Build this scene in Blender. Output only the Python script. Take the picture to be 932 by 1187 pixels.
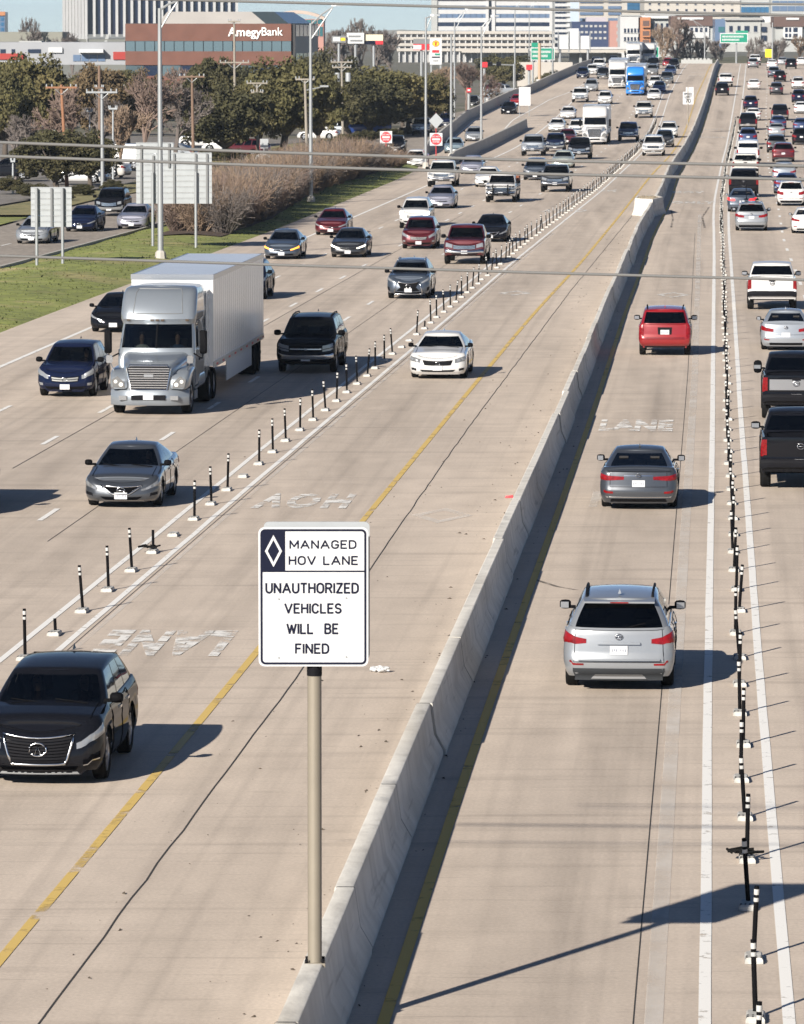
import bpy, bmesh, math, random
import numpy as np
from mathutils import Vector, Matrix
random.seed(7); RNG = np.random.default_rng(7)
R = math.radians
for o in list(bpy.data.objects): bpy.data.objects.remove(o)
scene = bpy.context.scene
COL = scene.collection

# ------------------------------------------------------------------ camera
F = 6134.0; CAMH = 11.7; PITCH = math.atan((593.5 - 30.0) / F)
cam_d = bpy.data.cameras.new('camera'); cam = bpy.data.objects.new('camera', cam_d); COL.objects.link(cam)
cam_d.sensor_fit = 'HORIZONTAL'; cam_d.sensor_width = 24.0; cam_d.lens = F / 932.0 * 24.0
cam_d.clip_start = 1.0; cam_d.clip_end = 20000.0
cam.location = (0, 0, CAMH); cam.rotation_euler = (R(90) - PITCH, 0, 0)
cam_d.dof.use_dof = True; cam_d.dof.focus_distance = 105.0; cam_d.dof.aperture_fstop = 9.0
scene.camera = cam
# ------------------------------------------------------------------ world, sun, exposure
SUN_EL = R(25.8); SUN_DIR = Vector((0.50, 0.866)).normalized()       # horizontal travel of the light
world = bpy.data.worlds.new('World'); scene.world = world; world.use_nodes = True
wn = world.node_tree.nodes; wl = world.node_tree.links
for n in list(wn): wn.remove(n)
sky = wn.new('ShaderNodeTexSky'); sky.sky_type = 'NISHITA'; sky.sun_disc = False
sky.sun_elevation = SUN_EL; sky.sun_rotation = math.atan2(-SUN_DIR.x, -SUN_DIR.y)
sky.altitude = 0; sky.air_density = 0.42; sky.dust_density = 0.0; sky.ozone_density = 1.0
bg = wn.new('ShaderNodeBackground'); bg.inputs['Strength'].default_value = 0.054
wo = wn.new('ShaderNodeOutputWorld')
wl.new(sky.outputs[0], bg.inputs[0]); wl.new(bg.outputs[0], wo.inputs[0])
sl = bpy.data.lights.new('sun', 'SUN'); sl.energy = 5.0; sl.angle = R(0.53); sl.color = (1.0, 0.93, 0.83)
so = bpy.data.objects.new('sun', sl); COL.objects.link(so)
ld = Vector((SUN_DIR.x * math.cos(SUN_EL), SUN_DIR.y * math.cos(SUN_EL), -math.sin(SUN_EL)))
so.rotation_euler = ld.to_track_quat('-Z', 'Y').to_euler(); so.location = (-60, -60, 80)
scene.view_settings.view_transform = 'Standard'; scene.view_settings.look = 'None'
scene.view_settings.gamma = 1.0; scene.view_settings.exposure = 0.83
scene.render.engine = 'CYCLES'
scene.cycles.max_bounces = 6; scene.cycles.transparent_max_bounces = 8

# ------------------------------------------------------------------ terrain maths: pixel of the survey picture -> place on the ground
def prof(Y):
    t = min(max((Y - 480) / 450.0, 0), 1)
    z = 5 * t * t * (3 - 2 * t)
    if Y > 960: z -= min((Y - 960) * 0.012, 5.0)
    return z
def ray(x, y):
    r = (x - 466) / F; u = (593.5 - y) / F
    return r, math.cos(PITCH) + u * math.sin(PITCH), -math.sin(PITCH) + u * math.cos(PITCH)
def G(x, y, road=True, z0=0.0):
    r, f, d = ray(x, y)
    a, b = 10.0, 945.0 if road else 6000.0
    g = lambda Y: CAMH + d * Y / f - ((prof(Y) if road else 0) + z0)
    if g(b) > 0: return r / f * b, b
    for _ in range(50):
        m = (a + b) / 2
        if g(m) > 0: a = m
        else: b = m
    return r / f * a, a
def V(x, y, Y):
    r, f, d = ray(x, y)
    return Vector((r / f * Y, Y, CAMH + d / f * Y))
def ppm(Y): return F / Y

class Curve:                      # a line on the ground: X as a smooth function of Y
    def __init__(s, pts):
        pts = sorted(pts); s.y = np.array([p[0] for p in pts], float); s.x = np.array([p[1] for p in pts], float)
        yy = np.linspace(s.y[0], s.y[-1], 600); xx = np.interp(yy, s.y, s.x)
        k = np.hanning(41); k /= k.sum()
        dx0 = (xx[1] - xx[0]); dx1 = (xx[-1] - xx[-2])
        pad = np.concatenate([xx[0] - dx0 * np.arange(20, 0, -1), xx, xx[-1] + dx1 * np.arange(1, 21)])
        s.yy = yy; s.xx = np.convolve(pad, k, 'valid')
    def __call__(s, Y):
        if Y < s.yy[0]: return float(s.xx[0] + (s.xx[8] - s.xx[0]) / (s.yy[8] - s.yy[0]) * (Y - s.yy[0]))
        if Y > s.yy[-1]: return float(s.xx[-1] + (s.xx[-1] - s.xx[-9]) / (s.yy[-1] - s.yy[-9]) * (Y - s.yy[-1]))
        return float(np.interp(Y, s.yy, s.xx))
    def slope(s, Y): return (s(Y + 6) - s(Y - 6)) / 12.0

c_bar = Curve([(40, -2.27), (61.5, -1.0), (76, -.15), (88, .55), (134, 3.44), (161, 5.11), (220, 8.61), (252, 10.62), (297, 13.35), (330, 15.6), (359, 17.55), (408, 20.45), (475, 25.05), (589, 32.78), (692, 39.65), (831, 48.75), (945, 56.25)])
c_yel = Curve([(45, -6.5), (66, -5.06), (86, -3.58), (125, -.94), (177, 2.65), (218, 5.52), (260, 8.7), (334, 13.9), (417, 19.6), (475, 23.9), (552, 29.3), (700, 38.8), (803, 45.9), (945, 55.2)])
c_inn = Curve([(45, -10.1), (98, -6.56), (110, -5.65), (139, -3.57), (189, .15), (240, 3.84), (269, 5.95), (381, 14.5), (486, 21.9), (560, 26.9), (700, 35.2), (824, 43.2), (945, 51.0)])
c_out = Curve([(45, -11.1), (97.5, -7.46), (110, -6.5), (148, -3.8), (211, .85), (294, 6.7), (381, 13.6), (486, 21.0), (560, 26.0), (700, 34.3), (824, 42.3), (945, 50.1)])
c_A = Curve([(45, 2.6), (61.5, 3.57), (90.5, 5.26), (107, 6.25), (153, 9.0), (240, 14.15), (278, 16.4), (330, 19.4), (361, 21.3), (460, 27.8), (643, 40.1), (760, 48.0), (868, 55.2), (945, 60.3)])
c_B = Curve([(45, 3.6), (62, 4.6), (90, 6.17), (130, 8.52), (153, 9.85), (240, 15.0), (304, 18.75), (357, 22.0), (438, 27.2), (570, 36.2), (643, 41.1), (760, 49.0), (868, 56.2), (945, 61.3)])
c_joint = Curve([(45, -5.45), (61.5, -4.28), (94, -1.95), (117, -.5), (153, 1.85), (232, 7.3), (330, 14.4)])
c_rjoint = Curve([(45, 1.75), (61.5, 2.72), (90.5, 4.45), (178, 9.63), (300, 16.6)])
c_edge = Curve([(45, -24.2), (182, -13.83), (205, -12.2), (300, -4.85), (386, 1.55), (460, 7.35), (516, 11.4), (592, 16.4), (698, 23.0), (787, 29.0), (945, 39.2)])
c_R1 = Curve([(45, 6.9), (153, 13.0), (252, 18.8), (287, 20.7), (342, 24.3), (438, 30.3), (627, 43.0), (760, 52.3), (906, 62.0), (945, 64.6)])
def c_off(c, d): return lambda Y: c(Y) + d
def lane_line(k):                # dashed lines between the four oncoming lanes, 1 is next to the buffer
    return lambda Y: c_out(Y) + (c_edge(Y) - c_out(Y)) * k / 4.0
c_lb = Curve([(40, -26.5), (203, -15.4), (311, -6.9), (425, 1.0), (450, 1.6), (481, 2.0), (540, 4.2), (607, 7.4), (689, 13.9), (719, 17.2), (821, 25.7), (945, 35.0)])   # left limit of the concrete
c_wall = Curve([(481, 2.04), (540, 4.2), (607, 7.35), (689, 14.0), (719, 17.4), (821, 25.8), (945, 35.2)])
c_isl = Curve([(446, 3.85), (475, 5.75), (530, 9.7), (579, 13.5)])

# ------------------------------------------------------------------ materials
MATS = {}
def nodes_of(m): return m.node_tree.nodes, m.node_tree.links
def mat(name, col, rough=0.6, metal=0.0, coat=0.0, var=0.0, vscale=3.0, bump=0.0, bscale=20.0, emit=0.0, spec=0.5, objvar=0.0):
    if name in MATS: return MATS[name]
    m = bpy.data.materials.new(name); m.use_nodes = True; n, l = nodes_of(m)
    b = n['Principled BSDF']
    b.inputs['Base Color'].default_value = (*col, 1); b.inputs['Roughness'].default_value = rough
    b.inputs['Metallic'].default_value = metal; b.inputs['Coat Weight'].default_value = coat; b.inputs['Coat Roughness'].default_value = 0.04
    b.inputs['Specular IOR Level'].default_value = spec
    if emit: b.inputs['Emission Color'].default_value = (*col, 1); b.inputs['Emission Strength'].default_value = emit
    tc = n.new('ShaderNodeTexCoord')
    if var:
        nz = n.new('ShaderNodeTexNoise'); nz.inputs['Scale'].default_value = vscale; nz.inputs['Detail'].default_value = 6
        l.new(tc.outputs['Object'], nz.inputs['Vector'])
        mr = n.new('ShaderNodeMapRange'); mr.inputs[1].default_value = .3; mr.inputs[2].default_value = .7
        mr.inputs[3].default_value = 1 - var; mr.inputs[4].default_value = 1 + var
        l.new(nz.outputs[0], mr.inputs[0])
        mx = n.new('ShaderNodeVectorMath'); mx.operation = 'SCALE'; mx.inputs[0].default_value = col
        l.new(mr.outputs[0], mx.inputs['Scale']); out = mx.outputs[0]
        if objvar:
            oi = n.new('ShaderNodeObjectInfo'); hs = n.new('ShaderNodeHueSaturation')
            m2 = n.new('ShaderNodeMapRange'); m2.inputs[3].default_value = 1 - objvar; m2.inputs[4].default_value = 1 + objvar
            l.new(oi.outputs['Random'], m2.inputs[0]); l.new(m2.outputs[0], hs.inputs['Value']); l.new(out, hs.inputs['Color']); out = hs.outputs[0]
        l.new(out, b.inputs['Base Color'])
    if bump:
        nb = n.new('ShaderNodeTexNoise'); nb.inputs['Scale'].default_value = bscale; nb.inputs['Detail'].default_value = 5
        l.new(tc.outputs['Object'], nb.inputs['Vector'])
        bp = n.new('ShaderNodeBump'); bp.inputs['Strength'].default_value = bump; bp.inputs['Distance'].default_value = .05
        l.new(nb.outputs[0], bp.inputs['Height']); l.new(bp.outputs[0], b.inputs['Normal'])
    MATS[name] = m; return m

def concrete_road():
    m = bpy.data.materials.new('concrete_road'); m.use_nodes = True; n, l = nodes_of(m); b = n['Principled BSDF']
    uv = n.new('ShaderNodeUVMap'); uv.uv_map = 'UVMap'                       # u metres across, v metres along
    def noise(sx, sy, det, lo, hi, a, c, dist=0.0):
        mp = n.new('ShaderNodeMapping'); mp.inputs['Scale'].default_value = (sx, sy, 1); l.new(uv.outputs[0], mp.inputs[0])
        z = n.new('ShaderNodeTexNoise'); z.inputs['Scale'].default_value = 1; z.inputs['Detail'].default_value = det; z.inputs['Distortion'].default_value = dist
        l.new(mp.outputs[0], z.inputs[0])
        r = n.new('ShaderNodeMapRange'); r.inputs[1].default_value = lo; r.inputs[2].default_value = hi; r.inputs[3].default_value = a; r.inputs[4].default_value = c
        l.new(z.outputs[0], r.inputs[0]); return r.outputs[0]
    def mul(a, c):
        x = n.new('ShaderNodeMath'); x.operation = 'MULTIPLY'; l.new(a, x.inputs[0])
        if isinstance(c, float): x.inputs[1].default_value = c
        else: l.new(c, x.inputs[1])
        return x.outputs[0]
    f = noise(.25, .03, 5, .3, .7, .86, 1.10)              # long blotches along the traffic
    f = mul(f, noise(1.1, .5, 6, .3, .72, .90, 1.07))
    f = mul(f, noise(.10, 1.3, 3, .56, .74, 1.0, .80, .4))   # transverse bands, saw-cut rows
    f = mul(f, noise(.35, 7.0, 2, .62, .70, 1.0, .82, .2))  # thin transverse cracks
    f = mul(f, noise(18, 14, 3, .2, .8, .86, 1.14))          # aggregate speckle
    f = mul(f, noise(55, 40, 2, .62, .75, 1.0, .72))
    f = mul(f, noise(3.2, .02, 3, .5, .72, 1.0, .86))         # tyre-polished streaks
    rc = n.new('ShaderNodeValToRGB'); rc.color_ramp.elements[0].position = 0.45; rc.color_ramp.elements[0].color = (.29, .243, .20, 1)
    rc.color_ramp.elements[1].position = 1.2 if False else 1.0; rc.color_ramp.elements[1].color = (.605, .512, .424, 1)
    mm = mul(f, .86); l.new(mm, rc.inputs[0]); l.new(rc.outputs[0], b.inputs['Base Color'])
    b.inputs['Roughness'].default_value = .75
    bp = n.new('ShaderNodeBump'); bp.inputs['Strength'].default_value = .25; bp.inputs['Distance'].default_value = .02
    l.new(noise(3, 26, 3, 0, 1, 0, 1), bp.inputs['Height']); l.new(bp.outputs[0], b.inputs['Normal'])
    return m
def worn_paint(name, col, wear, scale=5.0):
    m = bpy.data.materials.new(name); m.use_nodes = True; n, l = nodes_of(m); b = n['Principled BSDF']
    b.inputs['Base Color'].default_value = (*col, 1); b.inputs['Roughness'].default_value = .6
    tc = n.new('ShaderNodeTexCoord'); z = n.new('ShaderNodeTexNoise'); z.inputs['Scale'].default_value = scale; z.inputs['Detail'].default_value = 8; z.inputs['Roughness'].default_value = .7
    l.new(tc.outputs['Object'], z.inputs[0])
    r = n.new('ShaderNodeMapRange'); r.inputs[1].default_value = wear - .06; r.inputs[2].default_value = wear + .06
    l.new(z.outputs[0], r.inputs[0])
    t = n.new('ShaderNodeBsdfTransparent'); mx = n.new('ShaderNodeMixShader'); l.new(r.outputs[0], mx.inputs[0]); l.new(t.outputs[0], mx.inputs[1]); l.new(b.outputs[0], mx.inputs[2])
    l.new(mx.outputs[0], n['Material Output'].inputs[0]); MATS[name] = m; return m
def film(name, col, amax, lo, hi, sx=1.0, sy=1.0, rough=.7, soft=False):       # thin stain or old paint: partly see-through, noise-shaped
    m = bpy.data.materials.new(name); m.use_nodes = True; n, l = nodes_of(m); b = n['Principled BSDF']
    b.inputs['Base Color'].default_value = (*col, 1); b.inputs['Roughness'].default_value = rough
    tc = n.new('ShaderNodeTexCoord'); mp = n.new('ShaderNodeMapping'); mp.inputs['Scale'].default_value = (sx, sy, 1); l.new(tc.outputs['Object'], mp.inputs[0])
    z = n.new('ShaderNodeTexNoise'); z.inputs['Scale'].default_value = 1; z.inputs['Detail'].default_value = 6; l.new(mp.outputs[0], z.inputs[0])
    r = n.new('ShaderNodeMapRange'); r.inputs[1].default_value = lo; r.inputs[2].default_value = hi; r.inputs[3].default_value = 0; r.inputs[4].default_value = amax; l.new(z.outputs[0], r.inputs[0])
    fac = r.outputs[0]
    if soft:
        at = n.new('ShaderNodeAttribute'); at.attribute_name = 'soft'; mu = n.new('ShaderNodeMath'); mu.operation = 'MULTIPLY'; l.new(fac, mu.inputs[0]); l.new(at.outputs['Fac'], mu.inputs[1]); fac = mu.outputs[0]
    t = n.new('ShaderNodeBsdfTransparent'); mx = n.new('ShaderNodeMixShader'); l.new(fac, mx.inputs[0]); l.new(t.outputs[0], mx.inputs[1]); l.new(b.outputs[0], mx.inputs[2])
    l.new(mx.outputs[0], n['Material Output'].inputs[0]); MATS[name] = m; return m
def stained_concrete(name, col):
    m = mat(name, col, .8, var=.12, vscale=1.6, bump=.2, bscale=14); n, l = nodes_of(m); b = n['Principled BSDF']; src = b.inputs['Base Color'].links[0].from_socket
    tc = n.new('ShaderNodeTexCoord')
    def layer(src, sc, lo, hi, c, amount):
        mp = n.new('ShaderNodeMapping'); mp.inputs['Scale'].default_value = sc; l.new(tc.outputs['Object'], mp.inputs[0]); z = n.new('ShaderNodeTexNoise'); z.inputs['Scale'].default_value = 1; z.inputs['Detail'].default_value = 5; l.new(mp.outputs[0], z.inputs[0])
        r = n.new('ShaderNodeMapRange'); r.inputs[1].default_value = lo; r.inputs[2].default_value = hi; r.inputs[4].default_value = amount; l.new(z.outputs[0], r.inputs[0])
        mx = n.new('ShaderNodeMix'); mx.data_type = 'RGBA'; l.new(r.outputs[0], mx.inputs['Factor']); l.new(src, mx.inputs['A']); mx.inputs['B'].default_value = (*c, 1); return mx.outputs['Result']
    src = layer(src, (3, 2.2, .5), .5, .72, (.34, .32, .29), .42)      # run-off streaks
    src = layer(src, (1.5, .35, 9), .60, .70, (.16, .15, .14), .4)    # tyre scuffs along the travel
    src = layer(src, (.5, .12, .8), .45, .7, (.34, .30, .24), .5)
    l.new(src, b.inputs['Base Color']); return m
def glass(name, tint, rough=.03, blend=.25):
    m = bpy.data.materials.new(name); m.use_nodes = True; n, l = nodes_of(m)
    for x in list(n):
        if x.type == 'BSDF_PRINCIPLED': n.remove(x)
    t = n.new('ShaderNodeBsdfTransparent'); t.inputs[0].default_value = (*tint, 1)
    g = n.new('ShaderNodeBsdfGlossy'); g.inputs['Roughness'].default_value = rough; g.inputs[0].default_value = (.95, .98, 1, 1)
    fr = n.new('ShaderNodeFresnel'); fr.inputs[0].default_value = 1.52
    mx = n.new('ShaderNodeMixShader'); l.new(fr.outputs[0], mx.inputs[0]); l.new(t.outputs[0], mx.inputs[1]); l.new(g.outputs[0], mx.inputs[2])
    l.new(mx.outputs[0], n['Material Output'].inputs[0]); MATS[name] = m; return m
def ground_mat(name, cols, scale, s2, rough=.9):
    m = bpy.data.materials.new(name); m.use_nodes = True; n, l = nodes_of(m); b = n['Principled BSDF']; b.inputs['Roughness'].default_value = rough
    tc = n.new('ShaderNodeTexCoord')
    z = n.new('ShaderNodeTexNoise'); z.inputs['Scale'].default_value = scale; z.inputs['Detail'].default_value = 8; z.inputs['Roughness'].default_value = .65; l.new(tc.outputs['Object'], z.inputs[0])
    rc = n.new('ShaderNodeValToRGB'); e = rc.color_ramp.elements
    for i, c in enumerate(cols):
        p = .3 + .4 * i / (len(cols) - 1)
        if i < 2: e[i].position = p; e[i].color = (*c, 1)
        else: q = e.new(p); q.color = (*c, 1)
    e[0].position = .3; e[1].position = .3 + .4 / (len(cols) - 1)
    l.new(z.outputs[0], rc.inputs[0])
    z2 = n.new('ShaderNodeTexNoise'); z2.inputs['Scale'].default_value = s2; z2.inputs['Detail'].default_value = 4; l.new(tc.outputs['Object'], z2.inputs[0])
    r = n.new('ShaderNodeMapRange'); r.inputs[1].default_value = .3; r.inputs[2].default_value = .7; r.inputs[3].default_value = .65; r.inputs[4].default_value = 1.35; l.new(z2.outputs[0], r.inputs[0])
    v = n.new('ShaderNodeVectorMath'); v.operation = 'SCALE'; l.new(rc.outputs[0], v.inputs[0]); l.new(r.outputs[0], v.inputs['Scale']); l.new(v.outputs[0], b.inputs['Base Color'])
    MATS[name] = m; return m

M_ROAD = concrete_road()
M_WHITE = worn_paint('worn_white_paint', (.78, .765, .73), .36, 3.0)
M_WHITE2 = worn_paint('very_worn_white_paint', (.74, .72, .68), .485, 1.4)
M_GHOST = film('ghost_white_paint', (.72, .68, .63), .62, .22, .70, 1.2, .5)
M_OIL = film('lane_oil', (.11, .092, .078), .22, .32, .80, .9, .04, soft=True)
M_TRACK = film('tyre_polish', (.14, .118, .098), .13, .32, .78, 1.2, .03, soft=True)
M_SKID = film('skid_rubber', (.05, .045, .04), .55, .32, .6, 3, .6)
M_YEL = worn_paint('worn_yellow_paint', (.60, .42, .12), .41, .8)
M_YEL2 = worn_paint('bright_yellow_paint', (.70, .44, .04), .37, .8)
M_JOINT = mat('joint_sealant', (.03, .027, .024), .8)
M_CONC = stained_concrete('barrier_concrete', (.62, .595, .545))
M_CONC2 = mat('wall_concrete', (.40, .38, .345), .8, var=.10, vscale=.6)
M_GRASS = ground_mat('grass_ground', [(.31, .265, .11), (.165, .185, .042), (.20, .225, .05), (.36, .30, .14)], .12, 1.3)
M_DIRT = ground_mat('far_ground', [(.10, .09, .07), (.15, .135, .11), (.09, .09, .05), (.19, .17, .14)], .03, .5)
M_ASPH = ground_mat('frontage_concrete', [(.20, .175, .15), (.26, .225, .19), (.30, .262, .222)], .25, 3)
M_MULCH = ground_mat('mulch', [(.035, .022, .015), (.07, .045, .03), (.05, .03, .02)], 1.5, 8)
M_GALV = mat('galvanised_steel', (.30, .315, .325), .5, metal=.4, var=.06, vscale=1.2)
M_POLE = mat('sign_post_paint', (.22, .195, .155), .55, metal=.15, var=.05)
M_WOOD = mat('pole_wood', (.16, .105, .075), .85, var=.2, vscale=1.0)
M_WOODL = mat('pole_wood_pale', (.25, .225, .19), .85, var=.12, vscale=1.0)
M_BLACK = mat('black_plastic', (.005, .005, .006), .65, spec=.04)
M_MESH = mat('grille_mesh', (.004, .004, .005), .7, spec=.0)
M_RUBBER = mat('tyre_rubber', (.010, .010, .010), .9, spec=.05)
M_DARK = mat('dark_trim', (.008, .008, .010), .6, spec=.06)
M_GREYTRIM = mat('grey_trim', (.16, .165, .17), .5)
M_CHROME = mat('chrome', (.55, .56, .58), .18, metal=1.0)
M_ALU = mat('alloy', (.42, .43, .45), .3, metal=.9)
M_INT = mat('interior', (.014, .013, .013), .85)
M_SEAT = mat('seat_cloth', (.022, .02, .019), .9)
M_GLASS = glass('windshield_glass', (.20, .225, .22))
M_TINT = glass('tinted_glass', (.05, .055, .06))
M_LENS = mat('headlight_lens', (.25, .26, .275), .1, metal=.35, coat=.6)
M_LAMPD = mat('headlight_dark', (.16, .165, .17), .1, metal=.3, coat=1)
M_LAMPIN = mat('headlight_bulb', (.9, .9, .88), .1, metal=.4)
M_LIT = mat('headlight_lit', (1, .93, .78), .3, emit=2.2)
M_AMBER = mat('amber_lit', (1, .32, .04), .3, emit=1.6)
M_RED = mat('tail_lens', (.17, .004, .006), .2, coat=.25, spec=.3, var=.35, vscale=14)
M_REDLIT = mat('tail_lens_lit', (.9, .02, .02), .3, emit=1.2)
M_PLATE = mat('plate_white', (.50, .51, .53), .5)
M_PLATETXT = mat('plate_letters', (.16, .18, .24), .5)
M_SIGNW = mat('sign_white', (.52, .53, .54), .7, spec=.12, var=.03, vscale=.8)
M_SIGNK = mat('sign_black', (.010, .012, .026), .75, spec=.06)
M_SIGNBACK = mat('sign_back_alu', (.34, .36, .375), .5, metal=.2, var=.05)
M_SIGNG = mat('sign_green', (.0, .21, .13), .45)
M_SIGNR = mat('sign_red', (.55, .02, .03), .45)
M_SIGNY = mat('sign_yellow', (.85, .60, .02), .45)
M_SIGNBLUE = mat('sign_blue', (.03, .10, .42), .45)
M_CABLE = mat('cable_sheath', (.15, .15, .148), .7, spec=.2)
PAINT = {}
def paint(key):
    c = {'black': (.006, .0065, .009), 'navy': (.007, .011, .032), 'darkgrey': (.024, .026, .030), 'gunmetal': (.045, .051, .062), 'slate': (.05, .064, .088),
         'grey': (.16, .17, .185), 'silver': (.235, .25, .27), 'silverblue': (.27, .295, .33), 'white': (.50, .50, .50), 'offwhite': (.45, .44, .42), 'maroon': (.080, .006, .010),
         'red': (.22, .004, .007), 'dullblue': (.018, .034, .095), 'blue': (.018, .055, .24), 'brightblue': (.02, .19, .62), 'lavender': (.24, .245, .30), 'palegreen': (.40, .44, .41), 'champagne': (.42, .38, .32), 'truckgrey': (.205, .23, .26), 'tealgrey': (.19, .25, .29), 'tan': (.42, .25, .08)}[key]
    met = {'white': 0, 'offwhite': 0, 'black': 0, 'navy': .1, 'red': .1, 'brightblue': 0, 'tan': 0}.get(key, .35)
    return mat('car_paint_' + key, c, .34 if key not in ('black', 'navy') else .12, metal=met, coat=1.0 if key not in ('black', 'navy') else .5, spec=.5 if key not in ('black', 'navy') else .0)

# ------------------------------------------------------------------ object helpers
def tag(o, label, cat, group=None):
    o['label'] = label; o['category'] = cat
    if group: o['group'] = group
    return o
def thing(name, label, cat, loc=(0, 0, 0), rz=0.0, group=None):
    o = bpy.data.objects.new(name, None); COL.objects.link(o); o.empty_display_size = .2
    o.location = loc; o.rotation_euler = (0, 0, rz)
    return tag(o, label, cat, group)
def link(name, me, parent=None, m=None, loc=None, rot=None):
    o = bpy.data.objects.new(name, me); COL.objects.link(o)
    if parent: o.parent = parent
    if loc is not None: o.location = loc
    if rot is not None: o.rotation_euler = rot
    if m is not None and len(me.materials) == 0: me.materials.append(m)
    return o
class MB:
    def __init__(s): s.v = []; s.f = []; s.mi = []
    def add(s, vs, fs, mi=0):
        k = len(s.v); s.v += [tuple(p) for p in vs]; s.f += [tuple(k + i for i in f) for f in fs]; s.mi += [mi] * len(fs); return s
    def box(s, x0, x1, y0, y1, z0, z1, mi=0, M=None):
        vs = [(x, y, z) for x in (x0, x1) for y in (y0, y1) for z in (z0, z1)]
        if M is not None: vs = [M @ Vector(p) for p in vs]
        return s.add(vs, [(0, 1, 3, 2), (4, 6, 7, 5), (0, 4, 5, 1), (2, 3, 7, 6), (0, 2, 6, 4), (1, 5, 7, 3)], mi)
    def tube(s, pts, rad, n=8, cap=True, mi=0):
        pts = [Vector(p) for p in pts]
        if not isinstance(rad, (list, tuple)): rad = [rad] * len(pts)
        rings = []
        for i, p in enumerate(pts):
            d = (pts[min(i + 1, len(pts) - 1)] - pts[max(i - 1, 0)]).normalized()
            a = d.orthogonal().normalized() if abs(d.z) < .95 else Vector((1, 0, 0)); a = (a - d * a.dot(d)).normalized(); b = d.cross(a)
            rings.append([p + (a * math.cos(2 * math.pi * k / n) + b * math.sin(2 * math.pi * k / n)) * rad[i] for k in range(n)])
        fs = []
        for i in range(len(pts) - 1):
            for k in range(n): fs.append((i * n + k, i * n + (k + 1) % n, (i + 1) * n + (k + 1) % n, (i + 1) * n + k))
        if cap: fs += [tuple(range(n - 1, -1, -1)), tuple((len(pts) - 1) * n + k for k in range(n))]
        return s.add([p for r in rings for p in r], fs, mi)
    def loft(s, rings, closed=True, cap=True, mi=0):
        n = len(rings[0]); fs = []
        for i in range(len(rings) - 1):
            for k in range(n if closed else n - 1): fs.append((i * n + k, i * n + (k + 1) % n, (i + 1) * n + (k + 1) % n, (i + 1) * n + k))
        if cap: fs += [tuple(range(n - 1, -1, -1)), tuple((len(rings) - 1) * n + k for k in range(n))]
        return s.add([p for r in rings for p in r], fs, mi)
    def prism(s, poly, h0, h1, axis='y', mi=0):        # poly in 2D, extruded along axis
        def P(p, h): return {'y': (p[0], h, p[1]), 'z': (p[0], p[1], h), 'x': (h, p[0], p[1])}[axis]
        n = len(poly); vs = [P(p, h0) for p in poly] + [P(p, h1) for p in poly]
        return s.add(vs, [tuple(range(n)), tuple(range(2 * n - 1, n - 1, -1))] + [(k, k + n, (k + 1) % n + n, (k + 1) % n) for k in range(n)], mi)
    def mesh(s, name, mats, smooth=False, angle=None):
        me = bpy.data.meshes.new(name); me.from_pydata(s.v, [], s.f)
        for m in (mats if isinstance(mats, (list, tuple)) else [mats]): me.materials.append(m)
        if any(s.mi): me.polygons.foreach_set('material_index', s.mi)
        bm = bmesh.new(); bm.from_mesh(me); bmesh.ops.recalc_face_normals(bm, faces=bm.faces)
        if smooth or angle:
            for f in bm.faces: f.smooth = True
            if angle:
                for e in bm.edges:
                    if len(e.link_faces) == 2 and e.calc_face_angle(0) > R(angle): e.smooth = False
        bm.to_mesh(me); bm.free(); me.update(); return me
    def obj(s, name, mats, parent=None, smooth=False, angle=None, loc=None, rot=None):
        return link(name, s.mesh(name, mats, smooth, angle), parent, None, loc, rot)
def text_mesh(body, size, mats, extrude=.004, bold=0.0, align='CENTER', spacing=1.0, sx=1.0):
    c = bpy.data.curves.new('text', 'FONT'); c.body = body; c.size = size; c.extrude = extrude; c.offset = bold; c.align_x = align; c.align_y = 'CENTER'; c.space_character = spacing; c.resolution_u = 3
    o = bpy.data.objects.new('text', c); COL.objects.link(o)
    dg = bpy.context.evaluated_depsgraph_get(); me = bpy.data.meshes.new_from_object(o.evaluated_get(dg))
    bpy.data.objects.remove(o); me.materials.clear(); me.materials.append(mats)
    if sx != 1.0:
        for v in me.vertices: v.co.x *= sx
    return me
def rrect(hw, hh, r, n=5):
    out = []
    for cx, cy, a0 in ((hw - r, hh - r, 0), (-hw + r, hh - r, 90), (-hw + r, -hh + r, 180), (hw - r, -hh + r, 270)):
        for k in range(n + 1):
            a = R(a0 + 90 * k / n); out.append((cx + r * math.cos(a), cy + r * math.sin(a)))
    return out
ORD = ['first', 'second', 'third', 'fourth', 'fifth', 'sixth', 'seventh', 'eighth', 'ninth', 'tenth', 'eleventh', 'twelfth', 'thirteenth', 'fourteenth', 'fifteenth', 'sixteenth', 'seventeenth', 'eighteenth', 'nineteenth', 'twentieth']
TENS = ['', '', 'twenty', 'thirty', 'forty', 'fifty', 'sixty', 'seventy', 'eighty', 'ninety']
def ordinal(k):                  # k from 1
    if k <= 20: return ORD[k - 1]
    if k < 100:
        t, u = divmod(k, 10)
        return (TENS[t][:-1] + 'ieth') if u == 0 else TENS[t] + '-' + ORD[u - 1]
    return None
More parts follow.
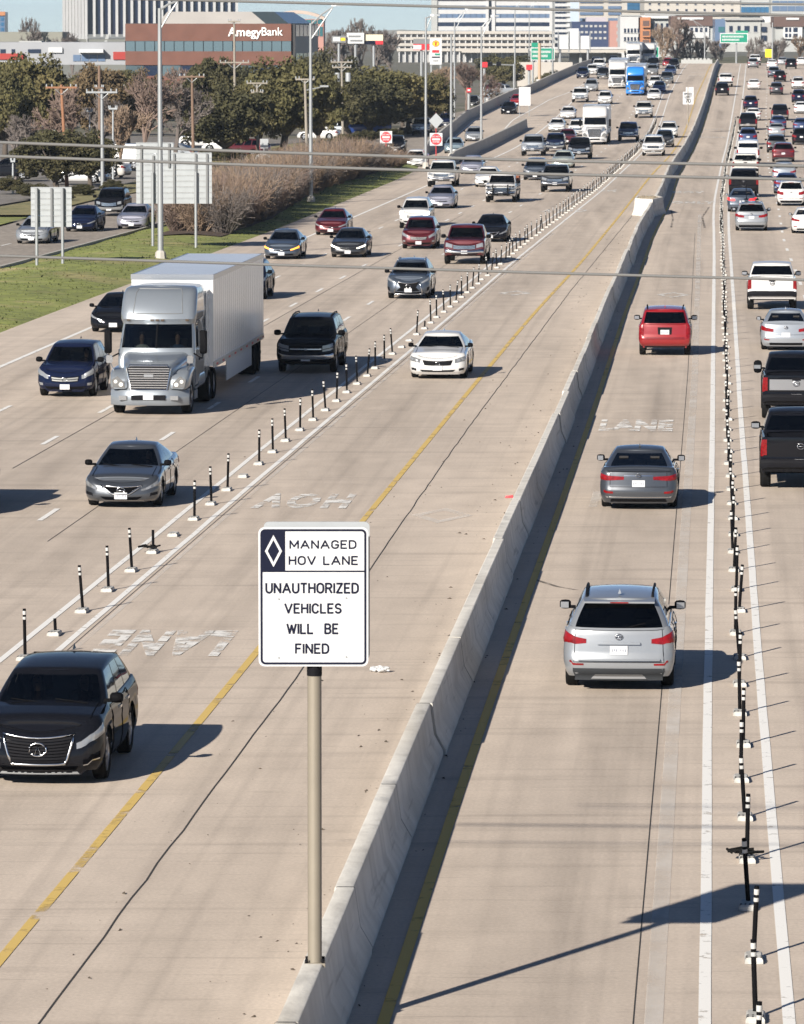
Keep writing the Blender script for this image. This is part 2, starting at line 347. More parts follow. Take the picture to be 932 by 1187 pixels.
# ================================================================== ground and roads
def struct(o): o['kind'] = 'structure'; return o
def sheet(name, ys, cols, zf, m, uvref=None, parent=None, skirt=None):
    v = []; f = []; uv = []
    nc = len(cols(ys[0]))
    for Y in ys:
        for X in cols(Y): v.append((X, Y, zf(X, Y))); uv.append(((X - uvref(Y)) if uvref else X, Y))
    for i in range(len(ys) - 1):
        for k in range(nc - 1): f.append((i * nc + k, i * nc + k + 1, (i + 1) * nc + k + 1, (i + 1) * nc + k))
    if skirt is not None:
        for side in (0, nc - 1):
            b = len(v)
            for i, Y in enumerate(ys):
                p = v[i * nc + side]; v.append((p[0], p[1], skirt)); uv.append(uv[i * nc + side])
            for i in range(len(ys) - 1): f.append((i * nc + side, (i + 1) * nc + side, b + i + 1, b + i))
    me = bpy.data.meshes.new(name); me.from_pydata(v, [], f)
    ul = me.uv_layers.new(name='UVMap')
    for lp in me.loops: ul.data[lp.index].uv = uv[lp.vertex_index]
    o = link(name, me, parent, m); return o
ys_far = list(np.arange(20, 1100, 5.0))
g = MB(); g.add([(-4000, -300, -.3), (4000, -300, -.3), (4000, 9000, -.3), (-4000, 9000, -.3)], [(0, 1, 2, 3)]); ground = struct(g.obj('ground', M_DIRT))
road = struct(sheet('freeway', ys_far, lambda Y: list(np.linspace(c_lb(Y), c_bar(Y), 8)) + list(np.linspace(c_bar(Y) + 1, c_bar(Y) + 42, 12)), lambda X, Y: prof(Y), M_ROAD, c_bar, None, -.35))
c_fR = Curve([(150, -31), (200, -25.6), (257, -19.5), (313.6, -14.3), (345, -12.2), (400, -7.0), (440, -2.0), (465, .6), (481, 1.5), (540, 3.6), (607, 6.8), (689, 13.3), (821, 25.0)])
c_fL = Curve([(150, -40), (200, -35), (297, -24.5), (344, -21.6), (361, -20.6), (420, -12), (470, -7.2), (540, -4.2), (620, 0), (700, 5.5), (821, 15.5)])
frontage = struct(sheet('frontage_road', list(np.arange(150, 825, 6.0)), lambda Y: list(np.linspace(c_fL(Y), c_fR(Y), 6)), lambda X, Y: -.05, M_ASPH, c_fR))
def verge_z(X, Y):
    a, b = c_fR(Y) + .1, c_lb(Y) - .02; t = min(max((X - a) / max(b - a, .1), 0), 1)
    return -.03 + .22 * math.sin(math.pi * t) + .03 * math.sin(X * 1.3 + Y * .4)
verge = struct(sheet('grass_verge', list(np.arange(120, 447, 2.5)), lambda Y: list(np.linspace(c_fR(Y) + .1, max(c_lb(Y) - .02, c_fR(Y) + .4), 14)), verge_z, M_GRASS))
far_verge = struct(sheet('dry_grass_verge', list(np.arange(330, 560, 6.0)), lambda Y: list(np.linspace(c_fL(Y) - 7 - 3 * math.sin(Y * .03), c_fL(Y) - .3, 4)), lambda X, Y: -.02, ground_mat('dry_grass', [(.13, .13, .045), (.22, .19, .085), (.10, .11, .035)], .3, 3)))
near_verge = struct(sheet('kerb_lawn', list(np.arange(230, 330, 6.0)), lambda Y: list(np.linspace(c_fL(Y) - 12, c_fL(Y) - .3, 4)), lambda X, Y: -.02, M_GRASS))
lot = MB(); lot.add([(-75, 330, -.2), (-30, 330, -.2), (-12, 470, -.2), (-8, 560, -.2), (-75, 600, -.2)], [(0, 1, 2, 3, 4)]); struct(lot.obj('parking_lot', ground_mat('lot_asphalt', [(.12, .11, .10), (.17, .155, .14), (.20, .185, .165)], .2, 2)))
k = MB()
for Y in np.arange(150, 478, 4.0):
    a = (c_fR(Y), c_fR(Y + 4)); k.add([(a[0], Y, -.06), (a[0] + .16, Y, -.06), (a[0] + .16, Y, .10), (a[0], Y, .10), (a[1], Y + 4, -.06), (a[1] + .16, Y + 4, -.06), (a[1] + .16, Y + 4, .10), (a[1], Y + 4, .10)], [(0, 1, 2, 3), (0, 4, 7, 3), (3, 7, 6, 2), (1, 5, 6, 2)])
struct(k.obj('kerb', M_CONC2))
def hedge_u(Y): return .10 + .26 * max(0.0, min(1.0, (375 - Y) / 55.0))
mb_ = MB()
for Y in np.arange(292, 436, 4.0):
    q = []
    for yy in (Y, Y + 4):
        w = c_fR(yy) + .2 + (hedge_u(yy) - .05) * (c_lb(yy) - c_fR(yy)); e = w + .46 * (c_lb(yy) - c_fR(yy)); q += [(w, yy, verge_z(w, yy) + .05), ((w + e) / 2, yy, verge_z((w + e) / 2, yy) + .10), (e, yy, verge_z(e, yy) + .04)]
    mb_.add(q, [(0, 1, 4, 3), (1, 2, 5, 4)])
struct(mb_.obj('mulch_bed', M_MULCH))
# blades on the verge
bl = MB()
for i in range(7000):
    Y = 195 + 240 * RNG.random() ** 1.5; a, b = c_fR(Y) + .3, c_lb(Y) - .05; t = RNG.random()
    if Y > 290 and hedge_u(Y) - .06 < t < hedge_u(Y) + .44: continue
    X = a + (b - a) * t; h = .03 + .09 * RNG.random() ** 2; w = .03 + .05 * RNG.random(); an = RNG.random() * math.pi; z = verge_z(X, Y) - .01; lx = (RNG.random() - .5) * .1
    bl.add([(X - w * math.cos(an), Y - w * math.sin(an), z), (X + w * math.cos(an), Y + w * math.sin(an), z), (X + lx, Y + lx, z + h)], [(0, 1, 2)])
o = bl.obj('grass', ground_mat('grass_blades', [(.15, .125, .055), (.07, .085, .022), (.09, .105, .027), (.18, .15, .07)], .12, 2)); o['kind'] = 'stuff'; tag(o, 'short green and straw coloured grass of the verge', 'grass')

# ------------------------------------------------------------------ painted lines, each its own strip on the road
def soft_strip(name, fn, y0, y1, w, m, z):
    n = max(2, int((y1 - y0) / 5) + 1); v = []; al = []
    for Y in np.linspace(y0, y1, n):
        X = fn(Y); zz = prof(Y) + z + max(Y - 300, 0) * 1e-5
        for u, a in ((-.5, 0), (-.22, .8), (0, 1), (.22, .8), (.5, 0)): v.append((X + u * w, Y, zz)); al.append(a)
    me = bpy.data.meshes.new(name); me.from_pydata(v, [], [(5 * i + k, 5 * i + k + 1, 5 * i + k + 6, 5 * i + k + 5) for i in range(n - 1) for k in range(4)])
    at = me.attributes.new('soft', 'FLOAT', 'POINT'); at.data.foreach_set('value', al); return link(name, me, road, m)
def strip(name, fn, y0, y1, w, m, z=.008, step=4.0, jag=0.0):
    n = max(2, int((y1 - y0) / step) + 1); v = []
    for Y in np.linspace(y0, y1, n):
        X = fn(Y); zz = prof(Y) + z + max(Y - 300, 0) * 2e-5; j = (RNG.random() - .5) * jag
        v += [(X - w / 2 + j, Y, zz), (X + w / 2 + j, Y, zz)]
    mb = MB(); mb.add(v, [(2 * i, 2 * i + 1, 2 * i + 3, 2 * i + 2) for i in range(n - 1)])
    return mb.obj(name, m, road)
strip('edge_line', c_out, 90, 935, .13, M_WHITE, jag=.02)
strip('edge_line', c_inn, 90, 935, .13, M_WHITE, jag=.02)
strip('edge_line', c_A, 50, 935, .15, M_WHITE, jag=.01)
strip('edge_line', c_B, 50, 935, .15, M_WHITE, jag=.01)
strip('edge_line', c_edge, 150, 935, .18, M_WHITE)
strip('yellow_edge_line', c_yel, 50, 935, .145, M_YEL)
strip('yellow_edge_line', lambda Y: c_bar(Y) + .78 - .05 * min(max((Y - 62) / 100, 0), 1), 45, 935, .15, M_YEL2)
strip('old_line', lambda Y: c_rjoint(Y) + .24, 48, 330, .22, M_GHOST)
strip('old_line', lambda Y: c_inn(Y) + .28, 92, 300, .10, M_GHOST, .006)
strip('expansion_joint', c_joint, 48, 330, .026, M_JOINT, .005, 1.5, .03)
strip('expansion_joint', c_rjoint, 48, 300, .016, M_JOINT, .005, 2)
strip('expansion_joint', lambda Y: c_inn(Y) + .16, 90, 300, .018, M_JOINT, .0045, 2)
strip('expansion_joint', lambda Y: lane_line(2)(Y) + .35, 140, 330, .03, M_JOINT, .005, 3)
strip('expansion_joint', lambda Y: lane_line(1)(Y) + .9, 120, 330, .02, M_JOINT, .005, 3)
dz = {1: 163.2, 2: 161.7, 3: 161.7}
for kk in (1, 2, 3):
    Y = dz[kk] - 12.2 * 5 - 1.5
    while Y < 930:
        strip('lane_dash', lane_line(kk), Y, Y + 3.1, .14, M_WHITE, .009, 3); Y += 12.2
for kk, d0 in ((1, 0), (2, 3.4)):
    Y = 130
    while Y < 930:
        strip('lane_dash', c_off(c_R1, d0 + (Y - 250) * .0004 * (kk - 1)), Y, Y + 3.1, .15, M_WHITE, .009, 3); Y += 12.2
# exit ramp lines
c_rl = Curve([(440, 3.0), (530, 6.2), (560, 9.0), (607, 9.6), (690, 15.6), (760, 21.6), (830, 27.6), (930, 36)])
strip('edge_line', lambda Y: c_wall(Y) + .9, 500, 900, .15, M_WHITE)
strip('edge_line', lambda Y: c_wall(Y) + .9 + 4.4, 520, 760, .17, M_WHITE)
for Y in np.arange(565, 640, 9.0):                                     # chevrons in the gore
    mbg = MB(); a = c_wall(Y) + 5.6; b = c_edge(Y) - .3
    if b - a > 1: mbg.add([(a, Y, prof(Y) + .013), (b, Y + 4, prof(Y + 4) + .013), (b, Y + 5, prof(Y + 5) + .013), (a, Y + 1, prof(Y + 1) + .013)], [(0, 1, 2, 3)]); mbg.obj('gore_stripe', M_GHOST, road)
for Y in np.arange(235, 470, 12.2):
    mbf = MB(); X = (c_fL(Y) + c_fR(Y)) / 2; X2 = (c_fL(Y + 3) + c_fR(Y + 3)) / 2
    mbf.add([(X - .07, Y, -.035), (X + .07, Y, -.035), (X2 + .07, Y + 3, -.035), (X2 - .07, Y + 3, -.035)], [(0, 1, 2, 3)]); mbf.obj('lane_dash', M_WHITE, frontage)
# oil drip and tyre polish bands along the lanes
for kk in range(4):
    fn = (lambda q: (lambda Y: c_out(Y) + (c_edge(Y) - c_out(Y)) * q))((kk + .5) / 4); soft_strip('oil_stain', fn, 110, 700, 1.5, M_OIL, .004)
    for sd in (-.85, .85): soft_strip('tyre_track', (lambda f_, d_: (lambda Y: f_(Y) + d_))(fn, sd), 110, 500, .8, M_TRACK, .003)
for fn in (lambda Y: (c_inn(Y) + c_yel(Y)) / 2, lambda Y: (c_bar(Y) + .85 + c_A(Y)) / 2, lambda Y: (c_B(Y) + c_R1(Y)) / 2, lambda Y: c_R1(Y) + 1.7):
    soft_strip('oil_stain', fn, 50, 800, 1.4, M_OIL, .004)
    for sd in (-.85, .85): soft_strip('tyre_track', (lambda f_, d_: (lambda Y: f_(Y) + d_))(fn, sd), 50, 500, .8, M_TRACK, .003)
M_WORD = worn_paint('broken_white_paint', (.80, .78, .74), .49, 1.1)
# old words and diamonds in the carpool lanes
def road_text(word, px, py, size, stretch, flip, m, spacing=1.25, bold=.035):
    X, Y = G(px, py); me = text_mesh(word, size, m, 0.0, bold * 1.6, 'CENTER', spacing)
    stretch = stretch / (.7 * size)
    for v in me.vertices: v.co.y *= stretch
    o = link('lane_word', me, road); o.location = (X, Y, prof(Y) + .012)
    o.rotation_euler = (0, 0, -math.atan(c_bar.slope(Y)) + (math.pi if flip else 0)); return o
road_text('LANE', 193, 744, .92, 3.7, True, M_WHITE2, 1.15, .03)
road_text('HOV', 356, 580, .95, 3.6, True, M_WHITE2, 1.25, .03)
road_text('LANE', 737, 494, .85, 3.9, False, M_WORD, 1.05, .03)
road_text('HOV', 735, 580, .9, 3.8, False, M_GHOST)
road_text('ONLY', 655, 244, .9, 3.8, True, M_WHITE2)
road_text('HOV', 697, 221, .9, 4, True, M_WHITE2)
road_text('ONLY', 803, 235, .9, 4, False, M_WHITE2)
road_text('HOV', 797, 223, .9, 4, False, M_WHITE2)
road_text('HOV', 828, 150, .9, 5, False, M_WHITE2)
road_text('LANE', 826, 159, .9, 5, False, M_WHITE2)
road_text('HOV', 810, 84, .9, 6, True, M_WHITE)
road_text('LANE', 808, 88, .9, 6, True, M_WHITE)
def diamond(px, py, hw, hl, m):
    X, Y = G(px, py); a = -math.atan(c_bar.slope(Y)); mb = MB(); out = [(hw, 0), (0, hl), (-hw, 0), (0, -hl)]; t = .62
    inn = [(hw * t, 0), (0, hl * t), (-hw * t, 0), (0, -hl * t)]
    mb.add([(p[0], p[1], 0) for p in out + inn], [(k, (k + 1) % 4, (k + 1) % 4 + 4, k + 4) for k in range(4)])
    mb.obj('lane_diamond', m, road, loc=(X, Y, prof(Y) + .012), rot=(0, 0, a))
diamond(780, 342, .75, 2.4, M_WHITE2); diamond(597, 340, .75, 2.2, M_WHITE2); diamond(512, 598, .75, 2.0, M_GHOST)
for pts in (((700, 545), (716, 556), (734, 548)), ((778, 243), (780, 255), (778, 264)), ((822, 240), (814, 252), (817, 264)), ((620, 672), (645, 680), (668, 684))):   # skid marks
    P = [G(*p) for p in pts]; mb = MB(); mb.add([(p[0] + s * .06, p[1], prof(p[1]) + .006) for p in P for s in (-1, 1)], [(0, 1, 3, 2), (2, 3, 5, 4)]); mb.obj('skid_mark', M_SKID, road)

# ================================================================== concrete median barrier, one part for each cast segment
BP = [(-.31, 0), (-.31, .08), (-.17, .33), (-.105, .80), (-.09, .81), (.09, .81), (.105, .80), (.17, .33), (.31, .08), (.31, 0)]
barrier = thing('median_barrier', 'long pale concrete median barrier between the two carpool lanes', 'barrier', (c_bar(62), 62, 0))
Y = 48.0; seg = 9.14; i = 0
def ring_at(c, Y, jx=0.0, sc=1.0, prf=BP):
    X = c(Y) + jx; s = c.slope(Y); n = math.hypot(1, s)
    w = 1.12 - .32 * min(max((Y - 62) / 100, 0), 1)
    return [(X + p[0] * w / n, Y - p[0] * w * s / n, prof(Y) + p[1] * sc) for p in prf]
while Y < 935:
    jx = (RNG.random() - .5) * .05; sc = 1.05 + (RNG.random() - .5) * .02; mb = MB()
    mb.loft([ring_at(c_bar, yy, jx, sc) for yy in np.linspace(Y, Y + seg - .05, 4)])
    ob = mb.obj('barrier_segment', M_CONC, barrier, angle=35); ob.matrix_parent_inverse = barrier.matrix_world.inverted(); ob.parent = barrier; ob.location = -barrier.location
    ob.matrix_parent_inverse = Matrix.Identity(4)
    if Y < 340:                                                   # open joint, dark sealant showing at the end of the segment
        mb = MB(); mb.loft([[(p[0] + (.004 if k > 4 else -.004), p[1], p[2] + .003 * (p[2] > .7)) for k, p in enumerate(ring_at(c_bar, yy, jx, sc))] for yy in (Y + seg - .05, Y + seg - .012)], closed=False, cap=False)
        oj = mb.obj('joint', M_JOINT, barrier); oj.location = -barrier.location
    Y += seg; i += 1
# wide pedestal cast into the barrier
X, Y = c_bar(332), 332.0
ped = thing('sign_pedestal', 'wide concrete pedestal with gravel filled top bulging from the median barrier', 'pedestal', (X - .35, Y, 0), -math.atan(c_bar.slope(Y)))
mb = MB(); mb.loft([[(x * s, y * s2, z) for x, y in ((-.78, -3.2), (.45, -5.5), (1.05, 0), (.45, 5.5), (-.78, 3.2))] for z, s, s2 in ((0, 1.15, 1.12), (.35, 1, 1), (1.02, .92, .78))], cap=False)
mb.add([(x, y, z) for z, s, s2 in ((1.02, .92, .78), (1.02, .78, .72), (.92, .76, .70)) for x, y in [(a * s, b * s2) for a, b in ((-.78, -3.2), (.45, -5.5), (1.05, 0), (.45, 5.5), (-.78, 3.2))]], [(r * 5 + k, r * 5 + (k + 1) % 5, r * 5 + 5 + (k + 1) % 5, r * 5 + 5 + k) for r in (0, 1) for k in range(5)])
mb.obj('shell', M_CONC, ped)
mb = MB()
for i in range(260):
    x = -.55 + 1.0 * RNG.random(); y = -2.5 + 5 * RNG.random(); r = .04 + .06 * RNG.random(); mb.add([(x - r, y, .97), (x, y - r * 2, .97), (x + r, y, .97), (x, y + r * 2, .97), (x, y, .97 + r)], [(0, 1, 4), (1, 2, 4), (2, 3, 4), (3, 0, 4)])
mb.prism([(-.60, -2.3), (.34, -3.9), (.79, 0), (.34, 3.9), (-.60, 2.3)], .88, .985, 'z'); gf = mb.obj('gravel_fill', mat('gravel', (.30, .25, .18), .95, var=.3, vscale=3), ped); gf['kind'] = 'stuff'
# walls of the exit ramp
WP = [(-.22, -.3), (-.22, .05), (-.12, .86), (.12, .86), (.22, .05), (.22, -.3)]
def wall(name, c, y0, y1, label, h=1.0, taper=True):
    o = thing(name, label, 'wall', (c(y0), y0, prof(y0)))
    Y = y0
    while Y < y1 - 1:
        e = min(Y + 9.1, y1); mb = MB(); rings = []
        for yy in np.linspace(Y, e - .03, 3):
            t = min(1, .45 + (yy - y0) / 14.0) if taper else 1
            rings.append([(c(yy) + p[0], yy, prof(yy) + p[1] * h * (t if p[1] > .1 else 1)) for p in WP])
        mb.loft(rings); ob = mb.obj('wall_segment', M_CONC2, o, angle=35); ob.location = -o.location; Y = e
wall('ramp_wall', c_wall, 481, 930, 'long curved grey concrete parapet wall along the far left exit ramp', 1.25)
wall('island_wall', c_isl, 446, 579, 'short curved concrete wall ending in the gore between ramp and freeway', 1.15)

# ================================================================== lane delineator posts
def delineator_meshes():
    mb = MB(); mb.loft([[(x * a, y * b - .12, z) for x, y in ((-.115, -.30), (.115, -.30), (.115, .22), (.0, .34), (-.115, .22))] for z, a, b in ((.0, 1.0, 1.0), (.05, .97, .98), (.075, .80, .88))])
    base = mb.mesh('base', mat('delineator_base', (.42, .41, .385), .7, var=.35, vscale=7)); out = {'base': base}
    prof_ = lambda z0, z1, r: MB().tube([(0, 0, z0), (0, 0, z1)], r, 10)
    out['post'] = prof_(.05, .93, .031).mesh('post', M_BLACK, angle=40)
    out['stub'] = prof_(.05, .50, .031).mesh('post', M_BLACK, angle=40)
    out['short'] = prof_(.05, .30, .031).mesh('post', M_BLACK, angle=40)
    mbk = mat('band_white', (.42, .42, .41), .5, var=.2, vscale=9)
    out['band1'] = prof_(.82, .89, .034).mesh('reflective_band', mbk, angle=40); out['band2'] = prof_(.73, .78, .034).mesh('reflective_band', mbk, angle=40)
    mb = MB()
    for k in range(8):
        mb.box(-.012, .012, -.02, .02, .06, .078, M=Matrix.Translation((-.09 + .06 * (k % 4), -.36 + .10 * (k // 4), .0)))
    out['bolts'] = mb.mesh('bolts', M_DARK)
    return out
DM = delineator_meshes()
def delineator(X, Y, kind, rz, label, group, tilt):
    name = {'post': 'delineator_post', 'base': 'lane_separator', 'stub': 'delineator_post', 'short': 'delineator_post'}[kind]
    t = thing(name, label, 'delineator', (X, Y, prof(Y) + .004), rz, group)
    link('base', DM['base'], t)
    if Y < 130: link('bolts', DM['bolts'], t)
    if kind != 'base':
        p = link('post', DM[kind], t, rot=tilt)
        if kind == 'post': link('reflective_band', DM['band1'], p); link('reflective_band', DM['band2'], p)
kinds_l = {1: 'short', 4: 'stub', 5: 'stub', 6: 'base', 10: 'base', 23: 'base', 24: 'base', 26: 'short', 38: 'base'}
kinds_l = {0: 'post', 1: 'short', 6: 'base', 5: 'stub', 10: 'base', 24: 'base', 25: 'base', 27: 'short', 37: 'base'}
def desc(kind): return {'post': 'black delineator post with white bands', 'base': 'bare white delineator base missing its post', 'stub': 'broken half height delineator stub', 'short': 'snapped off short delineator stub'}[kind]
Y = 97.6
for i in range(125):
    kd = kinds_l.get(i, 'post'); X = (c_out(Y) + c_inn(Y)) / 2
    lab = ('%s, %s from the near end of the left row' % (desc(kd), ordinal(i + 1))) if i < 60 else 'tiny black delineator post far up the left row'
    delineator(X + .02 * RNG.standard_normal(), Y, kd, -math.atan(c_inn.slope(Y)), lab, 'delineator posts of the left buffer', (.05 * RNG.standard_normal(), .05 * RNG.standard_normal(), 0))
    Y += 3.98
Y = 57.9
for i in range(136):
    kd = 'base' if i in (27, 33, 34, 41) else 'post'; X = (c_A(Y) + c_B(Y)) / 2 + .08 - max(0, min(.06, (Y - 100) * .001))
    lab = ('%s, %s from the near end of the right row' % (desc(kd), ordinal(i + 1))) if i < 60 else 'tiny black delineator post far up the right row'
    delineator(X + .02 * RNG.standard_normal(), Y, kd, -math.atan(c_B.slope(Y)) + .025 * RNG.standard_normal(), lab, 'delineator posts of the right buffer', (.045 * RNG.standard_normal(), .04 * RNG.standard_normal(), 0))
    Y += 3.98
# ================================================================== vehicles: surfaces evaluated from plan outline x height profile
def half_outline(x0, x1, hw, rf, bowf, rr, bowr, nf=8, nc=6, side=None, nr=8):
    """half plan outline from the front centre (x0,0) round the left side (+y) to the rear centre (x1,0)"""
    side = side if side is not None else np.linspace(0, 1, 50)
    p = []
    bf = lambda y: x0 - bowf * (y / hw) ** 2
    br = lambda y: x1 + bowr * (y / hw) ** 2
    for k in range(nf): y = (hw - rf) * k / (nf - 1); p.append((bf(y), y))
    xc = bf(hw - rf) - rf
    for k in range(1, nc + 1): a = k / nc * math.pi / 2; p.append((xc + rf * math.cos(a), hw - rf + rf * math.sin(a)))
    xr = br(hw - rr) + rr
    for t in side[1:]: p.append((xc + (xr - xc) * t, hw))
    for k in range(1, nc + 1): a = k / nc * math.pi / 2; p.append((xr - rr * math.sin(a), hw - rr + rr * math.cos(a)))
    for k in range(1, nr): y = (hw - rr) * (1 - k / (nr - 1)); p.append((br(y), y))
    return np.array(p)
def normals2(p):
    d = np.gradient(p, axis=0); n = np.stack([-d[:, 1] * -1, d[:, 0] * -1], 1)        # outward for front->left->rear travel
    n = np.stack([d[:, 1], -d[:, 0]], 1); n /= np.linalg.norm(n, axis=1)[:, None] + 1e-9
    n[0] = (1, 0); n[-1] = (-1, 0); return n
def itp(pts, x): return float(np.interp(x, [p[0] for p in pts], [p[1] for p in pts]))

class Shell:
    """lower body of a road vehicle"""
    def __init__(s, T):
        s.T = T; s.hw = T['W'] / 2; L = T['L']
        s.o = half_outline(L / 2, -L / 2, s.hw, T.get('rf', .38), T.get('bow', .16), T.get('rr', .28), T.get('bowr', .08), side=np.linspace(0, 1, 64))
        s.n = normals2(s.o); seg = np.linalg.norm(np.diff(s.o, axis=0), axis=1); s.s = np.concatenate([[0], np.cumsum(seg)]); s.len = s.s[-1]
        s.zt = sorted(T['ztop'])
    def zbot(s, x, ny):
        T = s.T; z = T['z0'] + (T.get('zbump', .04) if ny < .5 else 0)
        if ny > .6:
            for xw in (T['xf'], T['xr']):
                Ra = T['Rw'] + T.get('arch', .07); d = abs(x - xw)
                if d < Ra: z = max(z, T['Rw'] + math.sqrt(Ra * Ra - d * d))
        return z
    def pt(s, sv, v, off=0.0, absz=None):
        sg = 1 if sv >= 0 else -1; a = min(abs(sv), s.len)
        x = np.interp(a, s.s, s.o[:, 0]); y = np.interp(a, s.s, s.o[:, 1]); nx = np.interp(a, s.s, s.n[:, 0]); ny = np.interp(a, s.s, s.n[:, 1])
        nn = math.hypot(nx, ny) or 1; nx /= nn; ny /= nn
        zt = itp(s.zt, x); zb = s.zbot(x, ny); z0 = s.T['z0']
        z = zb + (zt - zb) * v if absz is None else absz
        h = min(max((z - z0) / (zt - z0), 0), 1)
        w = ny * ny
        e = itp(s.T['ff'] if nx > 0 else s.T['fr'], h); ins = w * itp(s.T['fs'], h) + (1 - w) * e - off
        return (float(x - nx * ins), float(sg * (y - ny * ins)), float(z))
    def body(s, mb):
        nv = 15; rows = []; full = list(-s.s[::-1]) + list(s.s[1:])
        for k in range(nv): rows.append([s.pt(q, k / (nv - 1)) for q in full])
        mb.loft(rows, closed=True if False else False, cap=False)
        T = s.T; top = [s.pt(q, 1.0) for q in s.s]; K = 8; grid = []
        bed = T.get('bed')
        for p in top:
            y = p[1]; cr = T.get('crown', .045) * (abs(y) / s.hw) ** 2
            grid.append([(p[0], y * (1 - 2 * k / K), p[2] + cr * (1 - (1 - 2 * k / K) ** 2)) for k in range(K + 1)])
        if not bed: mb.loft(grid, closed=False, cap=False)
        else:
            idx = [i for i, p in enumerate(top) if p[0] >= bed[1]]; mb.loft([grid[i] for i in idx], closed=False, cap=False)
            xi0, xi1, yi = top[-1][0] + .10, bed[1] - .05, s.hw - .17; rest = [i for i in range(len(top)) if i >= idx[-1]]
            ring = [(top[i][0], top[i][1], top[i][2]) for i in rest] + [(top[i][0], -top[i][1], top[i][2]) for i in rest[::-1][1:]]
            inn = [(min(max(p[0], xi0), xi1), min(max(p[1], -yi), yi), p[2]) for p in ring]; low = [(p[0], p[1], bed[0]) for p in inn]
            mb.loft([ring, inn, low], closed=False, cap=False)
            zr = ring[0][2]; mb.add([(xi0, -yi, bed[0]), (xi1, -yi, bed[0]), (xi1, yi, bed[0]), (xi0, yi, bed[0])], [(0, 1, 2, 3)])
            mb.add([(xi1, -yi, bed[0]), (xi1, yi, bed[0]), (xi1, yi, zr), (xi1, -yi, zr)], [(0, 1, 2, 3)])
            mb.add([(xi1, -s.hw + .09, zr), (xi1, s.hw - .09, zr), (bed[1] + .1, s.hw - .09, zr), (bed[1] + .1, -s.hw + .09, zr)], [(0, 1, 2, 3)])
        return mb
    def patch(s, corners, na=8, nb=3, off=.008, skirt=.02):
        """corners (s,v): inner-low, outer-low, outer-high, inner-high on the skin; thick slightly proud panel"""
        A, B, C, D = [np.array(c, float) for c in corners]; rows = []
        for j in range(nb + 1):
            t = j / nb; r = []
            for i in range(na + 1):
                u = i / na; p = (A * (1 - u) + B * u) * (1 - t) + (D * (1 - u) + C * u) * t; r.append(p)
            rows.append(r)
        mb = MB(); mb.loft([[s.pt(p[0], p[1], off) for p in r] for r in rows], closed=False, cap=False)
        edge = rows[0] + [r[-1] for r in rows[1:]] + rows[-1][::-1][1:] + [r[0] for r in rows[1:-1]][::-1]
        mb.loft([[s.pt(p[0], p[1], off) for p in edge], [s.pt(p[0], p[1], -skirt) for p in edge]], closed=True, cap=False)
        return mb
    def s_of_x(s, x):                              # arc length of a place on the side
        m = s.n[:, 1] > .9; i = np.where(m)[0]; xs = s.o[i, 0]; return float(np.interp(-x, -xs, s.s[i]))

class House:
    """stack of plan outlines: cabin of a car or cab of a truck. levels: (z, x_front, x_rear, halfwidth, rf, bowf, rr, bowr)"""
    def __init__(s, levels, side, zfun=None):
        s.side = np.array(side); s.rows = []; s.nf = 7; s.nc = 3
        for (z, x0, x1, hw, rf, bf, rr, br) in levels:
            o = half_outline(x0, x1, hw, rf, bf, rr, br, nf=s.nf, nc=s.nc, side=s.side, nr=7)
            s.rows.append([(p[0], p[1], z if zfun is None or z > 0 else zfun(p[0])) for p in o])
        s.N = len(s.rows[0]); s.i_side0 = s.nf + s.nc - 1; s.i_side1 = s.i_side0 + len(side) - 1; s.i_rear = s.i_side1 + s.nc
    def P(s, r, i, off=0.0):
        sg = 1 if i >= 0 else -1; i = abs(i); p = Vector(s.rows[r][i]); 
        if off:
            a = Vector(s.rows[r][min(i + 1, s.N - 1)]); b = Vector(s.rows[r][max(i - 1, 0)]); d = (a - b); n = Vector((d.y, -d.x, 0)).normalized(); p = p + n * off
        return (p.x, sg * p.y, p.z)
    def faces(s, mb, skip=(), r0=0, r1=None):
        r1 = r1 if r1 is not None else len(s.rows) - 1; ids = list(range(-(s.N - 1), s.N))
        for r in range(r0, r1):
            for a, b in zip(ids[:-1], ids[1:]):
                if any(k[0] <= r < k[1] and ((k[2] <= a and b <= k[3]) or (k[4] and k[2] <= -b and -a <= k[3])) for k in skip): continue
                mb.add([s.P(r, a), s.P(r, b), s.P(r + 1, b), s.P(r + 1, a)], [(0, 1, 2, 3)])
        return mb
    def cap(s, mb, crown=.04, K=8, bottom=False):
        g = []
        for p in s.rows[0 if bottom else -1]:
            c = crown * min(1, abs(p[1]) / .4); g.append([(p[0], p[1] * (1 - 2 * k / K), p[2] + c * (1 - (1 - 2 * k / K) ** 2)) for k in range(K + 1)])
        mb.loft(g, closed=False, cap=False); return mb
    def pane(s, r0, r1, i0, i1, off=.002):
        mb = MB(); mb.loft([[s.P(r, i, off) for i in range(i0, i1 + 1)] for r in range(r0, r1 + 1)], closed=False, cap=False); return mb
    def si(s, f): return s.i_side0 + int(np.argmin(abs(s.side - f)))

def weld(me, d=.0008):
    bm = bmesh.new(); bm.from_mesh(me); bmesh.ops.remove_doubles(bm, verts=bm.verts, dist=d); bmesh.ops.recalc_face_normals(bm, faces=bm.faces)
    for f in bm.faces: f.smooth = True
    for e in bm.edges:
        if len(e.link_faces) == 2 and e.calc_face_angle(0) > R(38): e.smooth = False
    bm.to_mesh(me); bm.free(); me.update(); return me

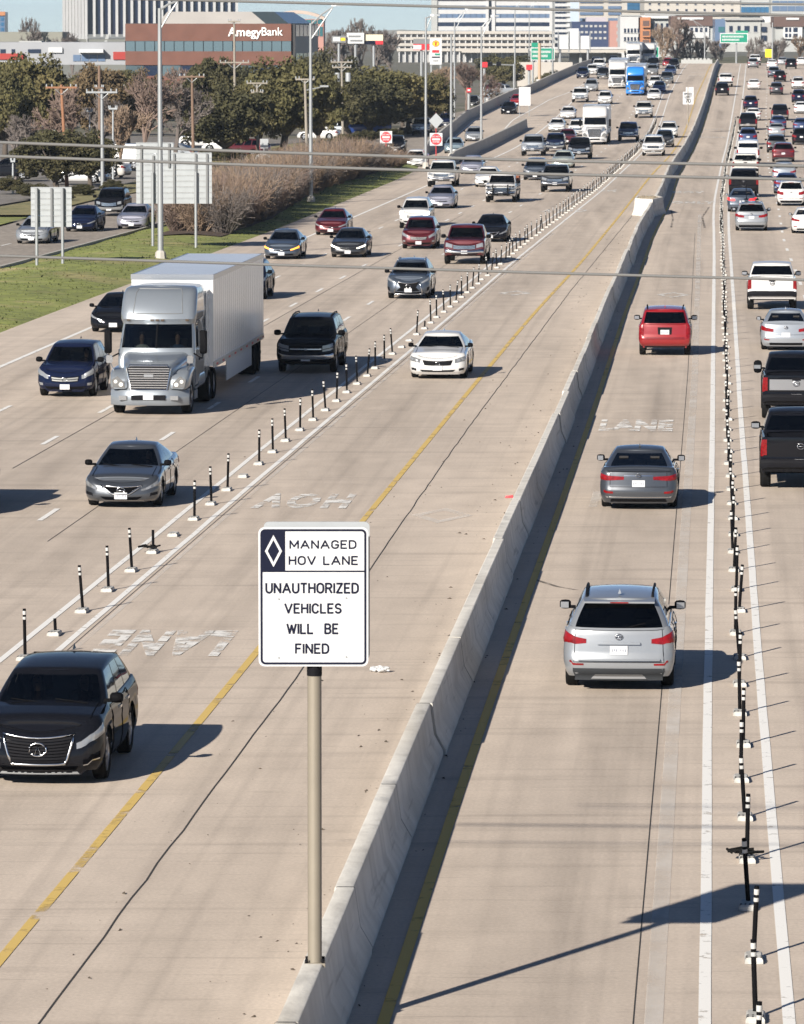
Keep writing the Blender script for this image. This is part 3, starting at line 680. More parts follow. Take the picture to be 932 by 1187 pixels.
WHEELS = {}
def wheel_meshes(Rw, width=.22, spokes=5, steel=False):
    key = (Rw, width, spokes, steel)
    if key in WHEELS: return WHEELS[key]
    def lathe(pr, n=28):
        mb = MB(); mb.loft([[(r * math.cos(2 * math.pi * k / n), y, r * math.sin(2 * math.pi * k / n)) for k in range(n)] for r, y in pr], cap=False); return mb
    w = width / 2; ri = Rw * .68
    ty = lathe([(ri, -w * .8), (Rw * .86, -w), (Rw * .96, -w * .9), (Rw, -w * .6), (Rw, w * .6), (Rw * .96, w * .9), (Rw * .86, w), (ri, w * .8), (ri, -w * .8)]).mesh('tyre', M_RUBBER, angle=50)
    mb = lathe([(ri, w * .8), (ri * .93, w * .85), (ri * .90, w * .5), (ri * .9, -w * .3)])
    for k in range(spokes):
        a = 2 * math.pi * k / spokes; M = Matrix.Rotation(a, 4, 'Y'); mb.box(.0, ri * .94, w * .45, w * .8, -ri * (.16 if not steel else .3), ri * (.16 if not steel else .3), M=M)
    mb.tube([(0, w * .4, 0), (0, w * .9, 0)], ri * .25, 12)
    rim = mb.mesh('rim', M_ALU, angle=40)
    bk = MB().tube([(0, -w * .1, 0), (0, w * .1, 0)], ri * .9, 18).mesh('brake_disc', M_DARK)
    WHEELS[key] = (ty, rim, bk); return WHEELS[key]

class Spec:
    def __init__(s): s.parts = []; s.half = 2.4; s.halfr = 2.4
    def add(s, name, me, lod=0, loc=None, rot=None, paint=False, subs=(), label=None):
        s.parts.append(dict(name=name, me=me, lod=lod, loc=loc, rot=rot, paint=paint, subs=subs, label=label)); return s
def put(spec, name, label, cat, X, Y, rz, pt, group, lod, z=None, pitch=0.0):
    t = thing(name, label, cat, (X, Y, prof(Y) if z is None else z), rz, group); t.rotation_euler = (0, pitch, rz)
    for p in spec.parts:
        if p['lod'] > lod: continue
        o = link(p['name'], p['me'], t, None, p['loc'], p['rot'])
        if p['paint']: o.material_slots[0].link = 'OBJECT'; o.material_slots[0].material = pt
        if p['label']: o['label'] = p['label']
        for sname, sme, slod, spaint in p['subs']:
            if slod <= lod:
                q = link(sname, sme, o)
                if spaint: q.material_slots[0].link = 'OBJECT'; q.material_slots[0].material = pt
    return t

FS = [(0, .09), (.10, .035), (.30, .0), (.55, .0), (.66, .012), (.74, .0), (.90, .03), (1, .085)]
FF = [(0, .14), (.12, .03), (.30, .0), (.5, .015), (.78, .05), (.92, .11), (1, .24)]
FRS = [(0, .15), (.12, .03), (.36, .0), (.48, .03), (.8, .06), (.94, .08), (1, .15)]
FRU = [(0, .14), (.10, .03), (.36, .0), (.46, .05), (.7, .07), (.95, .10), (1, .12)]
P0 = paint('silver')
def car_spec(T):
    T.setdefault('fs', FS); T.setdefault('ff', FF); T.setdefault('fr', FRS); T.setdefault('z0', .2)
    S = Shell(T); sp = Spec(); sp.half = T['L'] / 2; sp.halfr = T['L'] / 2
    hw = T['W'] / 2
    # cabin
    xc, xr, xh, xrt, zr, wb, wt = T['cab']
    belt = lambda x: itp(S.zt, x) - .035
    vs = [0, .07, .22, .4, .58, .76, .92, 1.0]; lv = []
    side = np.array(sorted(set([0, 1] + [a for w in T['win'] for a in w] + list(np.linspace(0, 1, 9)))))
    H = House([(1, xc, xr, wb, .16, .16, .18, .07)], side); rows = []
    bo = half_outline(xc, xr, wb, .16, T.get('wbow', .20), T.get('crad', .20), .06, nf=7, nc=3, side=side, nr=7); to = half_outline(xh, xrt, wt, .13, .09, .15, .04, nf=7, nc=3, side=side, nr=7)
    for v in vs:
        r = []
        for p, q in zip(bo, to):
            zb = belt(p[0]); e = 1 + .10 * math.sin(math.pi * v) * (1 - (v * .4)) * .35
            x = p[0] + (q[0] - p[0]) * v; y = (p[1] + (q[1] - p[1]) * v ** 1.25); zq = zr - .07 * ((q[0] - (xh + xrt) / 2) / max((xh - xrt) / 2, .1)) ** 2; z = zb + (zq - zb) * (v ** .96)
            r.append((x, y, z))
        rows.append(r)
    rt = []
    for q in to: rt.append((q[0] * .0 + q[0] - .05 * np.sign(q[0] - (xh + xrt) / 2) * min(1, abs(q[0] - (xh + xrt) / 2)), q[1] * .93, zr + .03 - .07 * ((q[0] - (xh + xrt) / 2) / max((xh - xrt) / 2, .1)) ** 2))
    rows.append(rt); H.rows = rows; H.N = len(bo); H.i_side0 = 7 + 3 - 1; H.i_side1 = H.i_side0 + len(side) - 1
    iw = 7; skip = [(1, 6, -iw, iw, False)]; N = H.N; ir = N - 1 - 7
    rear0 = T.get('rearwin', (1, 6)); skip.append((rear0[0], rear0[1], ir, N - 1, True))
    for a, b in T['win']: skip.append((1, 6, H.si(a), H.si(b), True))
    mb = MB(); S.body(mb); H.faces(mb, skip); H.cap(mb, T.get('roofcrown', .035))
    sp.add('body', weld(mb.mesh('body', P0)), paint=True)
    mb = MB(); mb.box(-T['L'] / 2 + .25, T['L'] / 2 - .3, -hw + .27, hw - .27, T['z0'] + .0, T['Rw'] + .42); sp.add('underbody', mb.mesh('underbody', M_BLACK))
    sp.add('windshield', H.pane(1, 6, -iw, iw).mesh('windshield', M_GLASS, True))
    rg = MB(); rr_ = list(range(ir, N)); ids = rr_ + [-k for k in rr_[::-1][1:]]
    rg.loft([[H.P(r, i, .002) for i in ids] for r in range(rear0[0], rear0[1] + 1)], closed=False, cap=False); sp.add('rear_window', rg.mesh('rear_window', T.get('rglass', M_TINT), True))
    for a, b in T['win']:
        for sg in (1, -1):
            mb = MB(); i0, i1 = H.si(a), H.si(b); mb.loft([[H.P(r, sg * i, .002) for i in range(i0, i1 + 1)] for r in range(1, 7)], closed=False, cap=False); sp.add('side_window', mb.mesh('side_window', T.get('sglass', M_TINT), True))
    # wheels
    for xw in (T['xf'], T['xr']):
        for sg in (1, -1):
            ty, rim, bk = wheel_meshes(T['Rw'], T.get('tw', .23), T.get('spokes', 5))
            sp.add('wheel', ty, loc=(xw, sg * (hw - .135), T['Rw']), rot=(0, 0, 0 if sg > 0 else math.pi), subs=(('rim', rim, 0, False), ('brake_disc', bk, 2, False)))
    # doors with handles
    for x0, x1 in T.get('doors', ()):
        for sg in (1, -1):
            s0, s1 = S.s_of_x(x0) * sg, S.s_of_x(x1) * sg; d = S.patch([(s0, .09), (s1, .09), (s1, .95), (s0, .95)], 8, 8, .004, .02)
            xm = x0 + (x1 - x0) * .84; a = Vector(S.pt(S.s_of_x(xm) * sg, 0, .0, itp(S.zt, xm) - .16)); hb = MB(); hb.box(a.x - .10, a.x + .10, a.y - .012 * sg, a.y + .028 * sg, a.z - .02, a.z + .02)
            sm_ = MB(); pth = [S.pt(s0, q, .006) for q in np.linspace(.09, .95, 9)] + [S.pt(s0 + (s1 - s0) * q, .95, .006) for q in (.33, .66)] + [S.pt(s1, q, .006) for q in np.linspace(.95, .09, 9)] + [S.pt(s1 + (s0 - s1) * q, .09, .006) for q in (.33, .66)]
            sm_.tube(pth + pth[:1], .0055, 4, cap=False)
            sp.add('door', weld(d.mesh('door', P0)), paint=True, subs=(('door_seam', sm_.mesh('door_seam', M_BLACK), 1, False), ('handle', hb.mesh('handle', M_CHROME if T.get('chromeh') else P0), 1, not T.get('chromeh')),), lod=1)
    # mirrors
    for sg in (1, -1):
        xm = xc - .22 + T.get('mx', 0); zm = belt(xm) + .11; mb = MB(); ms = T.get('mirror', 1.0) * .92
        rings = []
        for t, sc in ((0, .55), (.15, .9), (.5, 1), (.85, .9), (1, .6)):
            rings.append([(xm + .10 * sc * math.cos(a) * ms + .02, sg * (wb + .06 + .20 * t * ms), zm + .085 * sc * math.sin(a) * ms * T.get('mirh', 1)) for a in np.linspace(0, 2 * math.pi, 13)[:-1]])
        mb.loft(rings); mb.box(xm - .03, xm + .05, sg * (wb - .04), sg * (wb + .14), zm - .07, zm - .02)
        gl = MB(); gl.box(xm - .10 * ms, xm - .085 * ms, sg * (wb + .10), sg * (wb + .24 * ms), zm - .055, zm + .055)
        sp.add('mirror', mb.mesh('mirror', M_BLACK if T.get('mirblack', True) else P0, angle=50), paint=not T.get('mirblack', True), subs=(('mirror_glass', gl.mesh('mirror_glass', M_ALU), 1, False),))
    # lamps and fascia parts; s,h on the skin
    def both(name, corners, m, na=8, nb=3, off=.008, lod=0, subs=()):
        for sg in (1, -1):
            ss = []
            for sn, sc, sm, so_ in subs: ss.append((sn, S.patch([(a * sg, b) for a, b in sc], 4, 3, so_).mesh(sn, sm, angle=50), 1, False))
            sp.add(name, S.patch([(a * sg, b) for a, b in corners], na, nb, off).mesh(name, m, angle=50), lod, subs=tuple(ss))
    def mid(name, corners, m, na=12, nb=4, off=.008, lod=0, subs=(), pnt=False): sp.add(name, S.patch(corners, na, nb, off).mesh(name, m, angle=50), lod, subs=subs, paint=pnt)
    RL = S.len
    for e in T.get('parts', ()):
        kind, where, name, c, m = e[:5]; kw = e[5] if len(e) > 5 else {}
        c2 = [((RL - a) if where == 'r' else a, b) for a, b in c]
        if kind == 'both': both(name, c2, m, **kw)
        else:
            w0 = c[0][0]; w1 = c[1][0]                       # given as half widths low, high
            if where == 'f': cc = [(-c[0][0], c[0][1]), (c[0][0], c[0][1]), (c[1][0], c[1][1]), (-c[1][0], c[1][1])]; mid(name, cc, m, **kw)
            else:
                mb = MB(); rows = []; na, nb = 12, 4; off = kw.get('off', .008)
                for j in range(nb + 1):
                    t = j / nb; w = c[0][0] * (1 - t) + c[1][0] * t; h = c[0][1] * (1 - t) + c[1][1] * t
                    rows.append([S.pt((RL - abs(w * u)) * (1 if u >= 0 else -1), h, off) for u in np.linspace(-1, 1, na + 1)])
                mb.loft(rows, closed=False, cap=False); mb.loft([rows[0], [(p[0] + .03, p[1], p[2]) for p in rows[0]]], closed=False, cap=False); mb.loft([rows[-1], [(p[0] + .03, p[1], p[2]) for p in rows[-1]]], closed=False, cap=False)
                sp.add(name, mb.mesh(name, m, angle=50), kw.get('lod', 0), paint=kw.get('pnt', False))
    # plates
    for wh in ('f', 'r'):
        h = T.get('plate_' + wh, .3 if wh == 'f' else .55)
        if h is None: continue
        p = Vector(S.pt(0 if wh == 'f' else RL, h)); d = 1 if wh == 'f' else -1; mb = MB(); mb.box(p.x - .01, p.x + .022 * d, -.155, .155, p.z - .08, p.z + .08)
        tx = MB()
        for k, yy in enumerate(np.linspace(-.115, .115, 7)):
            if k == 3: continue
            tx.box(p.x + .0225 * d, p.x + .026 * d, yy - .007, yy + .009, p.z - .03 + .006 * (k % 3), p.z + .02)
        sp.add('license_plate', mb.mesh('license_plate', M_PLATE), 0, subs=(('plate_characters', tx.mesh('plate_characters', M_PLATETXT), 2, False),))
    # grille bars
    if 'bars' in T:
        n, wlo, wup, h0, h1, m = T['bars']; mb = MB()
        for k in range(n):
            t = (k + .5) / n; w = wlo + (wup - wlo) * t; h = h0 + (h1 - h0) * t; dh = .32 * (h1 - h0) / n
            rows = [[S.pt(q, h + j * dh, .022 if j else .022) for q in np.linspace(-w, w, 11)] for j in (-1, 1)]; mb.loft(rows, closed=False, cap=False)
            mb.loft([rows[1], [S.pt(q, h + dh, -.01) for q in np.linspace(-w, w, 11)]], closed=False, cap=False)
        sp.add('grille_bars', mb.mesh('grille_bars', m), 0)
    if 'frame' in T:                                            # bright frame round the grille
        wlo, wup, h0, h1, m = T['frame']; pts = [(-wlo, h0), (wlo, h0), (wup, h1), (-wup, h1)]; path = []
        for a, b in zip(pts, pts[1:] + pts[:1]):
            for u in np.linspace(0, 1, 7)[:-1]: path.append(S.pt(a[0] + (b[0] - a[0]) * u, a[1] + (b[1] - a[1]) * u, .018))
        mb = MB(); mb.tube(path + [path[0], path[1]], .022, 6, cap=False); sp.add('grille_frame', mb.mesh('grille_frame', m, True))
    if T.get('emblem_f'):
        h, r = T['emblem_f'][:2]; p = Vector(S.pt(0, h)); mb = MB(); yy = T['emblem_f'][2] if len(T['emblem_f']) > 2 else 'ring'
        el = lambda rx, rz, a: (p.x + .035, rx * math.cos(a), p.z + rz * math.sin(a))
        mb.tube([el(r * 1.35, r, a) for a in np.linspace(0, 2 * math.pi, 19)], r * .17, 5, cap=False)
        if yy == 'bar': mb.box(p.x + .02, p.x + .05, -r * 1.5, r * 1.5, p.z - r * .22, p.z + r * .22)
        if yy == 'road': mb.tube([(p.x + .035, -r * .55, p.z - r), (p.x + .035, 0, p.z + r * .55), (p.x + .035, r * .55, p.z - r)], r * .15, 5)
        sp.add('emblem', mb.mesh('emblem', M_CHROME, True), 1)
    if T.get('emblem_r'):
        h, r = T['emblem_r'][:2]; p = Vector(S.pt(RL, h)); mb = MB()
        mb.tube([(p.x - .035, r * 1.3 * math.cos(a), p.z + r * math.sin(a)) for a in np.linspace(0, 2 * math.pi, 19)], r * .18, 5, cap=False); mb.box(p.x - .04, p.x, -r * 1.2, r * 1.2, p.z - r * .15, p.z + r * .15)
        sp.add('emblem', mb.mesh('emblem', M_CHROME, True), 1)
    if T.get('rails') and True:
        for sg in (1, -1):
            mb = MB(); y = wt * .90; mb.tube([(xh - .30, sg * y, zr - .01), (xh - .5, sg * y, zr + .045), ((xh + xrt) / 2, sg * y, zr + .075), (xrt + .45, sg * y * .98, zr + .045), (xrt + .25, sg * y * .98, zr - .01)], .024, 6); sp.add('roof_rail', mb.mesh('roof_rail', T['rails'], True), 1)
    if T.get('spoiler'):
        mb = MB(); x1 = xrt - .10; mb.loft([[(x, y, z) for x, z in ((xrt + .28, zr - .005), (x1, zr - .055), (x1, zr - .085), (xrt + .2, zr - .06))] for y in np.linspace(-wt * .94, wt * .94, 7)]); sp.add('spoiler', mb.mesh('spoiler', P0), paint=True)
        mb = MB(); mb.box(x1 - .012, x1, -.16, .16, zr - .083, zr - .062); sp.add('brake_light', mb.mesh('brake_light', M_RED), 1)
        mb = MB(); q = Vector(H.P(2, N - 1)); q2 = Vector(H.P(2, N - 4)); mb.tube([(q.x - .03, -.02, q.z - .1), (q2.x - .05, -q2.y - .15, q2.z + .02)], .013, 5); sp.add('rear_wiper', mb.mesh('rear_wiper', M_BLACK), 2)
    if T.get('fin', True):
        mb = MB(); xx = xrt + .32; mb.add([(xx + .1, 0, zr + .05), (xx - .08, .03, zr + .05), (xx - .08, -.03, zr + .05), (xx - .07, 0, zr + .14)], [(0, 1, 3), (0, 3, 2), (1, 2, 3)]); sp.add('antenna', mb.mesh('antenna', P0), 1, paint=True)
    if T.get('claddding'): pass
    # shut lines of the hood and of the tail
    mb = MB(); yv = wb - .12; mb.tube([S.pt(s_, .985, .004) for s_ in np.linspace(-.72, .72, 15)], .006, 4)
    for sg in (1, -1): mb.tube([(x, sg * (yv + .02), itp(S.zt, x) + T.get('crown', .045) * .32 + .002) for x in np.linspace(xc + .02, T['L'] / 2 - .32, 7)], .006, 4)
    sp.add('hood_seam', mb.mesh('hood_seam', M_BLACK), 1)
    if not T.get('bed'):
        w_ = .70 if T['fr'] is FRS else .80; hb_, ht_ = (.50, .97) if T['fr'] is FRS else (.36, .98); mb = MB()
        mb.tube([S.pt(sg_ * (RL - w_), q, .004) for sg_, q in [(1, ht_ - (ht_ - hb_) * k / 6) for k in range(7)]] + [S.pt((RL - abs(w_ * u)) * (1 if u > 0 else -1), hb_, .004) for u in np.linspace(.9, -.9, 10)] + [S.pt(-(RL - w_), hb_ + (ht_ - hb_) * k / 6, .004) for k in range(7)], .006, 4)
        sp.add('tail_seam', mb.mesh('tail_seam', M_BLACK), 1)
    # front wipers
    mb = MB()
    for sg in (.35, -.35): a = Vector(H.P(1, 2)); mb.tube([(xc + .06, sg + .28, belt(xc) + .05), (xc - .08, sg - .25, belt(xc) + .10)], .012, 5)
    sp.add('wiper', mb.mesh('wiper', M_BLACK), 2)
    # interior
    zs = T['z0'] + .35
    mb = MB(); mb.box(xh + .12, xc - .28, -wb + .12, wb - .12, belt(xc) - .25, belt(xc) - .02); sp.add('dashboard', mb.mesh('dashboard', M_INT), 1)
    mb = MB(); mb.tube([(xh + .05 + .09 * math.sin(a) * .4, .38 + .18 * math.cos(a), belt(xc) - .02 + .18 * math.sin(a)) for a in np.linspace(0, 2 * math.pi, 15)], .016, 5, cap=False); sp.add('steering_wheel', mb.mesh('steering_wheel', M_BLACK), 1)
    for row, xs in enumerate(T.get('seats', (xh - .55, xh - 1.45))):
        for sg in (.38, -.38):
            mb = MB(); mb.loft([[(xs - .10 * t - .07 + .14 * a, sg + .25 * b * w, zs + .55 * t + .0) for a, b in ((0, -1), (1, -.8), (1, .8), (0, 1))] for t, w in ((0, 1), (.5, 1), (.95, .85), (1.0, .6))]); mb.box(xs - .17, xs - .06, sg - .11, sg + .11, zs + .57, zs + .70); mb.box(xs - .05, xs + .45, sg - .25, sg + .25, zs - .12, zs)
            sp.add('seat', mb.mesh('seat', M_SEAT, angle=50), 1)
    sp.T = T; sp.S = S; sp.H = H; return sp

SEDZ = [(2.43, .62), (2.30, .72), (2.0, .79), (1.5, .86), (1.0, .93), (.2, .955), (-1.0, .985), (-1.7, 1.02), (-2.2, 1.03), (-2.43, .98)]
def hl(a, b, lo_i, hi_i, lo_o, hi_o): return [(a, lo_i), (b, lo_o), (b, hi_o), (a, hi_i)]
def sedan(**k):
    T = dict(zbump=-.02, L=4.86, W=1.84, z0=.18, Rw=.33, xf=1.43, xr=-1.40, ztop=SEDZ, cab=(1.12, -1.98, .22, -1.02, 1.385, .83, .585), crad=.28,
             win=((.05, .44), (.48, .80)), doors=((.95, -.15), (-.19, -1.05)), plate_f=.30, plate_r=.60, rf=.42, bow=.20, bowr=.10, sglass=M_TINT, mirror=.95)
    T.update(k); return T
HB = ('headlight_bulb', M_LAMPIN)
SPEC = {}
SPEC['altima'] = car_spec(sedan(parts=(
    ('both', 'f', 'headlight', hl(.50, 1.12, .54, .62, .66, .92), M_LAMPD, dict(subs=(('projector', hl(.62, .76, .58, .68, .60, .72), M_LENS, .014), ('projector', hl(.84, 1.0, .64, .78, .68, .84), M_LENS, .014)))),
    ('mid', 'f', 'grille', ((.26, .42), (.46, .82)), M_MESH), ('mid', 'f', 'lower_intake', ((.40, .10), (.52, .26)), M_MESH),
    ('both', 'f', 'fog_lamp', hl(.72, .95, .25, .38, .28, .40), M_DARK), ('mid', 'f', 'bumper_lip', ((.62, .03), (.56, .08)), M_CHROME),
    ('both', 'r', 'tail_light', hl(.45, 1.15, .66, .80, .70, .90), M_RED), ('mid', 'r', 'bumper_trim', ((.7, .06), (.7, .18)), M_DARK)),
    frame=(.20, .52, .42, .80, M_CHROME), emblem_f=(.62, .075, 'bar'), plate_f=.34))
SPEC['charger'] = car_spec(sedan(L=5.04, W=1.90, ztop=[(2.52, .70), (2.44, .80), (2.2, .86), (1.5, .92), (1.0, .98), (.2, .99), (-1.0, 1.01), (-1.7, 1.06), (-2.3, 1.05), (-2.52, 1.0)], cab=(1.08, -2.0, .25, -1.15, 1.40, .85, .60), bow=.12, rf=.36, Rw=.36, parts=(
    ('both', 'f', 'headlight', hl(.58, 1.02, .64, .86, .66, .88), M_LAMPD, dict(subs=(('projector', hl(.66, .78, .69, .83, .69, .83), M_LENS, .014), ('projector', hl(.84, .97, .70, .83, .70, .84), M_LENS, .014)))),
    ('mid', 'f', 'grille', ((.44, .54), (.52, .82)), M_BLACK), ('mid', 'f', 'lower_intake', ((.52, .16), (.60, .27)), M_DARK), ('both', 'f', 'fog_lamp', hl(.72, .92, .20, .32, .20, .32), M_DARK),
    ('both', 'r', 'tail_light', hl(.2, 1.0, .70, .86, .70, .88), M_RED)), emblem_f=(.68, .05, 'road'), bars=(2, .44, .5, .56, .80, M_DARK), plate_f=.40))
SPEC['es_sedan'] = car_spec(sedan(L=4.97, W=1.87, cab=(1.15, -2.02, .22, -1.05, 1.375, .84, .60), rearwin=(1, 6), rglass=M_TINT, parts=(
    ('both', 'f', 'headlight', hl(.50, 1.08, .68, .78, .76, .88), M_LENS), ('mid', 'f', 'grille', ((.50, .12), (.34, .74)), M_BLACK),
    ('both', 'r', 'tail_light', hl(.36, 1.06, .71, .80, .66, .84), M_RED), ('mid', 'r', 'trunk_lip', ((.80, .955), (.80, .985)), P0, dict(off=.05, pnt=True)), ('mid', 'r', 'light_bar', ((.36, .815), (.36, .84)), M_CHROME),
    ('mid', 'r', 'diffuser', ((.72, .04), (.66, .15)), M_DARK), ('both', 'r', 'bumper_reflector', hl(.62, .86, .30, .36, .31, .38), M_RED), ('mid', 'r', 'chrome_trim', ((.80, .18), (.84, .205)), M_CHROME)),
    plate_r=.60, emblem_r=(.84, .045), mirror=1.05))
SPEC['compact'] = car_spec(sedan(L=4.62, W=1.80, parts=(
    ('both', 'f', 'headlight', hl(.46, 1.02, .62, .72, .72, .87), M_LENS), ('mid', 'f', 'grille', ((.48, .58), (.44, .72)), M_DARK), ('mid', 'f', 'lower_intake', ((.58, .10), (.62, .28)), M_DARK),
    ('both', 'r', 'tail_light', hl(.46, 1.06, .62, .74, .66, .86), M_RED), ('mid', 'r', 'bumper_trim', ((.6, .05), (.6, .16)), M_DARK), ('both', 'r', 'bumper_reflector', hl(.6, .8, .26, .31, .26, .32), M_RED)), emblem_f=(.70, .055), emblem_r=(.82, .05), plate_r=.50,
    ztop=[(2.31, .60), (2.2, .70), (1.9, .78), (1.4, .86), (.95, .93), (.2, .955), (-1.0, .99), (-1.7, 1.03), (-2.1, 1.05), (-2.31, 1.0)], xf=1.38, xr=-1.32, cab=(1.05, -1.92, .18, -1.05, 1.39, .81, .57)))
SPEC['electric'] = car_spec(sedan(L=4.69, W=1.85, cab=(1.28, -2.05, .28, -.95, 1.375, .83, .57), win=((.05, .42), (.46, .84)), parts=(
    ('both', 'f', 'headlight', hl(.52, 1.05, .70, .79, .78, .92), M_LENS), ('mid', 'f', 'lower_intake', ((.60, .08), (.66, .24)), M_DARK), ('both', 'r', 'tail_light', hl(.45, 1.05, .68, .8, .7, .86), M_RED)), plate_f=.36,
    ztop=[(2.345, .56), (2.25, .66), (2.0, .75), (1.5, .86), (1.0, .93), (.2, .95), (-1.0, .98), (-1.7, 1.03), (-2.1, 1.06), (-2.345, 1.02)]))
SUVZ = [(2.45, .80), (2.36, .92), (2.1, 1.00), (1.6, 1.06), (1.15, 1.10), (.2, 1.10), (-1.5, 1.13), (-2.3, 1.16), (-2.45, 1.12)]
def suv(**k):
    T = dict(zbump=-.07, L=4.90, W=1.94, z0=.27, Rw=.37, xf=1.46, xr=-1.43, ztop=SUVZ, fr=FRU, cab=(1.24, -2.36, .42, -2.02, 1.62, .875, .69), crad=.22, win=((.05, .36), (.40, .68), (.71, .93)),
             doors=((1.0, -.1), (-.14, -1.05)), plate_f=.26, plate_r=.66, rf=.42, bow=.18, bowr=.07, rails=M_DARK, spoiler=True, mirror=1.1, seats=(-.15, -1.05))
    T.update(k); return T
SPEC['luxury_suv'] = car_spec(suv(z0=.24, cab=(1.28, -2.40, .42, -2.05, 1.60, .885, .70), L=5.08, W=1.97, ztop=[(2.54, .84), (2.44, .97), (2.2, 1.05), (1.6, 1.12), (1.2, 1.15), (.2, 1.12), (-1.5, 1.15), (-2.4, 1.18), (-2.54, 1.12)], xf=1.50, xr=-1.45, Rw=.39, spokes=7, chromeh=True, rails=None, parts=(
    ('both', 'f', 'headlight', hl(.60, 1.20, .56, .68, .70, .88), M_LENS, dict(subs=(('projector', hl(.72, .84, .62, .71, .64, .73), M_LENS, .014), ('projector', hl(.90, 1.10, .66, .78, .70, .83), M_LENS, .014)))),
    ('mid', 'f', 'grille', ((.44, .28), (.54, .86)), M_MESH, dict(off=.006)), ('mid', 'f', 'lower_intake', ((.58, .05), (.62, .20)), M_MESH), ('both', 'f', 'fog_lamp', hl(.70, 1.02, .20, .32, .24, .38), M_MESH, dict(subs=(('fog_trim', hl(.70, 1.0, .205, .225, .235, .26), M_CHROME, .02),))),
    ('mid', 'f', 'skid_plate', ((.66, .02), (.62, .07)), M_GREYTRIM), ('both', 'r', 'tail_light', hl(.4, 1.1, .62, .76, .64, .82), M_RED)),
    frame=(.42, .57, .27, .87, M_CHROME), emblem_f=(.62, .10, 'road'), bars=(8, .43, .53, .30, .84, M_DARK), plate_f=None))
SPEC['family_suv'] = car_spec(suv(L=5.0, W=1.96, cab=(1.24, -2.42, .42, -2.08, 1.63, .885, .665), xf=1.48, xr=-1.42, rails=M_DARK, fin=True, parts=(
    ('both', 'f', 'headlight', hl(.52, 1.14, .66, .76, .76, .9), M_LENS), ('mid', 'f', 'grille', ((.30, .45), (.46, .78)), M_DARK), ('mid', 'f', 'lower_intake', ((.55, .08), (.6, .25)), M_DARK),
    ('both', 'r', 'tail_light', hl(.58, 1.16, .72, .80, .66, .91), M_RED, dict(subs=(('reversing_lamp', hl(.59, .70, .725, .795, .71, .82), M_LENS, .013),))), ('mid', 'r', 'bumper_trim', ((.84, .0), (.82, .24)), mat('bumper_grey', (.035, .038, .042), .7, spec=.03)), ('mid', 'r', 'skid_plate', ((.50, .03), (.42, .12)), M_GREYTRIM, dict(off=.03)),
    ('mid', 'r', 'plate_recess', ((.30, .50), (.36, .68)), P0, dict(off=-.02, pnt=True)), ('mid', 'r', 'chrome_trim', ((.38, .70), (.38, .74)), P0, dict(off=.045, pnt=True)), ('both', 'r', 'bumper_reflector', hl(.62, .88, .30, .335, .30, .34), M_RED), ('mid', 'r', 'step_pad', ((.72, .40), (.72, .43)), P0, dict(off=.05, pnt=True))),
    emblem_r=(.85, .048), plate_r=.59, frame=(.24, .48, .45, .78, M_CHROME), emblem_f=(.62, .075, 'bar')))
SPEC['crossover'] = car_spec(suv(L=4.55, W=1.82, z0=.25, Rw=.35, xf=1.32, xr=-1.30, ztop=[(2.275, .78), (2.18, .90), (1.95, .97), (1.5, 1.02), (1.1, 1.06), (.2, 1.06), (-1.4, 1.10), (-2.1, 1.13), (-2.275, 1.08)], cab=(1.22, -2.18, .40, -1.86, 1.60, .82, .64), rails=None, doors=((.95, -.1), (-.14, -.95)), parts=(
    ('both', 'f', 'headlight', hl(.54, 1.06, .60, .78, .68, .92), M_LENS), ('mid', 'f', 'grille', ((.42, .50), (.47, .76)), M_MESH), ('mid', 'f', 'lower_intake', ((.60, .06), (.66, .26)), M_DARK), ('both', 'f', 'fog_lamp', hl(.72, .9, .2, .32, .2, .33), M_LENS),
    ('both', 'r', 'tail_light', hl(.5, 1.06, .60, .80, .62, .88), M_RED), ('mid', 'r', 'bumper_trim', ((.74, .02), (.72, .20)), M_DARK), ('both', 'r', 'bumper_reflector', hl(.55, .8, .33, .37, .33, .37), M_RED)), emblem_f=(.64, .06), emblem_r=(.80, .05), bars=(2, .40, .44, .52, .74, M_GREYTRIM)))
SPEC['lexus_suv'] = car_spec(suv(L=4.68, W=1.86, z0=.25, Rw=.37, xf=1.36, xr=-1.30, ztop=[(2.34, .78), (2.25, .92), (2.0, 1.0), (1.5, 1.05), (1.1, 1.08), (.2, 1.07), (-1.4, 1.12), (-2.15, 1.15), (-2.34, 1.10)], cab=(1.18, -2.24, .34, -1.80, 1.60, .84, .64), rails=M_ALU, doors=((.95, -.1), (-.14, -.98)), parts=(
    ('both', 'f', 'headlight', hl(.58, 1.10, .70, .80, .80, .94), M_LENS), ('mid', 'f', 'grille', ((.62, .06), (.34, .52)), M_BLACK), ('mid', 'f', 'upper_grille', ((.34, .52), (.50, .84)), M_BLACK), ('both', 'f', 'fog_lamp', hl(.84, 1.02, .14, .36, .2, .40), M_DARK),
    ('both', 'r', 'tail_light', hl(.42, 1.08, .64, .78, .66, .86), M_RED), ('mid', 'r', 'bumper_trim', ((.76, .02), (.74, .18)), M_DARK), ('mid', 'r', 'light_bar', ((.5, .76), (.5, .79)), M_CHROME)), frame=(.62, .50, .06, .84, M_CHROME), emblem_f=(.60, .075), emblem_r=(.86, .05), plate_f=.34))
BIGZ = [(2.75, .98), (2.70, 1.08), (2.45, 1.14), (1.7, 1.19), (1.35, 1.22), (.2, 1.22), (-1.5, 1.24), (-2.6, 1.25), (-2.75, 1.22)]
BOXF = [(0, .12), (.12, .02), (.30, .0), (.42, .0), (.46, .05), (.9, .06), (1, .14)]
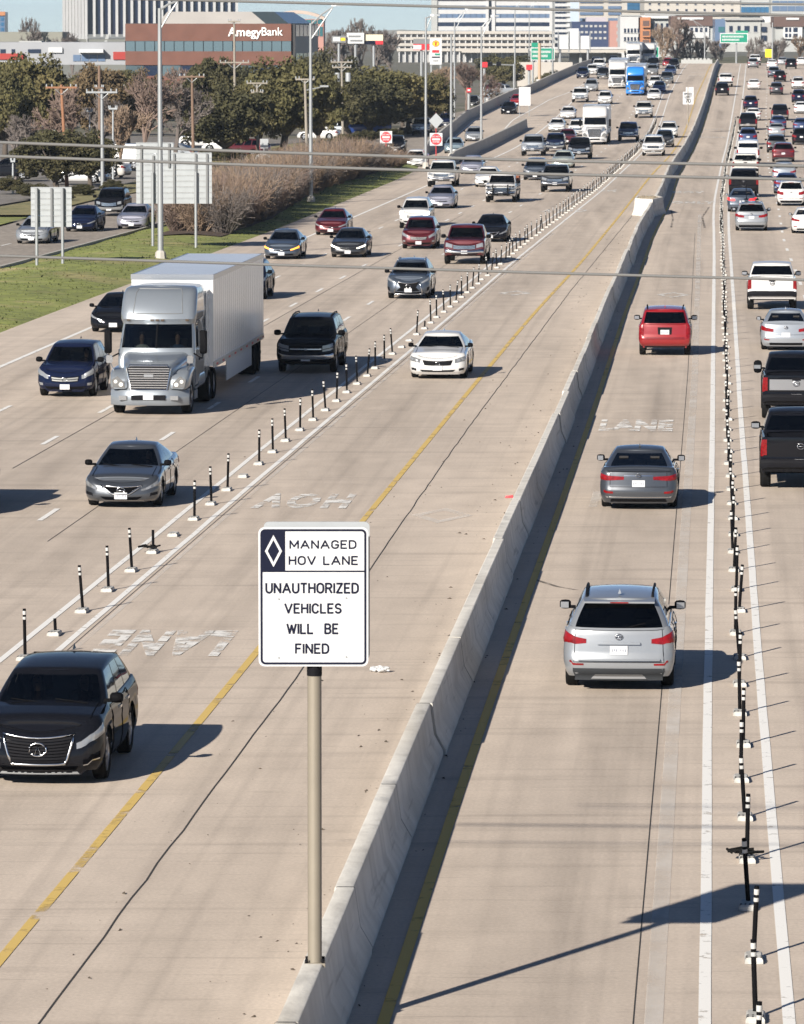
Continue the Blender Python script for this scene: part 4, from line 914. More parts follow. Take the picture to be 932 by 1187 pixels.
SPEC['big_suv'] = car_spec(suv(L=5.55, W=2.01, z0=.36, Rw=.38, xf=1.75, xr=-1.60, ff=BOXF, ztop=BIGZ, rf=.24, bow=.10, rr=.18, cab=(1.40, -2.68, .66, -2.42, 1.80, .92, .74), win=((.04, .28), (.31, .55), (.59, .95)), doors=((1.15, .0), (-.04, -.95)), rails=M_DARK, spoiler=False, mirror=1.25, mirblack=True, plate_f=.30, plate_r=.36, seats=(.1, -.9), parts=(
    ('both', 'f', 'headlight', hl(.58, .98, .74, .90, .74, .90), M_LENS), ('both', 'f', 'turn_signal', hl(.58, .98, .62, .71, .62, .71), M_LENS), ('mid', 'f', 'grille', ((.54, .60), (.54, .92)), M_DARK), ('mid', 'f', 'bumper', ((.95, .26), (.95, .46)), M_CHROME, dict(off=.03)), ('mid', 'f', 'lower_intake', ((.7, .06), (.75, .22)), M_DARK),
    ('both', 'r', 'tail_light', hl(.80, 1.02, .45, .95, .45, .95), M_RED), ('mid', 'r', 'bumper', ((.9, .18), (.9, .40)), M_CHROME, dict(off=.03))), bars=(1, .54, .54, .72, .80, M_CHROME), emblem_f=(.76, .04, 'bar')))
SPEC['boxy_suv'] = car_spec(suv(L=4.55, W=1.86, z0=.36, Rw=.37, xf=1.38, xr=-1.38, ff=BOXF, rf=.26, bow=.10, rr=.20, bowr=.05, ztop=[(2.275, .90), (2.22, 1.02), (2.0, 1.08), (1.5, 1.11), (1.15, 1.13), (.2, 1.14), (-1.5, 1.16), (-2.15, 1.17), (-2.275, 1.14)], cab=(1.12, -2.20, .52, -2.0, 1.66, .86, .72), doors=((.95, -.1), (-.14, -.95)), rails=M_DARK, spoiler=False, mirror=1.2, mirblack=True, parts=(
    ('both', 'f', 'headlight', hl(.54, .80, .66, .90, .66, .90), M_LENS), ('mid', 'f', 'grille', ((.48, .55), (.48, .90)), M_DARK), ('mid', 'f', 'bumper', ((.88, .16), (.88, .44)), M_GREYTRIM, dict(off=.02)),
    ('both', 'r', 'tail_light', hl(.76, .98, .50, .80, .50, .80), M_RED, dict(subs=(('reversing_lamp', hl(.76, .94, .44, .50, .44, .50), M_LENS, .013),))), ('mid', 'r', 'bumper', ((.86, .08), (.86, .36)), P0, dict(off=.045, pnt=True)), ('mid', 'r', 'tailgate_seam', ((.70, .415), (.70, .43)), M_DARK), ('mid', 'r', 'plate_recess', ((.24, .56), (.26, .86)), M_DARK, dict(off=.004)), ('mid', 'r', 'bumper_trim', ((.74, .0), (.74, .07)), M_DARK)), bars=(5, .46, .46, .57, .88, M_CHROME), plate_r=.66))
PKZ = [(2.92, 1.00), (2.86, 1.14), (2.6, 1.20), (1.8, 1.25), (1.45, 1.27), (.2, 1.28), (-.95, 1.29), (-1.05, 1.33), (-2.92, 1.35)]
FRP = [(0, .10), (.2, .0), (.36, .0), (.40, .06), (.9, .05), (1, .06)]
def pickup(**k):
    T = dict(L=5.86, W=2.03, z0=.42, zbump=.05, Rw=.41, arch=.09, tw=.27, xf=1.93, xr=-1.75, ztop=PKZ, ff=BOXF, fr=FRP, rf=.26, bow=.10, rr=.10, bowr=.02, fs=[(0, .06), (.12, .02), (.35, 0), (.7, .0), (.9, .02), (1, .05)], crown=.05,
             cab=(1.46, -.98, .74, -.74, 1.85, .94, .79), rearwin=(2, 6), crad=.10, win=((.05, .48), (.53, .93)), doors=((1.2, .15), (.11, -.85)), bed=(.80, -1.02), plate_f=.28, plate_r=.28, spoiler=False, rails=None, mirror=1.3, mirblack=True, fin=False, seats=(.15, -.6))
    T.update(k); return T
PKR = (('both', 'r', 'tail_light', hl(.86, 1.04, .48, .93, .48, .93), M_RED), ('mid', 'r', 'tailgate', ((.84, .43), (.84, .985)), P0, dict(off=.006, pnt=True)), ('mid', 'r', 'tailgate_handle', ((.13, .82), (.13, .90)), M_DARK, dict(off=.016)))
PKF = (('both', 'f', 'headlight', hl(.60, .96, .60, .90, .62, .90), M_LENS), ('mid', 'f', 'lower_intake', ((.6, .04), (.7, .16)), M_DARK))
SPEC['pickup'] = car_spec(pickup(parts=PKF + PKR + (('mid', 'f', 'grille', ((.56, .52), (.56, .90)), M_DARK), ('mid', 'f', 'bumper', ((.95, .20), (.95, .46)), M_CHROME, dict(off=.035)), ('mid', 'r', 'bumper', ((.98, .14), (.98, .38)), M_DARK, dict(off=.07))), bars=(3, .54, .54, .54, .88, M_CHROME), emblem_r=(.74, .07)))
SPEC['pickup_chrome'] = car_spec(pickup(mirh=1.9, mirror=1.35, parts=PKF + PKR + (('mid', 'f', 'grille', ((.58, .50), (.58, .92)), M_CHROME), ('mid', 'f', 'bumper', ((.95, .20), (.95, .46)), M_CHROME, dict(off=.035)), ('mid', 'r', 'bumper', ((.98, .14), (.98, .38)), M_DARK, dict(off=.07)), ('mid', 'r', 'tailgate_panel', ((.80, .50), (.80, .86)), M_ALU, dict(off=.014))), bars=(3, .54, .54, .54, .88, M_DARK), emblem_r=(.72, .075)))
VZ = [(2.6, .98), (2.5, 1.10), (2.2, 1.20), (1.9, 1.25), (1.2, 1.3), (-2.5, 1.32), (-2.6, 1.3)]
SPEC['van'] = car_spec(suv(L=5.2, W=2.0, z0=.3, Rw=.36, xf=1.7, xr=-1.5, ztop=VZ, cab=(2.1, -2.55, 1.25, -2.45, 2.05, .93, .82), win=((.05, .28),), doors=((1.6, .6),), rails=None, spoiler=False, mirror=1.3, mirblack=True, rearwin=(2, 5), fin=False, parts=(
    ('both', 'f', 'headlight', hl(.55, 1.0, .6, .8, .6, .85), M_LENS), ('mid', 'f', 'grille', ((.45, .55), (.5, .8)), M_DARK), ('mid', 'f', 'bumper', ((.95, .14), (.95, .36)), M_GREYTRIM, dict(off=.02)), ('both', 'r', 'tail_light', hl(.86, 1.05, .5, .95, .5, .95), M_RED), ('mid', 'r', 'bumper', ((.9, .1), (.9, .3)), M_DARK, dict(off=.03)))))
# ================================================================== heavy trucks
def rring(x, hy, z0, z1, r=.18, n=5):
    zc, hz = (z0 + z1) / 2, (z1 - z0) / 2; return [(x, p[0], zc + p[1]) for p in rrect(hy, hz, min(r, hy * .9, hz * .9), n)]
def semi_spec(trailer_len=15.6, h=3.95, with_trailer=True, high=True, daycab=False):
    sp = Spec(); sp.half = 0.0; sp.halfr = 0.0
    cabr = -3.6 if daycab else -5.3
    # cab and sleeper with roof fairing
    rt = 3.72 if high else 2.95
    lv = [(.78, -1.95, cabr, 1.16, .1, .05, .1, .02), (1.55, -1.95, cabr, 1.18, .1, .10, .1, .02), (1.82, -1.98, cabr, 1.17, .16, .22, .1, .02), (1.92, -2.02, cabr, 1.16, .16, .24, .1, .02), (2.3, -2.24, cabr, 1.13, .16, .24, .1, .02), (2.62, -2.43, cabr, 1.10, .16, .24, .1, .02), (2.70, -2.40, cabr, 1.13, .2, .24, .1, .02)]
    if high:
        lv += [(2.78, -2.34, cabr, 1.15, .22, .20, .1, .02), (2.95, -2.40, cabr, 1.16, .25, .16, .1, .02), (3.3, -2.62, cabr, 1.15, .28, .16, .1, .02), (3.55, -2.86, cabr - .0, 1.13, .28, .18, .1, .02), (3.68, -3.10, cabr, 1.08, .3, .2, .1, .02), (3.73, -3.45, cabr + .05, .98, .3, .2, .1, .02)]
    else: lv += [(2.80, -2.5, cabr, 1.08, .25, .2, .1, .02), (2.88, -2.7, cabr + .05, .95, .25, .2, .1, .02)]
    side = np.array([0, .04, .1, .2, .3, .36, .42, .6, .8, 1.0]); H = House(lv, side); H.N = len(H.rows[0])
    iw = 7; w0, w1 = H.si(.1), H.si(.3)
    mb = MB(); H.faces(mb, [(3, 5, -iw, iw, False), (3, 5, w0, w1, True)]); H.cap(mb, .03); sp.add('cab', weld(mb.mesh('cab', P0)), paint=True)
    for a, b in ((-iw, 0), (0, iw)): sp.add('windshield', H.pane(3, 5, a, b, .004).mesh('windshield', M_GLASS, True))
    for sg in (1, -1):
        q = MB(); q.loft([[H.P(r, sg * i, .004) for i in range(w0, w1 + 1)] for r in (3, 4, 5)], closed=False, cap=False); sp.add('side_window', q.mesh('side_window', M_TINT))
    mb = MB(); p = Vector(H.P(3, 0)); q = Vector(H.P(5, 0)); mb.tube([p + Vector((.02, 0, 0)), q + Vector((.02, 0, 0))], .025, 6); sp.add('windshield_divider', mb.mesh('windshield_divider', M_BLACK))
    mb = MB(); mb.box(-2.6, -2.3, -.95, .95, 1.55, 1.75); mb.box(cabr + .3, -3.4, -1.0, 1.0, 1.0, 2.4); sp.add('dashboard', mb.mesh('dashboard', M_INT))
    for sg in (.55, -.55):
        mb = MB(); mb.box(-3.25, -3.1, sg - .27, sg + .27, 1.35, 2.15); mb.box(-3.25, -2.75, sg - .27, sg + .27, 1.25, 1.4); sp.add('seat', mb.mesh('seat', M_SEAT), 1)
    if high:                                                     # moulded panel line on the fairing
        ids = list(range(-5, 6)); pth = [H.P(11, i, .006) for i in ids] + [H.P(r, 5, .006) for r in (10, 9)] + [H.P(8, i, .006) for i in ids[::-1]] + [H.P(r, -5, .006) for r in (9, 10)]
        mb = MB(); mb.tube(pth + pth[:1], .012, 5, cap=False); sp.add('fairing_seam', mb.mesh('fairing_seam', M_GREYTRIM), 1)
    # hood
    mb = MB(); secs = [(-.16, .62, .70, 1.36, .1), (-.20, .70, .66, 1.46, .14), (-.5, .80, .66, 1.56, .2), (-1.2, .90, .66, 1.68, .22), (-2.02, 1.02, .66, 1.80, .22)]
    mb.loft([rring(x, hy, z0, z1, r) for x, hy, z0, z1, r in secs]); sp.add('hood', mb.mesh('hood', P0, angle=45), paint=True)
    for sg in (1, -1):
        mb = MB(); rg = []
        for x, y0, y1, z0, z1 in ((-.12, .66, 1.08, .80, 1.05), (-.2, .62, 1.17, .78, 1.18), (-.6, .60, 1.22, .80, 1.34), (-1.0, .6, 1.23, 1.06, 1.38), (-1.5, .6, 1.23, 1.06, 1.40), (-1.9, .7, 1.21, .80, 1.42), (-2.05, .8, 1.19, .70, 1.40)):
            pts = rrect((y1 - y0) / 2, (z1 - z0) / 2, min(.12, (z1 - z0) * .3), 4); rg.append([(x, sg * ((y0 + y1) / 2 + p[0]), (z0 + z1) / 2 + p[1]) for p in pts])
        mb.loft(rg); sp.add('fender', mb.mesh('fender', P0, angle=45), paint=True)
        mb = MB(); mb.loft([[(x, sg * y, z) for y, z in ((.72, .82), (1.08, .85), (1.13, 1.08), (.95, 1.18), (.74, 1.00))] for x in (-.30, -.10)]); bl_ = MB(); bl_.tube([(-.11, sg * .84, .93), (-.08, sg * .84, .93)], .065, 12); bl_.tube([(-.11, sg * 1.0, 1.02), (-.08, sg * 1.0, 1.02)], .055, 12); sp.add('headlight', mb.mesh('headlight', M_LAMPD, angle=40), subs=(('projector', bl_.mesh('projector', M_LAMPIN, angle=40), 1, False),))
        mb = MB(); mb.tube([(-2.1, sg * 1.15, 1.75), (-1.9, sg * 1.42, 1.62), (-1.95, sg * 1.46, 1.9)], .025, 6); mb.loft([rring(x, .10, 1.80, 2.50, .06) if False else [(x, sg * 1.46 + p[0], 2.12 + p[1]) for p in rrect(.11 * s, .36 * s, .06, 4)] for x, s in ((-2.02, .8), (-1.98, 1), (-1.86, 1), (-1.80, .75))]); sp.add('mirror', mb.mesh('mirror', M_BLACK, angle=45))
        mb = MB(); mb.tube([(-.6, sg * 1.12, 1.32), (-.42, sg * 1.22, 1.62)], .02, 5); mb.loft([[(x, sg * 1.23 + p[0], 1.68 + p[1]) for p in rrect(.09, .12, .05, 4)] for x in (-.46, -.36)]); sp.add('hood_mirror', mb.mesh('hood_mirror', M_CHROME, angle=45), 1)
        mb = MB(); mb.loft([rring(x, .33, .55, 1.15, .25) for x in (-3.0, -4.7)]); me = mb.mesh('fuel_tank', P0, angle=45)
        for v in me.vertices: v.co.y += sg * .88
        sp.add('fuel_tank', me, paint=True)
        mb = MB(); mb.box(-2.95, -2.2, sg * .8, sg * 1.16, .35, .62); mb.box(-2.95, -2.2, sg * .9, sg * 1.18, .68, .74); sp.add('step', mb.mesh('step', P0), paint=True)
        s0, s1 = 2.1, 3.3
        mb = MB(); mb.box(-3.28, -2.25, sg * 1.172, sg * 1.19, .85, 1.86); hb = MB(); hb.box(-3.2, -3.05, sg * 1.19, sg * 1.22, 1.5, 1.56); sp.add('door', mb.mesh('door', P0), 1, paint=True, subs=(('handle', hb.mesh('handle', M_BLACK), 1, False),))
        if high:
            mb = MB(); mb.box(cabr - .95, cabr, sg * 1.13, sg * 1.16, .8, 3.5); sp.add('side_extender', mb.mesh('side_extender', P0), paint=True)
    # bumper, grille
    mb = MB(); rg = []
    for y in np.linspace(-1.19, 1.19, 19):
        d = -.02 - .42 * abs(y / 1.19) ** 3.5; rg.append([(d - .25, y, .30), (d - .02, y, .30), (d + .02, y, .36), (d + .02, y, .62), (d - .05, y, .76), (d - .25, y, .80)])
    mb.loft(rg); sp.add('bumper', mb.mesh('bumper', P0, angle=40), paint=True)
    mb = MB(); mb.box(.0, .03, -.52, .52, .47, .62); sp.add('bumper_intake', mb.mesh('bumper_intake', M_DARK))
    for sg in (1, -1): mb = MB(); mb.box(-.12, -.005, sg * .78 - .12, sg * .78 + .12, .47, .60); sp.add('fog_lamp', mb.mesh('fog_lamp', M_LENS))
    gp = [(-.55, .76), (.55, .76), (.66, 1.42), (.58, 1.50), (-.58, 1.50), (-.66, 1.42)]
    mb = MB(); mb.prism(gp, -.19, -.13, 'x'); sp.add('grille', mb.mesh('grille', M_DARK))
    mb = MB(); mb.tube([(-.12, p[0], p[1]) for p in gp + gp[:2]], .04, 6, cap=False); sp.add('grille_frame', mb.mesh('grille_frame', M_CHROME, angle=60))
    mb = MB()
    for kq in range(9): z = .82 + .072 * kq; w = .55 + .11 * (z - .76) / .7; mb.box(-.14, -.105, -w, w, z, z + .034)
    sp.add('grille_bars', mb.mesh('grille_bars', M_CHROME))
    mb = MB(); mb.box(-.10, -.08, -.14, .14, 1.16, 1.24); sp.add('emblem', mb.mesh('emblem', M_ALU), 1)
    mb = MB(); mb.box(.03, .05, -.155, .155, .48, .63); sp.add('license_plate', mb.mesh('license_plate', M_PLATE), 1)
    for y in (-.9, -.16, 0, .16, .9): mb = MB(); xx = -2.36 if high else -2.42; mb.box(xx - .05 - .18 * (abs(y) / 1.1) ** 2, xx + .03 - .18 * (abs(y) / 1.1) ** 2, y - .05, y + .05, 2.72, 2.78); sp.add('marker_light', mb.mesh('marker_light', mat('marker_lens', (.06, .04, .025), .3)), 1)
    # chassis and wheels
    mb = MB(); mb.box(cabr - 2.4, -.5, -.42, .42, .55, .95); sp.add('chassis', mb.mesh('chassis', M_BLACK))
    ty, rim, bk = wheel_meshes(.51, .30, 10, True); dty = wheel_meshes(.51, .56, 10, True)
    for sg in (1, -1): sp.add('wheel', ty, loc=(-1.28, sg * 1.03, .51), rot=(0, 0, 0 if sg > 0 else math.pi), subs=(('rim', rim, 0, False),))
    for xw in (cabr - .7, cabr - 2.0):
        for sg in (1, -1): sp.add('wheel', dty[0], loc=(xw, sg * .93, .51), rot=(0, 0, 0 if sg > 0 else math.pi), subs=(('rim', dty[1], 0, False),))
    if with_trailer:
        x0 = cabr - .95; x1 = x0 - trailer_len; mb = MB(); mb.box(x1, x0, -1.28, 1.28, 1.10, h)
        tr = mb.mesh('trailer', mat('trailer_white', (.72, .73, .74), .28, metal=.45, var=.05, vscale=.4, bump=.06, bscale=2.5)); subs = []
        mb = MB(); n = int(trailer_len / .6)
        for kq in range(n + 1):
            x = x1 + trailer_len * kq / n
            for sg in (1, -1): mb.box(x - .012, x + .012, sg * 1.275, sg * 1.286, 1.25, h - .15)
        subs.append(('side_rib', mb.mesh('side_rib', MATS['trailer_white']), 0, False))
        mb = MB()
        for sg in (1, -1): mb.box(x1, x0, sg * 1.27, sg * 1.305, h - .14, h + .015); mb.box(x1, x0, sg * 1.27, sg * 1.305, 1.05, 1.24)
        mb.box(x0 - .02, x0 + .02, -1.3, 1.3, h - .14, h + .02); subs.append(('rail', mb.mesh('rail', M_ALU), 0, False))
        mb = MB()
        for sg in (1, -1): mb.box(x1 + 3.6, x0 - 4.2, sg * 1.22, sg * 1.25, .38, 1.08)
        subs.append(('side_skirt', mb.mesh('side_skirt', mat('skirt', (.50, .51, .52), .5)), 0, False))
        mb = MB()
        for xw in (x1 + 1.3, x1 + 2.6):
            for sg in (1, -1): mb.tube([(xw, sg * .70, .51), (xw, sg * 1.26, .51)], .51, 20)
        subs.append(('tyre', mb.mesh('tyre', M_RUBBER, angle=40), 0, False))
        mb = MB(); mb.box(x1 + .1, x1 + .14, -1.2, -.6, .25, 1.0); mb.box(x1 + .1, x1 + .14, .6, 1.2, .25, 1.0); mb.box(x1, x1 + .1, -1.2, 1.2, .55, .65); subs.append(('mud_flap', mb.mesh('mud_flap', M_BLACK), 0, False))
        for cc_, mm_ in ((0, M_SIGNR), (1, M_SIGNW)):
            mb = MB()
            for kq in range(int(trailer_len / .9)):
                if kq % 2 == cc_:
                    for sg in (1, -1): mb.box(x1 + kq * .9, x1 + kq * .9 + .5, sg * 1.30, sg * 1.312, 1.10, 1.16)
            subs.append(('reflective_tape', mb.mesh('reflective_tape', mm_), 1, False))
        mb = MB(); mb.box(x0, x0 + .06, -.35, .35, h - .75, h - .45);  subs.append(('hose_box', mb.mesh('hose_box', M_DARK), 1, False))
        sp.add('trailer', tr, subs=tuple(subs))
    return sp
SPEC['semi'] = semi_spec()
SPEC['semi_low'] = semi_spec(13.0, 3.9, True, True)
SPEC['day_truck'] = semi_spec(7.5, 3.75, True, True, True)
# moving-box body used on small trucks
def box_truck_spec():
    sp = Spec(); base = SPEC['van']; sp.half = 3.4; sp.halfr = 3.4
    T = dict(base.T); 
    mb = MB(); mb.loft([rring(x, hy, z0, z1, r) for x, hy, z0, z1, r in ((3.4, .7, .6, 1.1, .15), (3.25, .95, .5, 1.3, .2), (2.7, 1.0, .5, 1.45, .2), (2.3, 1.0, .5, 1.5, .2), (1.4, 1.0, .5, 1.5, .1))])
    mb.loft([rring(x, hy, 1.3, z1, r) for x, hy, z1, r in ((2.55, .85, 1.5, .1), (1.95, .88, 2.15, .2), (1.3, .9, 2.2, .2))]); sp.add('cab', mb.mesh('cab', P0, angle=45), paint=True)
    mb = MB(); mb.add([(2.52, -.8, 1.52), (2.52, .8, 1.52), (2.0, .76, 2.08), (2.0, -.76, 2.08)], [(0, 1, 2, 3)]); me = mb.mesh('windshield', M_TINT)
    for v in me.vertices: v.co.x += .05
    sp.add('windshield', me)
    mb = MB(); mb.box(-3.4, 1.35, -1.12, 1.12, .85, 3.05); sp.add('cargo_box', mb.mesh('cargo_box', P0), paint=True)
    mb = MB(); mb.box(-3.42, -3.39, -1.02, 1.02, .98, 2.9); sp.add('rear_door', mb.mesh('rear_door', M_SIGNW))
    mb = MB(); mb.box(-3.5, -3.3, -1.1, 1.1, .45, .62); sp.add('bumper', mb.mesh('bumper', M_DARK))
    for sg in (1, -1): mb = MB(); mb.box(-3.44, -3.4, sg * .95 - .08, sg * .95 + .08, .66, .80); sp.add('tail_light', mb.mesh('tail_light', M_RED))
    for sg in (1, -1): mb = MB(); mb.box(2.0, 2.1, sg * 1.1 - .1, sg * 1.1 + .12, 1.5, 1.85); sp.add('mirror', mb.mesh('mirror', M_BLACK))
    ty, rim, bk = wheel_meshes(.40, .28, 8, True)
    for xw in (2.5, -1.9):
        for sg in (1, -1): sp.add('wheel', ty, loc=(xw, sg * .9, .40), rot=(0, 0, 0 if sg > 0 else math.pi), subs=(('rim', rim, 0, False),))
    mb = MB(); mb.box(-3.2, 3.0, -.5, .5, .5, .86); sp.add('chassis', mb.mesh('chassis', M_BLACK)); return sp
SPEC['box_truck'] = box_truck_spec()

# ================================================================== people behind the wheel
M_SKIN = mat('skin', (.42, .24, .16), .55); M_HAIR = mat('hair', (.03, .02, .015), .6)
def seated_person():
    V_ = [((0, 0, 0), .16), ((.02, 0, .22), .155), ((-.02, 0, .42), .16), ((-.03, 0, .52), .06), ((0, 0, .60), .055), ((.02, 0, .68), .085), ((.02, 0, .78), .09), ((.01, 0, .85), .06)]
    E = [(i, i + 1) for i in range(len(V_) - 1)]
    def chain(start, pts):
        prev = start
        for p, r in pts: V_.append((p, r)); E.append((prev, len(V_) - 1)); prev = len(V_) - 1
        return prev
    for sg in (1, -1):
        chain(2, [((-.02, sg * .17, .44), .075), ((.10, sg * .25, .22), .052), ((.22, sg * .24, .14), .045), ((.42, sg * .17, .26), .034), ((.49, sg * .16, .29), .03), ((.54, sg * .13, .31), .016)])
        chain(0, [((.12, sg * .10, -.02), .10), ((.42, sg * .13, .02), .08), ((.52, sg * .13, -.12), .06), ((.60, sg * .13, -.40), .045), ((.72, sg * .13, -.42), .04)])
    chain(6, [((.115, 0, .745), .018)])
    me = bpy.data.meshes.new('person_body'); me.from_pydata([v[0] for v in V_], E, []); o = bpy.data.objects.new('tmp', me); COL.objects.link(o)
    sk = o.modifiers.new('skin', 'SKIN'); 
    for i, (p, r) in enumerate(V_): me.skin_vertices[0].data[i].radius = (r, r)
    me.skin_vertices[0].data[0].use_root = True
    ss = o.modifiers.new('sub', 'SUBSURF'); ss.levels = 1; ss.render_levels = 1
    dg = bpy.context.evaluated_depsgraph_get(); out = bpy.data.meshes.new_from_object(o.evaluated_get(dg)); bpy.data.objects.remove(o)
    out.materials.clear(); out.materials.append(mat('shirt', (.18, .19, .22), .9)); out.materials.append(M_SKIN); out.materials.append(mat('trousers', (.03, .035, .05), .9))
    for p in out.polygons:
        c = p.center; p.use_smooth = True
        p.material_index = 1 if (c.z > .53 or (c.x > .26 and c.z > .1)) else (2 if c.z < .05 and c.x > .1 or c.z < -.05 else 0)
    mb = MB(); rows = []
    for t, r in ((.70, .085), (.78, .105), (.86, .098), (.905, .06)): rows.append([(-.015 + (r * 1.05) * math.cos(a) - (.03 if t < .8 else 0), r * math.sin(a), t) for a in np.linspace(.25 * math.pi if t < .84 else 0, (1.75 if t < .84 else 2) * math.pi, 14)])
    mb.loft(rows, closed=False); hair = mb.mesh('hair', M_HAIR, True)
    mf = MB()
    for sg in (.034, -.034): mf.box(.098, .108, sg - .012, sg + .012, .775, .785)
    mf.box(.104, .110, -.022, .022, .695, .703); face = mf.mesh('face_features', M_HAIR)
    return out, hair, face
PM = seated_person()
def person(veh, local, label, shirt=None):
    M = Matrix.Translation(veh.location) @ Matrix.Rotation(veh.rotation_euler.z, 4, 'Z'); p = M @ Vector(local)
    o = link('person', PM[0]); o.location = p; o.rotation_euler = (0, 0, veh.rotation_euler.z); tag(o, label, 'person', 'people in vehicles')
    if shirt: o.material_slots[0].link = 'OBJECT'; o.material_slots[0].material = shirt
    link('hair', PM[1], o); link('face_features', PM[2], o)

